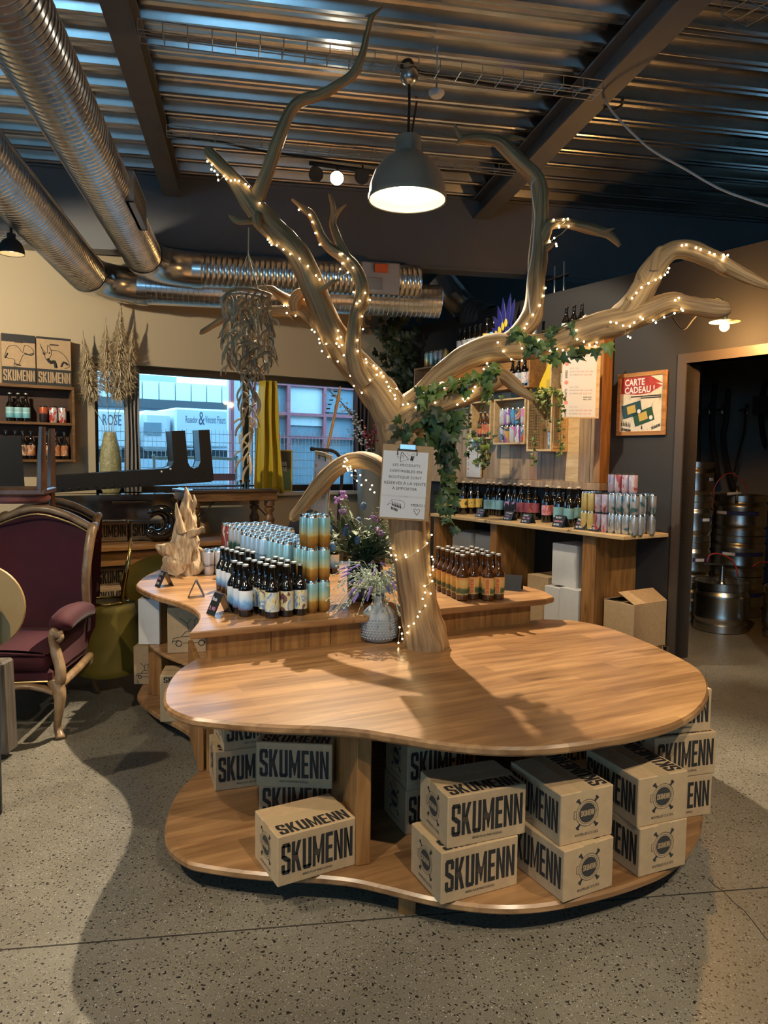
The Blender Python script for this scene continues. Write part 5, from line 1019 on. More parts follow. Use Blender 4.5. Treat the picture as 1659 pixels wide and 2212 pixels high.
for (cx, cz, an, mm) in ((.155, .215, 12, M_CARDB), (.275, .155, 16, M_CARDG)):
    M = Matrix.Translation((cx, .0052, cz)) @ Matrix.Rotation(-math.radians(an), 4, 'Y'); cd = MB().box(-.098, .098, -.002, 0, -.056, .056, M).build('gift_card', mm, pn)
    MB().box(-.045, .04, -.003, -.002, -.03, .036, M).build('gold_patch', M_GOLD, cd); MB().lathe([(0, 0), (.018, 0)], 14, M @ Matrix.Translation((.07, -.003, -.03)) @ Matrix.Rotation(PI / 2, 4, 'X'), False).build('white_seal', M_WHITE, cd)
for k in range(6): MB().prism([(-.005, 0), (.005, 0), (.005, .022), (.002, .032), (.002, .042), (-.002, .042), (-.002, .032), (-.005, .022)], 0, .0005, Matrix.Translation((.055 + .017 * k, .0056, .085 - .003 * k)) @ Matrix.Rotation(PI / 2, 4, 'X')).build('bottle_print', M_INK, pn)
letter('SKUMENN', M_INK, pn, (.05, .005, .045), (1, 0, -.15), (.15, 0, 1), .10, .022, .03); letter('SKUMENN', M_INK, pn, (.36, .005, .045), (1, 0, .35), (-.35, 0, 1), .09, .022, .03)
MB().prism([(-.006, 0), (.006, 0), (.006, .02), (.002, .03), (.002, .04), (-.002, .04), (-.002, .03), (-.006, .02)], 0, .0005, Matrix.Translation((.26, .0056, .05)) @ Matrix.Rotation(PI / 2, 4, 'X')).build('bottle_print', M_INK, pn)
M_BOARD = mat('hardboard', (.36, .22, .09), .5, var=.1, vscale=30); M_GREYINK = mat('grey_print', (.42, .41, .40), .7); M_SALMON = mat('salmon_print', (.66, .26, .22), .7)
def clipboard(label, M, w_, h_, kind, clip=True):                # local x right, z up, front towards -y, origin lower left
    t = thing('clipboard', label, 'clipboard', M)
    MB().bbox(0, w_, 0, .004, 0, h_, .0015).build('board', M_BOARD if kind != 'list' else M_PALE, t)
    m_ = .018 * w_ / .23; pp = MB().box(m_ * .3, w_ - m_ * 1.2, -.0012, 0, m_ * .5, h_ - m_ * 1.6).build('paper_sheet', M_WHITE, t); X, Z_ = Vector((1, 0, 0)), Vector((0, 0, 1)); y = -.0014
    L = lambda s_, x, z, ww, hh, mm=M_INK, b=.0: letter(s_, mm, pp, (x * w_, y, z * h_), X, Z_, ww * w_, hh * h_, b, 'lettering', .0004)
    if kind == 'notice':
        L('LES PRODUITS', .22, .715, .54, .034, b=0); L('DISPONIBLES EN', .17, .635, .63, .034, b=0); L('BOUTIQUE SONT', .16, .547, .64, .042, b=0); L('RÉSERVÉS À LA VENTE', .075, .472, .82, .048, b=0); L('À EMPORTER', .235, .40, .49, .048, b=0)
        L('ET NON À LA CONSOMMATION SUR PLACE', .05, .305, .86, .026, M_GREYINK, .002); L('MERCI !', .63, .19, .27, .034, b=0)
        d = MB(); dl = lambda pts, r=.0011: d.tube([(x * w_, y - .0004, z * h_) for x, z in pts], r, 4)
        dl([(.37, .90), (.36, .775), (.52, .815), (.39, .905), (.37, .90)], .0014); dl([(.40, .87), (.415, .835)]); dl([(.418, .825), (.419, .82)])
        dl([(.575, .87), (.555, .80), (.60, .785), (.64, .87), (.62, .895), (.575, .87)], .0008); dl([(.58, .86), (.57, .805)], .003); dl([(.61, .86), (.595, .80)], .003)
        for s_ in ((.30, .87, .33, .865), (.29, .845, .33, .845), (.30, .82, .33, .83), (.49, .885, .505, .90), (.515, .865, .535, .865)): dl([(s_[0], s_[1]), (s_[2], s_[3])], .0007)
        dl([(.22, .215), (.16, .19), (.245, .27), (.46, .255), (.50, .23), (.50, .16), (.43, .155), (.22, .215)], .0006); dl([(.24, .26), (.26, .215)], .0006)
        for k in range(6): dl([(.26 + .033 * k, .20 - .006 * k), (.26 + .033 * k, .245 - .006 * k)], .0010); dl([(.26 + .033 * k, .185 - .006 * k), (.26 + .033 * k, .215 - .006 * k)], .0024)
        for k in range(5): dl([(.245 + .028 * k, .17 - .006 * k), (.25 + .028 * k, .135 - .006 * k)], .0022)
        dl([(.755, .075), (.70, .125), (.69, .15), (.715, .165), (.75, .14), (.79, .165), (.81, .15), (.80, .125), (.755, .075)], .0011)
        d.build('ink_drawing', M_INK, pp)
    else:
        L('LISTE', .30, .86, .38, .055, M_GREYINK, .0)
        for z0 in (.76, .50, .22):
            d = MB(); d.lathe([(0, 0), (.055 * w_ / .31 * .31, 0)], 18, Matrix.Translation((.13 * w_, y, z0 * h_ - .0)) @ Matrix.Rotation(PI / 2, 4, 'X'), False); d.build('salmon_dot', M_SALMON, pp)
            L('33CL 75CL', .22, z0 - .075, .24, .022, M_GREYINK); L('BLONDE TRIPLE', .22, z0 - .12, .26, .022, M_GREYINK); L('3.90  4.50  9.80', .49, z0 - .12, .32, .022, M_SALMON); L('IPA AMBREE', .22, z0 - .165, .22, .022, M_GREYINK); L('3.90  5.20  9.90', .46, z0 - .165, .33, .022, M_SALMON)
            letter('CANETTES' if z0 < .6 else 'BIERES', M_INK, pp, (.155 * w_, y, (z0 - .20) * h_), Z_, -X, .11 * h_, .06 * w_, .01, 'lettering', .0004)
        L('DEPOSIT', .58, .285, .22, .018, M_INK, .02); L('44CL NET', .58, .255, .22, .018, M_INK, .02)
    if clip:
        c = MB().tube([(w_ * .30, -.004, h_ - .045 * w_ / .23), (w_ * .30, -.006, h_ - .020 * w_ / .23), (w_ * .68, -.006, h_ - .020 * w_ / .23), (w_ * .68, -.004, h_ - .045 * w_ / .23)], .0028, 6); c.build('wire_clip', M_BLACK, t, True); MB().bbox(w_ * .33, w_ * .65, -.008, .0, h_ - .022 * w_ / .23, h_ + .004, .002).build('clip_plate', M_STEEL, t)
    return t
dn = D - .17; a_ = PY(817, 1120, dn); b_ = PY(926, 1127, dn); c_ = PY(822, 958, dn)
X_ = (b_ - a_); ww = X_.length * 1.0; hh = (c_ - a_).length; xx = X_.normalized(); zz = (c_ - a_).normalized(); yy = zz.cross(xx).normalized(); zz = xx.cross(yy)
Mn = Matrix((xx, yy, zz)).transposed().to_4x4(); Mn.translation = a_
clipboard('clipboard notice LES PRODUITS DISPONIBLES EN BOUTIQUE hung on the trunk', Mn, ww, hh, 'notice')
a_ = PW(1240, 903, .46); t0 = MR @ Matrix.Translation((-.79, -.46, a_.z)) @ Matrix.Rotation(math.radians(38), 4, 'Z')
clipboard('large price list clipboard hung at the right end of the wall boxes', MR @ Matrix.Translation((-.845, -.50, a_.z)) @ Matrix.Rotation(math.radians(48), 4, 'Z'), .315, .60, 'list', False)
clipboard('small price list clipboard on the planks left of the wall boxes', MR @ Matrix.Translation((-2.54, -.135, 1.40)), .25, .40, 'list')
Mn = Matrix.Translation(PY(672, 1100, 4.3)) @ Matrix.Rotation(math.radians(-58), 4, 'Z') @ Matrix.Rotation(math.radians(8), 4, 'Y')
clipboard('narrow price list clipboard seen from the side below the guitar', Mn, .21, .345, 'list')
# ------------------------------------------------------------------ window wall and the corner on the left
def lat(x, y, z, rz=0): return ML @ at((x, y, z), rz)
def LP(x, y, z): return ML @ Vector((x, y, z))
M_SHELFW = wood('brown_shelf_wood', (.10, .045, .016), (.24, .125, .05), (1.5, 12, 12), 2.6, .4, .1)
t = thing('bottle_shelf', 'brown wooden shelf unit with two tiers on the beige wall', 'shelf', ML.copy())
MB().bbox(-4.9, -3.82, -.20, -.004, 2.195, 2.225, .003).build('top_board', M_SHELFW, t); MB().bbox(-4.9, -3.845, -.20, -.004, 1.86, 1.885, .003).build('shelf_board', M_SHELFW, t); MB().bbox(-4.9, -3.845, -.20, -.004, 1.515, 1.54, .003).build('shelf_board', M_SHELFW, t)
MB().bbox(-3.845, -3.82, -.20, -.004, 1.515, 2.195, .003).build('side_board', M_SHELFW, t); MB().box(-4.9, -3.845, -.012, -.004, 1.54, 2.195).build('back_board', mat('dark_back_panel', (.07, .035, .02), .6, var=.2), t)
def sx(px, py=900, out=.12): return PW(px, py, out, 'L').x
bS = bottle_proto('beer_bottle', 'dark bottle with turquoise label on the middle board of the brown shelf', .262, .0362, M_GLASSD, M_CAPS, zramp('turquoise_wave_label', [(0, (.10, .30, .36)), (.45, (.20, .50, .55)), (.52, (.6, .72, .72)), (.6, (.24, .52, .56)), (1, (.36, .58, .56))], 'Z', .034, .13, .5))
for px in (22, 40, 57): put(bS, LP(sx(px), -.12, 1.885), 1, 'turquoise label bottles on the brown shelf', 'turquoise-label bottle on the brown shelf, ' + {22: 'leftmost', 40: 'middle', 57: 'rightmost'}[px])
q = can_proto('beer_can', 'black can with a red top on the middle board of the brown shelf', .155, .036, zramp('black_red_can', [(0, (.02, .02, .02)), (.5, (.03, .02, .02)), (.56, (.5, .09, .03)), (1, (.6, .14, .05))], 'Z', .0, .155, .3, .2, noise=.25, nscale=24), M_MATTE); put(q, LP(sx(94), -.12, 1.885), 0)
q = can_proto('beer_can', 'red and white can at the right end of the middle board of the brown shelf', .155, .036, art('red_white_figure_can', [(.50, .05, .03), (.55, .07, .04), (.68, .66, .62), (.70, .68, .64), (.04, .04, .04)], 8, .3, .2), M_MATTE)
for px in (115, 135): put(q, LP(sx(px), -.12, 1.885), px, 'red and white cans on the brown shelf', 'red and white can on the brown shelf, ' + ('left' if px < 120 else 'right'))
bO = bottle_proto('beer_bottle', 'dark bottle with orange-brown label on the lowest board of the brown shelf', .262, .0362, M_GLASSD, M_MATTE, art('orange_brown_label', [(.10, .08, .07), (.45, .16, .05), (.5, .22, .09), (.55, .50, .42), (.3, .28, .25)], 12))
for px in (12, 32, 48, 66, 101, 120, 138): put(bO, LP(sx(px), -.12, 1.54), px, 'orange label bottles on the brown shelf', 'orange-label bottle on lowest board of brown shelf, ' + NTH[(12, 32, 48, 66, 101, 120, 138).index(px)])
M_DARKP = mat('carton_dark_print', (.03, .03, .03), .75)
for n_, (x0, x1, lab) in enumerate(((sx(6), sx(80), 'left display carton with an inked running dog above bold lettering'), (sx(81), sx(156), 'right display carton with an inked fox above bold lettering'))):
    t = thing('display_carton', lab + ', on the brown shelf', 'box', lat(x0, -.15, 2.225)); W_ = x1 - x0 - .006; H_ = .45
    MB().bbox(0, W_, 0, .13, 0, H_, .003).build('carton', M_KRAFT, t); MB().box(0, W_, -.001, 0, .0, .155).build('dark_band', M_DARKP, t); MB().box(0, W_, -.001, 0, H_ - (.07 if n_ == 0 else .02), H_).build('dark_band', M_DARKP, t)
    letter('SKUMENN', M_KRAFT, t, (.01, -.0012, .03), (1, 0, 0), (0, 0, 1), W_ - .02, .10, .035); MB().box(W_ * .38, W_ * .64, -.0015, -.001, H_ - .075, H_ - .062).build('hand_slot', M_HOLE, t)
    d = MB(); P = lambda x, z: (x * W_, -.0016, .16 + z * .23); dl = lambda pts, r=.0022: d.tube([P(*q) for q in spline([(a, b, 0) for a, b in pts], 3) for q in [(q[0], q[1])]], r, 4)
    if n_ == 0:
        dl([(.08, .35), (.2, .75), (.45, .8), (.62, .55), (.68, .85), (.85, .8), (.95, .6), (.75, .5), (.62, .45), (.5, .1), (.35, .0), (.38, .25), (.2, .3), (.08, .35)]); dl([(.66, .55), (.85, .48), (.95, .55)], .005); dl([(.1, .3), (.18, .5)], .006); dl([(.38, .1), (.55, .05)], .005)
    else:
        dl([(.1, .95), (.2, .7), (.3, .62), (.32, .95), (.42, .72), (.4, .5), (.28, .35), (.2, .6), (.1, .95)]); dl([(.42, .75), (.65, .72), (.85, .5), (.95, .15), (.8, .05)]); dl([(.3, .4), (.4, .25), (.5, .3), (.55, .05)], .014); dl([(.18, .62), (.24, .55)], .008); dl([(.35, .6), (.38, .66)], .006); dl([(.7, .1), (.78, .3), (.9, .2)], .009)
    d.build('ink_drawing', M_DARKP, t)
# vase with pampas
M_PAMP = mat('pampas_plume', (.62, .49, .30), .9); M_PVASE = art('leaf_relief_vase', [(.30, .27, .12), (.33, .30, .14), (.36, .33, .16), (.52, .48, .30), (.34, .30, .14)], 16, .5)
t = thing('tall_vase', 'tall olive vase with scratched leaf pattern on the window sill', 'vase', lat(-3.46, -.0, WZ0))
MB().lathe([(.07, 0), (.095, .05), (.105, .20), (.104, .33), (.088, .46), (.066, .56), (.058, .615), (.050, .615), (.055, .55)], 28, cap=False).build('vase_body', M_PVASE, t, 60)
pb = thing('pampas_grass', 'dry beige pampas plumes standing in the olive vase', 'dried grass', lat(-3.46, -.02, WZ0 + .55)); r4 = random.Random(4)
for (dx, dz0, dz1, lean, nn) in ((-.20, .34, .98, -.12, 900), (.05, .36, 1.36, .06, 1300), (-.05, .44, 1.12, -.02, 700), (.12, .40, 1.14, .14, 700)):
    s_ = MB().tube([(0, 0, -.45), (dx * .3, 0, dz0 * .4), (dx, -.10, dz0), (dx + lean * .6, -.15, dz1)], .004, 5).build('stalk', M_STRAW, pb); pl = MB()
    for k in range(nn):
        f = k / nn; z = dz0 + (dz1 - dz0) * f; c = Vector((dx + lean * .6 * f, -.10 - .05 * f, z)); a = r4.random() * 2 * PI; L_ = .19 * (1 - .6 * f) * r4.uniform(.6, 1.1) * math.sin(PI * min(1, f * .8 + .25)); o = Vector((math.cos(a), math.sin(a) * .6, 0)); tip = c + o * L_ + Vector((0, 0, .02 - .10 * r4.random() * (1 - f))); mid = c + o * L_ * .6 + Vector((0, 0, .035)); w_ = Vector((-o.y, o.x, .5)).normalized() * .0045
        pl._add([c - w_, c + w_, mid + w_, mid - w_, tip], [(0, 1, 2, 3), (3, 2, 4)])
    tag(pl.build('plume', M_PAMP, s_), kind='stuff')
# curtains
def drape(name, label, x0, x1, z0, z1, y, folds, m_, cat='curtain', amp=.03, pinch=None, group=None):
    def fn(u, v):
        k = 1 if pinch is None else pinch(v); xm = (x0 + x1) / 2; return (xm + (u - .5) * (x1 - x0) * k, y + amp * math.sin(u * folds * 2 * PI + v * 1.5) + .012 * math.sin(v * 9 + u * 4), z0 + (z1 - z0) * v)
    m = MB().grid(fn, 60, 16); o = m.build(name, m_, None, True, ML.copy()); tag(o, label, cat, group); md = o.modifiers.new('thickness', 'SOLIDIFY'); md.thickness = .004; return o
drape('window_curtain', 'narrow grey linen curtain beside the olive vase', sx(268, 900, .05), sx(304, 900, .05), 1.22, 2.47, -.05, 4, mat('grey_linen', (.33, .30, .27), .9), pinch=lambda v: 1.0 - .12 * math.sin(v * PI))
drape('window_curtain', 'dark mauve curtain at the right end of the window', -.66, -.46, 1.2, 2.42, -.04, 4, mat('mauve_cloth', (.09, .07, .075), .9))
drape('yellow_drape', 'yellow waxed cloth hanging in front of the window', sx(548, 950, .1), sx(612, 950, .1), 1.19, 2.42, -.12, 3, mat('yellow_waxed_cloth', (.62, .44, .03), .45), 'cloth', .045, lambda v: 1.0 - .45 * v)
# small things on the sill
t = thing('framed_sign', 'yellow-framed green picture leaning on the sill beside the yellow cloth', 'picture', lat(sx(600, 1020, .1), -.07, WZ0, math.radians(-12)))
for b in ((0, .18, 0, .015), (0, .18, .455, .47), (0, .015, .015, .455), (.165, .18, .015, .455)): MB().bbox(b[0], b[1], 0, .02, b[2], b[3], .002).build('frame_bar', mat('yellow_frame_paint', (.62, .46, .05), .5), t)
pn = MB().box(.015, .165, .004, .012, .015, .455).build('picture_sheet', zramp('green_picture', [(0, (.10, .17, .06)), (.5, (.13, .22, .08)), (.58, (.03, .03, .02)), (1, (.05, .045, .03))], 'Z', .015, .455, .5), t); letter('BIER', M_WHITE, pn, (.03, .0035, .29), (1, 0, 0), (0, 0, 1), .09, .045, .02); letter('SERIE', M_WHITE, pn, (.03, .0035, .23), (1, 0, 0), (0, 0, 1), .09, .045, .02)
t = thing('small_stool', 'tiny dark wooden stool on the window sill below the driftwood mobile', 'stool', lat(sx(527, 1020, .06), -.03, WZ0)); MB().bbox(-.06, .06, -.06, .06, .11, .135, .003).build('seat', M_DKWOOD, t)
for a in (-.05, .04):
    for b in (-.05, .04): MB().box(a, a + .012, b, b + .012, 0, .11).build('leg', M_DKWOOD, t)
# bench along the window wall
BT = .80
t = thing('long_bench', 'long wooden workbench under the window with boxes below', 'bench', ML.copy())
for k in range(4): MB().bbox(-4.9, -1.75, -1.16 + k * .18, -1.16 + k * .18 + .177, BT - .035, BT, .003).build('plank', M_SHELFW if k else M_OAKH, t)
MB().bbox(-4.9, -1.80, -1.12, -1.10, BT - .17, BT - .035, .003).build('apron', M_OAKH, t); MB().bbox(-4.9, -1.8, -1.10, -.5, .22, .25, .003).build('lower_shelf', M_OAKH, t)
for x in (-4.8, -3.2, -1.9): MB().bbox(x, x + .07, -1.10, -1.03, 0, BT - .035, .003).build('leg', M_OAKH, t); MB().bbox(x, x + .07, -.55, -.48, 0, BT - .035, .003).build('leg', M_OAKH, t)
for k, (x, z, y) in enumerate(((-4.15, .25, -1.05), (-3.82, .25, -1.05), (-3.82, .43, -1.04), (-3.48, .25, -1.05), (-3.48, .43, -1.05), (-3.1, .25, -1.04), (-2.75, .25, -1.05), (-2.75, .43, -1.05))): clone(bx, lat(x, y, z), 'dark printed carton on the bench lower shelf, ' + ('lower layer' if z < .3 else 'upper layer') + ', ' + NTH[[-4.15, -3.82, -3.48, -3.1, -2.75].index(x)], 'cartons under the bench')
for k, x in enumerate((-4.12, -3.78, -3.44, -3.10)): clone(bx, lat(x, -.72, BT), 'printed carton on the bench behind the black fender, ' + NTH[k], 'cartons on the bench')
# black riveted letter frame and black fender on the bench
zq = lambda L_, o: [(lambda p: (p.x, p.z))(PW(a * .3014, 680 + b * .3014, o, 'L')) for a, b in L_]
M_BLKST = mat('black_steel', (.016, .017, .018), .42, .3); M_GLOSS = mat('glossy_black', (.006, .007, .008), .10, spec=.7, coat=.8)
t = thing('steel_letter', 'black riveted steel letter lying on the bench in front of the window', 'letter sign', ML.copy())
XZ = Matrix(((1, 0, 0, 0), (0, 0, 1, 0), (0, 1, 0, 0), (0, 0, 0, 1)))
def slab(poly, y0, y1): return MB().prism(poly[::-1], y0, y1, XZ, .004)
slab(zq([(1500, 825), (1530, 1185), (1510, 1195), (370, 1275), (350, 1158), (1200, 1103), (1235, 1085), (1247, 1050), (1230, 835), (1325, 832), (1345, 1060), (1362, 1092), (1392, 1105), (1425, 1090), (1440, 1050), (1425, 828)][::-1], .86), -.86, -.68).build('frame', M_BLKST, t)
slab(zq([(0, 870), (148, 872), (175, 1240), (370, 1250), (370, 1275), (0, 1300)][::-1], .86), -.86, -.68).build('frame', M_BLKST, t)
rv = zq([(380 + 61 * i, 1256 - 4.3 * i) for i in range(19)] + [(1400, 1140), (1455, 1136), (1508, 1132)], .865)
for x, z in rv: MB().ball((x, -.865, z), .009, 6, 4).build('rivet', M_BLKST, t, True)
for x, z in zq([(1222, 1106), (1158, 1124)], .865): MB().ball((x, -.868, z), .011, 8, 5).build('white_knob', M_WHITE, t, True)
t = thing('black_fender', 'glossy black car fender panel lying on the bench', 'car part', ML.copy())
slab(zq([(370, 1300), (1235, 1285), (1250, 1300), (1215, 1318), (370, 1330)][::-1], .95), -.95, -.60).build('top_panel', M_GLOSS, t, 30)
slab(zq([(380, 1330), (1200, 1318), (1245, 1350), (1258, 1400), (1180, 1420), (1110, 1440), (1065, 1470), (900, 1465), (380, 1470)][::-1], .93), -.93, -.70).build('side_panel', M_GLOSS, t, 30)
c0 = PW(1140 * .3014, 680 + 1490 * .3014, .92, 'L'); pts = [(c0.x + .115 * math.cos(a), -.90, c0.z + .12 * math.sin(a)) for a in [2.5 - i * .32 for i in range(17)]]; MB().tube(pts, [.045 + .02 * math.sin(i / 16 * PI) for i in range(17)], 12).build('wheel_arch', M_GLOSS, t, True)
pf = zq([(1200, 1560), (1200, 1640)], .9); MB().tube([(pf[0][0], -.88, pf[0][1]), (pf[1][0], -.88, BT)], .022, 8).build('prop_foot', M_GLOSS, t, True)
MB().tube([(x, -.955, z) for x, z in zq([(800, 1344), (1050, 1338)], .955)], .010, 6).build('trim_strip', M_GLOSS, t)
# low carved table with a glass top on the bench
t = thing('carved_table', 'low carved wooden table with turned legs and glass top on the bench', 'table', ML.copy()); TX0, TX1, TY0, TY1 = -2.92, -1.98, -.80, -.25
MB().bbox(TX0, TX1, TY0, TY1, 1.235, 1.262, .004).build('table_top', M_DKWOOD, t); MB().bbox(TX0 + .05, TX1 - .05, TY0 + .05, TY1 - .05, 1.262, 1.270, .002).build('glass_inset', mat('dark_mirror_glass', (.10, .13, .16), .04, .0, spec=1, coat=1), t)
for b in ((TX0 + .02, TX1 - .02, TY0 + .02, TY0 + .04), (TX0 + .02, TX1 - .02, TY1 - .04, TY1 - .02), (TX0 + .02, TX0 + .04, TY0 + .04, TY1 - .04), (TX1 - .04, TX1 - .02, TY0 + .04, TY1 - .04)): MB().bbox(b[0], b[1], b[2], b[3], 1.15, 1.235, .003).build('apron', M_SHELFW, t)
for x in (TX0 + .08, TX1 - .08):
    for y in (TY0 + .08, TY1 - .08): MB().lathe([(.035, BT), (.045, .83), (.03, .86), (.05, .91), (.055, .95), (.036, .99), (.03, 1.02), (.05, 1.045), (.05, 1.07), (.03, 1.08), (.052, 1.09), (.052, 1.15)], 14, Matrix.Translation((x, y, 0))).build('leg', M_SHELFW, t, 50)
for x0, x1 in ((TX0 + .1, TX0 + .28), (TX1 - .1, TX1 - .28)): MB().tube([(x0, TY0 + .09, .98), (x1, TY0 + .06, 1.15)], .007, 6).build('iron_brace', M_MATTE, t)
# guitar in its stand
GD = 5.85
t = thing('electric_guitar', 'electric guitar whose maple headstock rises in front of the window', 'guitar', None); M_MAPLE = wood('maple', (.42, .24, .10), (.60, .38, .18), (6, 6, 1.5), 3, .4, .3)
n0, n1, n2, n3 = PY(699, 1005, GD), PY(710, 955, GD), PY(722, 900, GD), PY(735, 835, GD)
MB().tube([PY(690, 1060, GD), n0, n1, n2], [.024, .023, .021, .020], 8, flat=.6).build('neck', M_MAPLE, t, 40); MB().tube([n2, PY(726, 880, GD), PY(731, 858, GD), n3], [.020, .028, .028, .012], 8, flat=.5).build('headstock', M_MAPLE, t, 40)
for k in range(6):
    q = PY(727 - 1.6 * k + 6, 846, GD).lerp(PY(715, 892, GD), k / 5); MB().tube([q - Vector((.045, 0, 0)), q - Vector((.015, 0, .0))], .005, 6).build('tuning_peg', M_MATTE, t)
bc = PY(676, 1150, GD); MB().prism([(.17 * math.cos(a) * (1 + .18 * math.cos(2 * a)), .21 * math.sin(a) * (1 - .12 * math.cos(3 * a))) for a in [2 * PI * i / 28 for i in range(28)]], -.02, .02, Matrix.Translation(bc) @ Matrix.Rotation(.25, 4, 'Y') @ Matrix.Rotation(PI / 2, 4, 'X'), .006).build('body', M_BLACK, t, 40)
t = thing('guitar_stand', 'black tubular guitar stand with a padded yoke', 'stand', None)
MB().tube(spline([PY(712, 972, GD - .08), PY(728, 980, GD - .06), PY(738, 1000, GD - .04), PY(738, 1040, GD), PY(733, 1085, GD), PY(730, 1160, GD), PY(728, 1260, GD)], 5), .013, 10).build('post', M_MATTE, t, True); MB().tube([PY(675, 970, GD - .08), PY(715, 973, GD - .08)], .014, 10).build('yoke', M_MATTE, t, True); MB().ball(PY(674, 970, GD - .08), .018, 8, 6).build('yoke_tip', M_MATTE, t, True)
for dx in (-.25, .25): q = PY(728, 1260, GD); MB().tube([q, (q.x + dx, q.y - .12, 0.01)], .012, 8).build('leg', M_MATTE, t)
# blossom branch, grey planter, dark chairs below the window
t = thing('grey_planter', 'tall grey planter behind the trunk at the window', 'planter', lat(-.74, -.55, 0)); MB().lathe([(.10, 0), (.13, .05), (.15, 1.2), (.16, 1.66), (.15, 1.66), (.13, 1.55)], 24, cap=False).build('planter_body', mat('grey_glaze', (.16, .17, .16), .4), t, 50)
bl = thing('blossom_spray', 'white and pink artificial blossom in the grey planter', 'flowers', lat(-.74, -.55, 1.6)); r5 = random.Random(3)
for k, (tx_, ty_, tz_) in enumerate(((-.55, 0, .72), (-.42, -.1, .55), (-.30, -.1, .42), (-.2, -.2, .30), (-.05, -.2, .35), (-.3, -.05, .25))):
    pts = spline([(0, 0, 0), (tx_ * .4, ty_ * .4, tz_ * .6), (tx_, ty_, tz_)], 8); s_ = MB().tube(pts, .005, 5).build('twig', M_DKWOOD, bl); f = MB()
    for q in range(26):
        p = pts[4 + q % (len(pts) - 4)]; c = Vector(p) + Vector((r5.uniform(-1, 1), r5.uniform(-1, 1), r5.uniform(-1, 1))) * .05 * (1.2 - .6 * ((q % 12) / 12)); f.ball(c, .016, 6, 4, sc=(1, 1, .6))
    f.build('blossom', M_WHITEFL if k != 3 and k != 4 else mat('crimson_blossom', (.40, .05, .10), .7), s_, True)
def plain_chair(label, loc, rz, wood_m, seat_m, group=None):
    t = thing('dining_chair', label, 'chair', at(loc, rz), group)
    MB().bbox(-.21, .21, -.21, .21, .40, .445, .01).build('seat_frame', wood_m, t); MB().prism([(.20 * math.cos(a) * 1.02, .20 * math.sin(a)) for a in [2 * PI * i / 24 for i in range(24)]], .445, .50, None, .02).build('seat_pad', seat_m, t, 50)
    for x in (-.18, .18):
        MB().tube([(x, -.18, .42), (x * 1.03, -.19, .22), (x * 1.08, -.20, 0)], [.032, .028, .02], 8).build('leg', wood_m, t, 40); MB().tube([(x, .18, .42), (x, .20, .2), (x, .25, 0)], [.03, .027, .02], 8).build('leg', wood_m, t, 40); MB().tube([(x, .19, .42), (x, .22, .65), (x * .95, .28, .92)], [.022, .02, .016], 8).build('back_post', wood_m, t, 40)
    for z in (.62, .86): MB().bbox(-.17, .17, .22 + (z - .62) * .2, .24 + (z - .62) * .2, z, z + .05, .004).build('back_rail', wood_m, t)
    return t
for k, (px, py) in enumerate(((640, 1180), (770, 1180))): p = PZ(px, py, .45); plain_chair('dark wooden chair below the window, ' + ('left of' if k == 0 else 'behind') + ' the tall bouquet', (p.x if k == 0 else -.25, 6.6 + .2 * k, 0), math.radians(200), M_DKWOOD, M_DKWOOD)
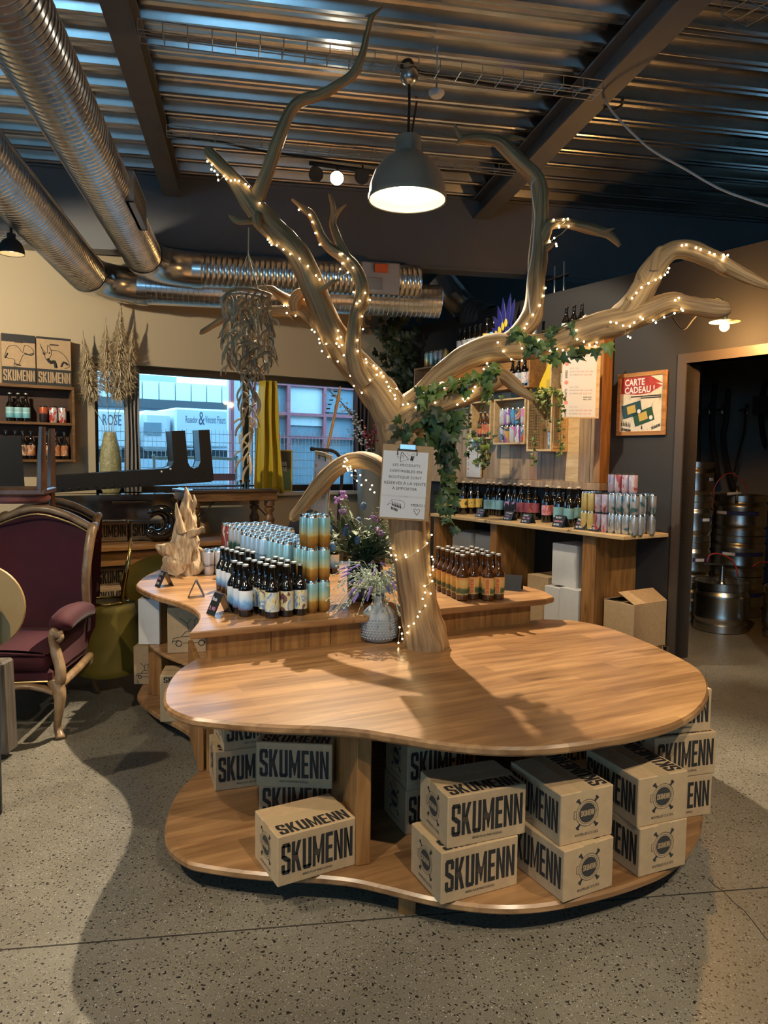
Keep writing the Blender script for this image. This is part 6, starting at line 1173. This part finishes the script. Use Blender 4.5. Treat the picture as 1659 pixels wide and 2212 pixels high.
# ------------------------------------------------------------------ armchairs and stacked chairs at the left edge
M_VELV = mat('burgundy_velvet', (.060, .003, .009), .8, sheen=.10, var=.25, vscale=5); M_CARV = wood('carved_beech', (.20, .11, .05), (.40, .26, .14), (4, 4, 4), 3, .35, .3, False)
def armchair(label, M):
    t = thing('wing_armchair', label, 'armchair', M)
    MB().bbox(-.31, .31, -.33, .30, .30, .38, .02).build('seat_base', M_VELV, t)
    MB().grid(lambda u, v: (-.30 + .60 * u, -.36 + .62 * v, .475 + .05 * math.sin(PI * u) ** .5 * math.sin(PI * min(1, v * .9 + .1)) ** .5), 16, 12).build('seat_top', M_VELV, t, True); MB().bbox(-.30, .30, -.36, .26, .375, .478, .025).build('seat_cushion', M_VELV, t, 50); MB().tube(spline([(-.29, -.362, .47), (0, -.368, .485), (.29, -.362, .47)], 6), .007, 6).build('piping', M_VELV, t, True)
    arch = lambda x: 1.10 + .13 * math.cos(x / .34 * PI / 2)
    MB().grid(lambda u, v: (-.33 + .66 * u, .27 + .10 * v - .05 * abs(2 * u - 1) ** 2 + .03 * math.sin(PI * v), .40 + (arch(-.33 + .66 * u) - .42) * v), 18, 12).build('back_cushion', M_VELV, t, True)
    MB().grid(lambda u, v: (.34 - .68 * u, .33 + .12 * v, .20 + (arch(.34 - .68 * u) - .2) * v), 12, 6).build('back_cover', M_VELV, t, True)
    MB().tube(spline([(x, .355, arch(x) + .012) for x in (-.345, -.28, -.18, -.08, 0, .08, .18, .28, .345)], 4), .030, 10, flat=.8).build('crest_rail', M_CARV, t, True); MB().tube(spline([(x, .325, arch(x) - .022) for x in (-.32, -.2, 0, .2, .32)], 5), .006, 6).build('nail_trim', M_CAPG, t)
    for s_ in (-1, 1):
        MB().tube(spline([(s_ * .345, .36, 1.13), (s_ * .352, .28, 1.10), (s_ * .345, .22, .95), (s_ * .335, .20, .78), (s_ * .335, .22, .62)], 4), [.030, .030, .031, .031, .031, .031, .030, .030, .029, .028, .028, .027, .026, .026, .025, .025, .025], 10).build('back_upright', M_CARV, t, True)
        MB().grid(lambda u, v: (s_ * (.315 + .015 * math.sin(PI * v)), .34 - (.14 * math.sin(PI * (.15 + .8 * v))) * u, .45 + .66 * v), 6, 10).build('wing', M_VELV, t, True)
        MB().tube(spline([(s_ * .335, .25, .60), (s_ * .345, .05, .635), (s_ * .35, -.15, .645), (s_ * .35, -.27, .63), (s_ * .35, -.30, .60)], 4), [.045, .05, .055, .058, .06, .062, .064, .065, .066, .067, .067, .067, .066, .064, .06, .05, .02], 12).build('arm_pad', M_VELV, t, True)
        MB().grid(lambda u, v: (s_ * (.325 - .01 * math.sin(PI * v)), -.28 + .54 * u, .36 + .26 * v), 8, 6).build('arm_panel', M_VELV, t, True)
        sc = [(s_ * .352, -.30 - .03 * 1, .575), (s_ * .365, -.325, .585), (s_ * .372, -.335, .565), (s_ * .362, -.335, .548), (s_ * .352, -.335, .556)]
        MB().tube(spline(sc[::-1] + [(s_ * .330, -.325, .60), (s_ * .320, -.32, .56), (s_ * .335, -.32, .48), (s_ * .365, -.345, .40), (s_ * .37, -.36, .34), (s_ * .34, -.355, .285)], 4), [.014] * 12 + [.022] * 8 + [.026] * 8 + [.030] * 8 + [.034] * 5, 10).build('scroll', M_CARV, t, True)
        MB().tube(spline([(s_ * .335, -.35, .33), (s_ * .37, -.37, .25), (s_ * .365, -.375, .15), (s_ * .35, -.36, .06), (s_ * .37, -.38, .015), (s_ * .375, -.39, .0)], 4), [.042, .042, .040, .038, .035, .032, .029, .027, .025, .023, .022, .021, .021, .021, .022, .024, .026, .028, .028, .027, .02], 10).build('front_leg', M_CARV, t, True)
        MB().tube([(s_ * .31, .32, .30), (s_ * .32, .36, .15), (s_ * .33, .42, 0)], [.026, .022, .018], 8).build('rear_leg', M_CARV, t, True)
        MB().tube(spline([(s_ * .345, -.30, .28), (s_ * .34, 0, .285), (s_ * .32, .30, .29)], 4), .026, 8).build('side_rail', M_CARV, t, True)
    MB().tube(spline([(-.335, -.362, .26), (-.27, -.366, .285), (-.16, -.37, .30), (0, -.372, .27), (.16, -.37, .30), (.27, -.366, .285), (.335, -.362, .26)], 4), .030, 8, flat=.6).build('seat_rail', M_CARV, t, True); MB().tube(spline([(-.30, -.352, .32), (0, -.36, .315), (.30, -.352, .32)], 5), .005, 6).build('nail_trim', M_CAPG, t)
    return t
ac = freeze(armchair('burgundy velvet wing armchair with carved frame, nearest the left edge', at((-2.20, 4.41, 0), math.radians(4))))
clone(ac, at((-2.50, 5.24, 0), math.radians(2)), 'second burgundy wing armchair standing behind the nearest one')
M_ROSE = mat('dusty_pink_seat', (.42, .14, .11), .8, sheen=.3); M_CHERRY = wood('cherry_chair_wood', (.16, .065, .028), (.32, .15, .07), (5, 5, 1.5), 3, .3, .3, False)
p = PY(45, 1085, 4.95); ic = plain_chair('upturned cherry wood chair with pink seat, stacked on the armchairs', (0, 0, 0), 0, M_CHERRY, M_ROSE); ic.matrix_basis = Matrix.Translation((p.x - .02, p.y, p.z + .50)) @ Matrix.Rotation(math.radians(15), 4, 'Z') @ Matrix.Rotation(PI, 4, 'Y')
M_MUST = mat('mustard_velvet', (.17, .12, .008), .75, sheen=.15, var=.15, vscale=6); M_BRASS = mat('polished_brass', (.62, .42, .14), .2, 1)
def tub_chair(label, M):
    t = thing('tub_chair', label, 'chair', M)
    MB().lathe([(.0, .40), (.14, .395), (.165, .415), (.168, .45), (.15, .475), (0, .48)], 28, cap=False).build('seat', M_MUST, t, True)
    def sh(u, v):
        a = math.radians(-20 + 220 * u); r = .165 + .085 * v; return (r * math.cos(a), r * math.sin(a), .40 + .42 * v * (.55 + .45 * math.sin(PI * u) ** .6))
    o = MB().grid(sh, 32, 10).build('back_shell', M_MUST, t, True); md = o.modifiers.new('padding', 'SOLIDIFY'); md.thickness = .035
    MB().tube([(.13 * math.cos(a), .13 * math.sin(a), .385) for a in [2 * PI * i / 20 for i in range(21)]], .008, 6).build('ring_frame', M_BRASS, t, True)
    for a in (45, 135, 225, 315): c, s_ = math.cos(math.radians(a)), math.sin(math.radians(a)); MB().tube([(.12 * c, .12 * s_, .395), (.165 * c, .165 * s_, .2), (.21 * c, .21 * s_, 0)], [.012, .010, .007], 8).build('leg', M_BRASS, t, True)
    return t
p = PY(232, 1302, 5.0); up = tub_chair('upturned mustard velvet tub chair with brass legs in the air', Matrix.Translation((p.x, p.y, p.z + .43)) @ Matrix.Rotation(math.radians(20), 4, 'Z') @ Matrix.Rotation(PI, 4, 'X') @ Matrix.Scale(1.08, 4))
tub_chair('upright mustard velvet tub chair behind the counter end, under the upturned one', at((-1.80, 5.56, 0), math.radians(-40)))
# disc board and post at the very left
M_TAN = mat('tan_veneer', (.62, .37, .13), .5, var=.05); c = PY(-48, 1312, 3.2)
t = thing('round_board', 'round tan board on a black stand at the left edge', 'sign', at(c, math.radians(12))); MB().lathe([(0, -.008), (.192, -.008), (.196, 0), (.192, .008), (0, .008)], 48, Matrix.Rotation(PI / 2, 4, 'X')).build('disc', M_TAN, t, 40); MB().bbox(-.03, .085, -.05, -.02, -1.0, .01, .004).build('stand', M_MATTE, t)
p = PZ(5, 1645, 0); t = thing('timber_post', 'rough grey-brown timber post at the lower left edge', 'post', Matrix.Translation((p.x, p.y, 0))); MB().bbox(-.12, .03, 0, .12, .03, .52, .012, Matrix.Rotation(-.03, 4, 'Y')).build('post_body', wood('rough_grey_timber', (.06, .045, .035), (.15, .12, .09), (12, 12, 1.2), 3, .7, 0), t); MB().lathe([(.05, 0), (.055, .02), (.05, .03)], 14, Matrix.Translation((-.05, .05, 0))).build('post_foot', M_MATTE, t)
# ------------------------------------------------------------------ ivy
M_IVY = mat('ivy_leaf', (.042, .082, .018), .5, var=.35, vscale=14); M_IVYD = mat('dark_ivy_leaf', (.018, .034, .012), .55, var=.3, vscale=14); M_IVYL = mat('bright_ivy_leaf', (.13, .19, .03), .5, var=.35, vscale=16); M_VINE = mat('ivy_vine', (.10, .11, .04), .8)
def ivy_leaf(s_): return [(0, 0), (.30 * s_, -.12 * s_), (.50 * s_, .12 * s_), (.30 * s_, .28 * s_), (.42 * s_, .55 * s_), (.16 * s_, .55 * s_), (0, 1.0 * s_), (-.16 * s_, .55 * s_), (-.42 * s_, .55 * s_), (-.30 * s_, .28 * s_), (-.50 * s_, .12 * s_), (-.30 * s_, -.12 * s_)]
def leaf_mesh(m_, s_=.05):
    P = ivy_leaf(s_); v = [(x, y, -.10 * abs(x) - .15 * y * y / s_) for x, y in P] + [(0, .3 * s_, .006)]; n = len(P)
    mb = MB()._add(v, [(i, (i + 1) % n, n) for i in range(n)]); return mb.mesh('leaf', m_, True)
LEAF = [leaf_mesh(M_IVY), leaf_mesh(M_IVYD), leaf_mesh(M_IVYL)]
def ivy(label, runs, kinds, seed, name='ivy_garland', cat='ivy', vine=True):
    t = thing(name, label, cat); r6 = random.Random(seed)
    for pts, n, spread, s0, s1 in runs:
        sp = spline([PY(*q) for q in pts], 6); P = lambda f: sp[min(len(sp) - 1, int(f * (len(sp) - 1)))]
        if vine: MB().tube(sp, .003, 4).build('vine', M_VINE, t)
        for i in range(n):
            c = P((i + r6.random()) / n) + Vector((r6.gauss(0, 1), r6.gauss(0, .7), r6.gauss(0, 1))) * spread
            tocam = (EYE - c).normalized(); q = (tocam + Vector((r6.uniform(-.8, .8), r6.uniform(-.8, .8), r6.uniform(-.2, 1.0)))).normalized().to_track_quat('Z', 'Y').to_matrix().to_4x4()
            M = Matrix.Translation(c) @ q @ Matrix.Rotation(PI + r6.gauss(0, .8), 4, 'Z') @ Matrix.Scale(r6.uniform(s0, s1), 4); obj('leaf', LEAF[kinds[r6.randrange(len(kinds))]], t, M)
    return t
ivy('dense ivy cascading down the right side of the trunk', [([(918, 885, 3.55), (955, 895, 3.54), (962, 925, 3.56), (962, 960, 3.58)], 72, .04, 1.1, 1.9), ([(962, 955, 3.58), (958, 1000, 3.6), (965, 1045, 3.58), (958, 1090, 3.55)], 46, .018, .9, 1.5), ([(955, 1090, 3.5), (970, 1115, 3.45), (982, 1135, 3.42)], 9, .012, .7, 1.0), ([(876, 905, 3.52), (872, 925, 3.53), (880, 938, 3.54)], 5, .012, .9, 1.3)], [0, 0, 1], 5)
ivy('bright variegated ivy winding along the low right branch', [([(905, 855, 3.5), (935, 842, 3.46), (975, 832, 3.44), (1015, 820, 3.42), (1050, 808, 3.4), (1080, 795, 3.38)], 46, .018, .75, 1.25), ([(1040, 830, 3.42), (1052, 848, 3.4), (1060, 862, 3.4)], 6, .02, .7, 1.1)], [2, 2, 0], 6)
ivy('ivy wrapped over the long right branch below the tall limb', [([(1110, 720, 3.38), (1145, 735, 3.36), (1170, 755, 3.34), (1205, 750, 3.32)], 34, .02, .8, 1.3), ([(1170, 715, 3.36), (1200, 712, 3.34), (1235, 695, 3.32), (1262, 690, 3.32)], 8, .012, .8, 1.2), ([(1195, 775, 3.32), (1235, 770, 3.3), (1280, 760, 3.28), (1320, 742, 3.26)], 9, .014, .9, 1.5)], [0, 2, 0], 7)
ivy('small trailing plant hanging below the red-label bottle box', [([(1028, 948, 6.75), (1032, 975, 6.75), (1030, 1000, 6.75)], 26, .05, .8, 1.4), ([(1050, 948, 6.75), (1052, 970, 6.75), (1045, 995, 6.75)], 22, .04, .8, 1.4)], [0, 2, 1], 8, 'trailing_plant', 'plant')
ivy('leafy plant on top of the red-label bottle box', [([(1020, 862, 6.8), (1045, 855, 6.8), (1070, 858, 6.8)], 24, .05, .8, 1.3)], [0, 2], 9, 'trailing_plant', 'plant')
ivy('thin trailing ivy hanging through the wire crate', [([(1155, 848, 6.0), (1180, 845, 6.0), (1210, 852, 5.95)], 34, .03, .6, .9), ([(1180, 850, 6.0), (1182, 880, 6.0), (1183, 920, 6.0)], 22, .03, .5, .8), ([(1212, 850, 5.9), (1212, 890, 5.9), (1211, 940, 5.9), (1210, 985, 5.9)], 34, .016, .5, .8), ([(1154, 940, 6.0), (1153, 975, 6.0), (1152, 1005, 6.0)], 14, .012, .5, .7)], [0, 2], 10, 'trailing_plant', 'plant')
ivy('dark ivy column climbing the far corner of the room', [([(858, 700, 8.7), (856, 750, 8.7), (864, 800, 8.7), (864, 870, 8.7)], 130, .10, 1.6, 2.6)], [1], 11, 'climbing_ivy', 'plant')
ivy('pale grey dried trailing plant left of the small wall box', [([(1010, 870, 6.9), (1012, 910, 6.9), (1010, 950, 6.9)], 26, .03, .5, .9)], [1, 0], 12, 'trailing_plant', 'plant')
# ------------------------------------------------------------------ driftwood mobile
MD = 3.47
M_STICK = [wood('driftwood_stick_%s' % s_, a, b, (3, 3, 3), 6, .7, 0, False) for s_, a, b in (('pale', (.40, .28, .16), (.62, .47, .29)), ('dark', (.24, .16, .09), (.40, .28, .17)))]
top = PY(537, 492, MD); rc_ = PY(538, 636, MD); RADM = 46 * MD / F_PX
t = thing('driftwood_mobile', 'hanging mobile of driftwood sticks on a ring, left of the tree', 'mobile', Matrix.Translation(rc_))
rel = lambda p: Vector(p) - rc_
knot = rel(PY(536, 548, MD))
MB().tube([rel(top), knot], .003, 5).build('cord', M_STRAW, t)
for k in range(5): a = 2 * PI * k / 5 + .3; MB().tube([knot, (RADM * math.cos(a), RADM * math.sin(a), 0)], .0018, 4).build('cord', M_STRAW, t)
MB().tube([(RADM * math.cos(a), RADM * math.sin(a), .004 * math.sin(3 * a)) for a in [2 * PI * i / 32 for i in range(33)]], .007, 8).build('ring', M_DRIFT, t, True); MB().tube([(RADM * .95 * math.cos(a), RADM * .95 * math.sin(a), -.018 + .004 * math.sin(2 * a)) for a in [2 * PI * i / 32 for i in range(33)]], .005, 8).build('ring', M_STICK[1], t, True)
ST = []
for k in range(6):
    L_ = .048 + .008 * k; bend = .007 + .003 * (k % 3); ST.append(MB().tube(spline([(0, 0, L_ * .5), (bend, 0, L_ * .15), (bend * .9, .004, -L_ * .2), (0, 0, -L_ * .5)], 3), [.002, .0035, .0045, .005, .0052, .005, .0045, .004, .003, .0015], 6).mesh('driftwood_stick', M_STICK[k % 2], True))
r7 = random.Random(12); cnt = 0
def strand(x, y, z1, n):
    MB().tube([(x, y, 0), (x, y, z1)], .0012, 4).build('thread', M_STRAW, t)
    for i in range(n):
        z = z1 * (i + .5) / n; a = r7.random() * 2 * PI; M = Matrix.Translation((x, y, z)) @ Matrix.Rotation(a, 4, 'Z') @ Matrix.Rotation(r7.gauss(-.55, .3), 4, 'Y') @ Matrix.Translation((.006, 0, -.022)) @ Matrix.Scale(r7.uniform(.8, 1.25), 4); obj('driftwood_stick', ST[r7.randrange(6)], t, M)
zl = rel(PY(540, 795, MD)).z; zm = rel(PY(540, 1025, MD)).z
for k in range(19): a = 2 * PI * k / 19; strand(RADM * math.cos(a), RADM * math.sin(a), zl * r7.uniform(.92, 1.08), 10)
for k, (fx, ln_) in enumerate(((-.35, .72), (-.25, .95), (-.05, 1.0), (.05, .92), (.2, .75), (.35, .6))): strand(RADM * fx, RADM * .3 * (-1) ** k, zm * ln_, int(20 * ln_))
# ------------------------------------------------------------------ kegs and hoses in the cold room
M_KEG = mat('stainless_keg', (.50, .48, .43), .30, 1, var=.15, vscale=4); M_KBLUE = mat('keg_label_blue', (.02, .03, .12), .5)
def keg_proto(label, h, r):
    t = thing('beer_keg', label, 'keg'); f = h / .40
    pr = [(r * .93, 0), (r * .97, .006), (r * .97, .06 * f), (r * .91, .068 * f), (r * .93, .085 * f), (r * .99, .10 * f), (r, .115 * f), (r * .99, .13 * f), (r * .975, .15 * f), (r * .975, .25 * f), (r * .99, .27 * f), (r, .285 * f), (r * .99, .30 * f), (r * .93, .315 * f), (r * .91, .332 * f), (r * .97, .34 * f), (r * .97, .395 * f), (r * .93, .40 * f), (r * .90, .395 * f), (r * .90, .345 * f), (r * .4, .355 * f), (0, .36 * f)]
    MB().lathe(pr, 32).build('keg_shell', M_KEG, t, 40)
    m_ = MB(); m_.grid(lambda u, v: (r * .985 * math.sin(-1.1 + 1.9 * u), -r * .985 * math.cos(-1.1 + 1.9 * u), (.205 + .04 * v) * f), 12, 1); m_.build('label_band', M_KBLUE, t, True)
    m_ = MB(); m_.grid(lambda u, v: (r * .988 * math.sin(-.95 + .5 * u), -r * .988 * math.cos(-.95 + .5 * u), (.21 + .03 * v) * f), 6, 1); m_.build('white_sticker', M_WHITE, t, True)
    MB().tube([(0, 0, .35 * f), (0, 0, .40 * f)], .03, 10).build('valve', M_STEEL, t); return freeze(t)
kg = keg_proto('beer keg in the tall stack beside the door jamb', .40, .185); kp = PZ(1503, 1345, 0)
nmz = ['bottom', 'second', 'third', 'top']
for k in range(4):
    M = at((kp.x, kp.y + .19, .40 * k), .5 + .3 * k)
    if k == 0: kg.matrix_basis = M; kg['label'] = 'bottom keg of the tall stack beside the door jamb'
    else: clone(kg, M, nmz[k] + ' keg of the tall stack beside the door jamb')
k2 = keg_proto('wide keg', .42, .26); kp2 = Vector((PY(1594, 1200, 7.75).x, 7.75, 0))
for k in range(3):
    M = at((kp2.x, kp2.y, .42 * k), .3 - .4 * k)
    if k == 0: k2.matrix_basis = M; k2['label'] = 'bottom keg of the wide rear stack in the cold room'
    else: clone(k2, M, ('middle', 'top')[k - 1] + ' keg of the wide rear stack in the cold room')
k3 = keg_proto('shiny steel keg with a tap coupler standing in front in the cold room', .47, .245); p = PZ(1580, 1372, 0); k3.matrix_basis = at((p.x, p.y + .245, 0), 2.2)
c3 = Vector((p.x, p.y + .245, .42)); t = thing('keg_coupler', 'steel tap coupler with black lever on the front keg', 'coupler', Matrix.Translation(c3)); MB().lathe([(.05, 0), (.03, .04), (.02, .09), (.016, .20), (0, .20)], 14).build('coupler_body', M_STEEL, t, 40); MB().tube([(0, -.01, .20), (-.10, -.03, .21), (-.2, -.04, .205)], .012, 8).build('lever', M_MATTE, t); MB().tube([(-.06, 0, .10), (.06, 0, .10)], .012, 8).build('side_port', M_BRASS, t)
clone(k3, at((p.x + .52, p.y - .05, 0), .5), 'shiny steel keg cut off by the right edge of the picture')
M_HOSE = mat('black_foam_hose', (.012, .012, .013), .8); M_REDH = mat('red_gas_hose', (.35, .04, .03), .4)
HD = 7.95
for k, pts in enumerate(([(1510, 830), (1510, 900), (1505, 950), (1510, 1010)], [(1545, 830), (1538, 910), (1540, 960), (1552, 1030)], [(1573, 840), (1568, 910), (1562, 950), (1575, 1020), (1590, 1065)], [(1655, 820), (1645, 880), (1650, 950), (1675, 1010)])): cable('beer_hose', 'thick black insulated hose hanging in the cold room, ' + ['first', 'second', 'third', 'fourth'][k] + ' from the door jamb', [PY(x, y, HD) for x, y in pts], .028, M_HOSE, 'hose')
cable('gas_hose', 'thin black gas line hanging right of the thick hoses', [PY(x, y, HD - .05) for x, y in ((1610, 885), (1608, 930), (1598, 970), (1586, 1020))], .012, M_HOSE, 'hose'); cable('gas_hose', 'red gas hose arching from the front keg to the stack', [PY(x, y, 7.05) for x, y in ((1527, 1215), (1535, 1198), (1560, 1198), (1585, 1215), (1595, 1245))], .008, M_REDH, 'hose'); cable('gas_hose', 'red gas hose at the right edge of the cold room', [PY(x, y, 7.1) for x, y in ((1625, 1225), (1640, 1215), (1662, 1215))], .008, M_REDH, 'hose'); cable('gas_hose', 'thin red hose looping over the rear keg stack', [PY(x, y, 7.5) for x, y in ((1538, 1110), (1545, 1050), (1575, 1022), (1605, 1040), (1615, 1060))], .006, M_REDH, 'hose')
for k, px in enumerate((1505, 1530, 1558, 1610)): t = thing('wall_tap', 'steel wall tap in the cold room, ' + ['first', 'second', 'third', 'fourth'][k] + ' from the jamb', 'tap', Matrix.Translation(PY(px, 884, HD - .02))); MB().tube([(0, .15, 0), (0, -.02, 0), (0, -.03, -.05)], .014, 8).build('spout', M_STEEL, t, True); MB().ball((0, -.03, .03), .022, 8, 6).build('knob', M_MATTE, t, True)
t = thing('hose_rail', 'dark rail along the cold room wall carrying the taps', 'rail', MR.copy()); MB().box(-.6, 2.9, 1.90, 2.05, 2.08, 2.25).build('rail_body', M_MATTE, t)
k5 = PY(1592, 1065, 7.55); t = thing('tap_coupler', 'steel coupler with white lever on the rear keg stack', 'coupler', Matrix.Translation(k5)); MB().tube([(0, 0, -.10), (0, 0, .07)], .018, 10).build('coupler_body', M_STEEL, t, True); MB().tube([(-.11, -.02, -.01), (.03, -.02, .0)], .016, 8).build('lever', M_WHITE, t, True)
# ------------------------------------------------------------------ outside the window
ground = struct('ground_outside', MB().box(-60, 60, .5, 70, -.35, -.05), mat('asphalt', (.20, .21, .22), .9, var=.1, vscale=3), ML)
M_CLAD = mat('pale_cladding', (.66, .68, .68), .5); M_CLADD = mat('grey_cladding', (.28, .30, .32), .5); M_REDF = mat('red_frame_paint', (.42, .12, .14), .5); M_VAN = mat('van_white', (.72, .73, .74), .3); M_DGLASS = mat('building_glass', (.25, .32, .36), .15, spec=.8); M_VTXT = mat('van_lettering', (.08, .10, .13), .6)
def OP(px, py, k): return PW(px, py, -k, 'L')
k = 13.0; a_, b_ = OP(190, 826, k), OP(505, 872, k)
t = thing('warehouse', 'pale ribbed warehouse across the yard, seen through the left pane', 'building', ML.copy()); MB().box(a_.x - 4, b_.x + .5, k, k + 6, 0, b_.z).build('lower_wall', M_CLADD, t); MB().box(a_.x - 4, b_.x + .5, k - .1, k, b_.z - .25, b_.z).build('gutter', M_GREY, t)
x = a_.x - 4; i = 0
while x < b_.x + .5: MB().box(x, x + .42, k - .06, k + 6, b_.z, OP(400, 828, k).z).build('cladding_panel', M_CLAD, t); x += .45
MB().box(a_.x - 4, OP(405, 820, k).x, k + 1, k + 7, OP(400, 828, k).z, OP(300, 800, k).z).build('roof_block', M_CLADD, t)
k = 8.0; t = thing('delivery_van', 'white delivery truck with dark script lettering in the yard', 'truck', ML.copy()); a_, b_ = OP(378, 880, k), OP(520, 968, k)
MB().bbox(a_.x, b_.x, k, k + 2.2, b_.z, a_.z, .04).build('cargo_body', M_VAN, t); c_ = OP(308, 880, k)
MB().bbox(c_.x, a_.x - .06, k + .05, k + 2.1, b_.z - .1, c_.z - .05, .10).build('cab', M_VAN, t); q0, q1 = OP(312, 912, k), OP(350, 940, k); MB().box(q0.x, q1.x, k + .03, k + .06, q1.z, q0.z).build('cab_window', M_DGLASS, t); MB().bbox(c_.x - .05, b_.x, k + .2, k + 2, b_.z - .25, b_.z - .05, .03).build('chassis', M_GREY, t)
for px in (330, 460): q = OP(px, 975, k); MB().lathe([(0, -.12), (.30, -.12), (.42, -.1), (.42, .1), (0, .12)], 20, Matrix.Translation((q.x, k + .15, .35)) @ Matrix.Rotation(PI / 2, 4, 'X')).build('wheel', M_MATTE, t)
cg = [c for c in CH[t.name] if c.name.startswith('cargo')][0]
for s_, x0, x1, y0, y1 in (('Rosedor', 401, 427, 899, 913), ('&', 429, 442, 890, 918), ('Vincent Fleurs', 443, 487, 900, 914)): p, q = OP(x0, y1, k), OP(x1, y0, k); letter(s_, M_VTXT, cg, (p.x, k - .004, p.z), (1, 0, 0), (0, 0, 1), q.x - p.x, q.z - p.z, .0)
t = thing('delivery_van', 'second white truck partly hidden behind the olive vase', 'truck', ML.copy()); a_, b_ = OP(170, 882, k), OP(292, 968, k); MB().bbox(a_.x, b_.x, k, k + 2.2, b_.z, a_.z, .04).build('cargo_body', M_VAN, t)
cg = CH[t.name][0]; p, q = OP(222, 918, k), OP(262, 896, k); letter('ROSE', M_VTXT, cg, (p.x, k - .004, p.z), (1, 0, 0), (0, 0, 1), q.x - p.x, q.z - p.z); MB().bbox(a_.x, b_.x, k + .2, k + 2, b_.z - .3, b_.z - .02, .03).build('chassis', M_GREY, t)
for px in (200, 270): q = OP(px, 975, k); MB().lathe([(0, -.12), (.30, -.12), (.42, -.1), (.42, .1), (0, .12)], 20, Matrix.Translation((q.x, k + .15, .35)) @ Matrix.Rotation(PI / 2, 4, 'X')).build('wheel', M_MATTE, t)
k = 6.5; t = thing('glazed_hall', 'blue glazed hall with red frames outside the right pane', 'building', ML.copy()); a_, b_ = OP(502, 812, k), OP(840, 985, k); zt_ = OP(600, 790, k).z + 1.5
c1 = OP(548, 900, k).x; x = a_.x
while x < c1 - .02: MB().box(x, x + .20, k, k + .3, 0, zt_).build('cladding_panel', M_CLAD, t); x += .215
MB().box(c1, b_.x + 6, k + .05, k + .4, 0, zt_).build('rear_wall', M_DGLASS, t)
for px in (500, 548, 622, 700, 770, 850): q = OP(px, 900, k).x; MB().box(q - .035, q + .035, k - .05, k + .06, 0, zt_).build('frame_post', M_REDF, t)
for py in (833, 896, 945): q = OP(660, py, k).z; MB().box(c1, b_.x + 6, k - .045, k + .06, q - .03, q + .03).build('frame_rail', M_REDF, t)
for x0, x1, y0, y1 in ((625, 697, 838, 892), (625, 697, 900, 918), (703, 766, 838, 890)): p, q = OP(x0, y1, k), OP(x1, y0, k); MB().box(p.x, q.x, k + .02, k + .05, p.z, q.z).build('pane', M_CLAD if y0 != 838 or x0 == 625 else M_DGLASS, t)
k = 2.6; t = thing('mesh_fence', 'welded mesh fence standing in the yard close to the window', 'fence', ML.copy()); x0, x1 = OP(180, 1000, k).x, OP(860, 1000, k).x + .5; zf = OP(500, 930, k).z
vw = MB(); n_ = int((x1 - x0) / .06)
for i in range(n_): vw.tube([(x0 + i * .06, k, -.05), (x0 + i * .06, k, zf)], .004, 3, False)
tag(vw.build('upright_wires', M_VAN, t), kind='stuff'); hw = MB()
for i in range(int(zf / .12)): hw.tube([(x0, k, .1 + i * .12), (x1, k, .1 + i * .12)], .004, 3, False)
tag(hw.build('cross_wires', M_VAN, t), kind='stuff')
for i in range(4): MB().box(x0 + i * 2.4, x0 + i * 2.4 + .05, k + .01, k + .06, -.05, zf + .05).build('post', M_VAN, t)
k = 1.6; t = thing('crowd_barrier', 'white tubular barrier with a red foot bar outside the window', 'barrier', ML.copy()); a_, b_ = OP(333, 990, k), OP(510, 1045, k); MB().tube(spline([(a_.x, k, .0), (a_.x, k, a_.z - .10), (a_.x + .08, k, a_.z), (b_.x - .08, k, a_.z), (b_.x, k, a_.z - .10), (b_.x, k, 0)], 5), .02, 8).build('tube_frame', M_VAN, t, True); z_ = OP(420, 1030, k).z; MB().box(a_.x + .02, b_.x - .02, k - .015, k + .015, z_ - .05, z_ + .04).build('red_bar', M_REDF, t)

cable('lamp_flex', 'thin white flex running down the tall right branch', [PY(*q) for q in ((1160, 385, D - .18), (1148, 400, D - .2), (1152, 440, D - .2), (1155, 470, D - .17), (1150, 545, D - .2), (1140, 600, D - .2), (1142, 640, D - .22), (1146, 690, D - .24))], .003, M_WHITE)
t = thing('smoke_detector', 'small round white smoke detector hanging beside the lamp cup', 'smoke detector', Matrix.Translation(PZ(943, 203, 3.9))); MB().lathe([(0, -.02), (.035, -.018), (.05, 0), (.05, .015), (0, .015)], 20).build('detector_body', M_WHITE, t, 40); MB().tube([(0, 0, .015), (0, 0, .29)], .006, 6).build('stem', M_WHITE, t)
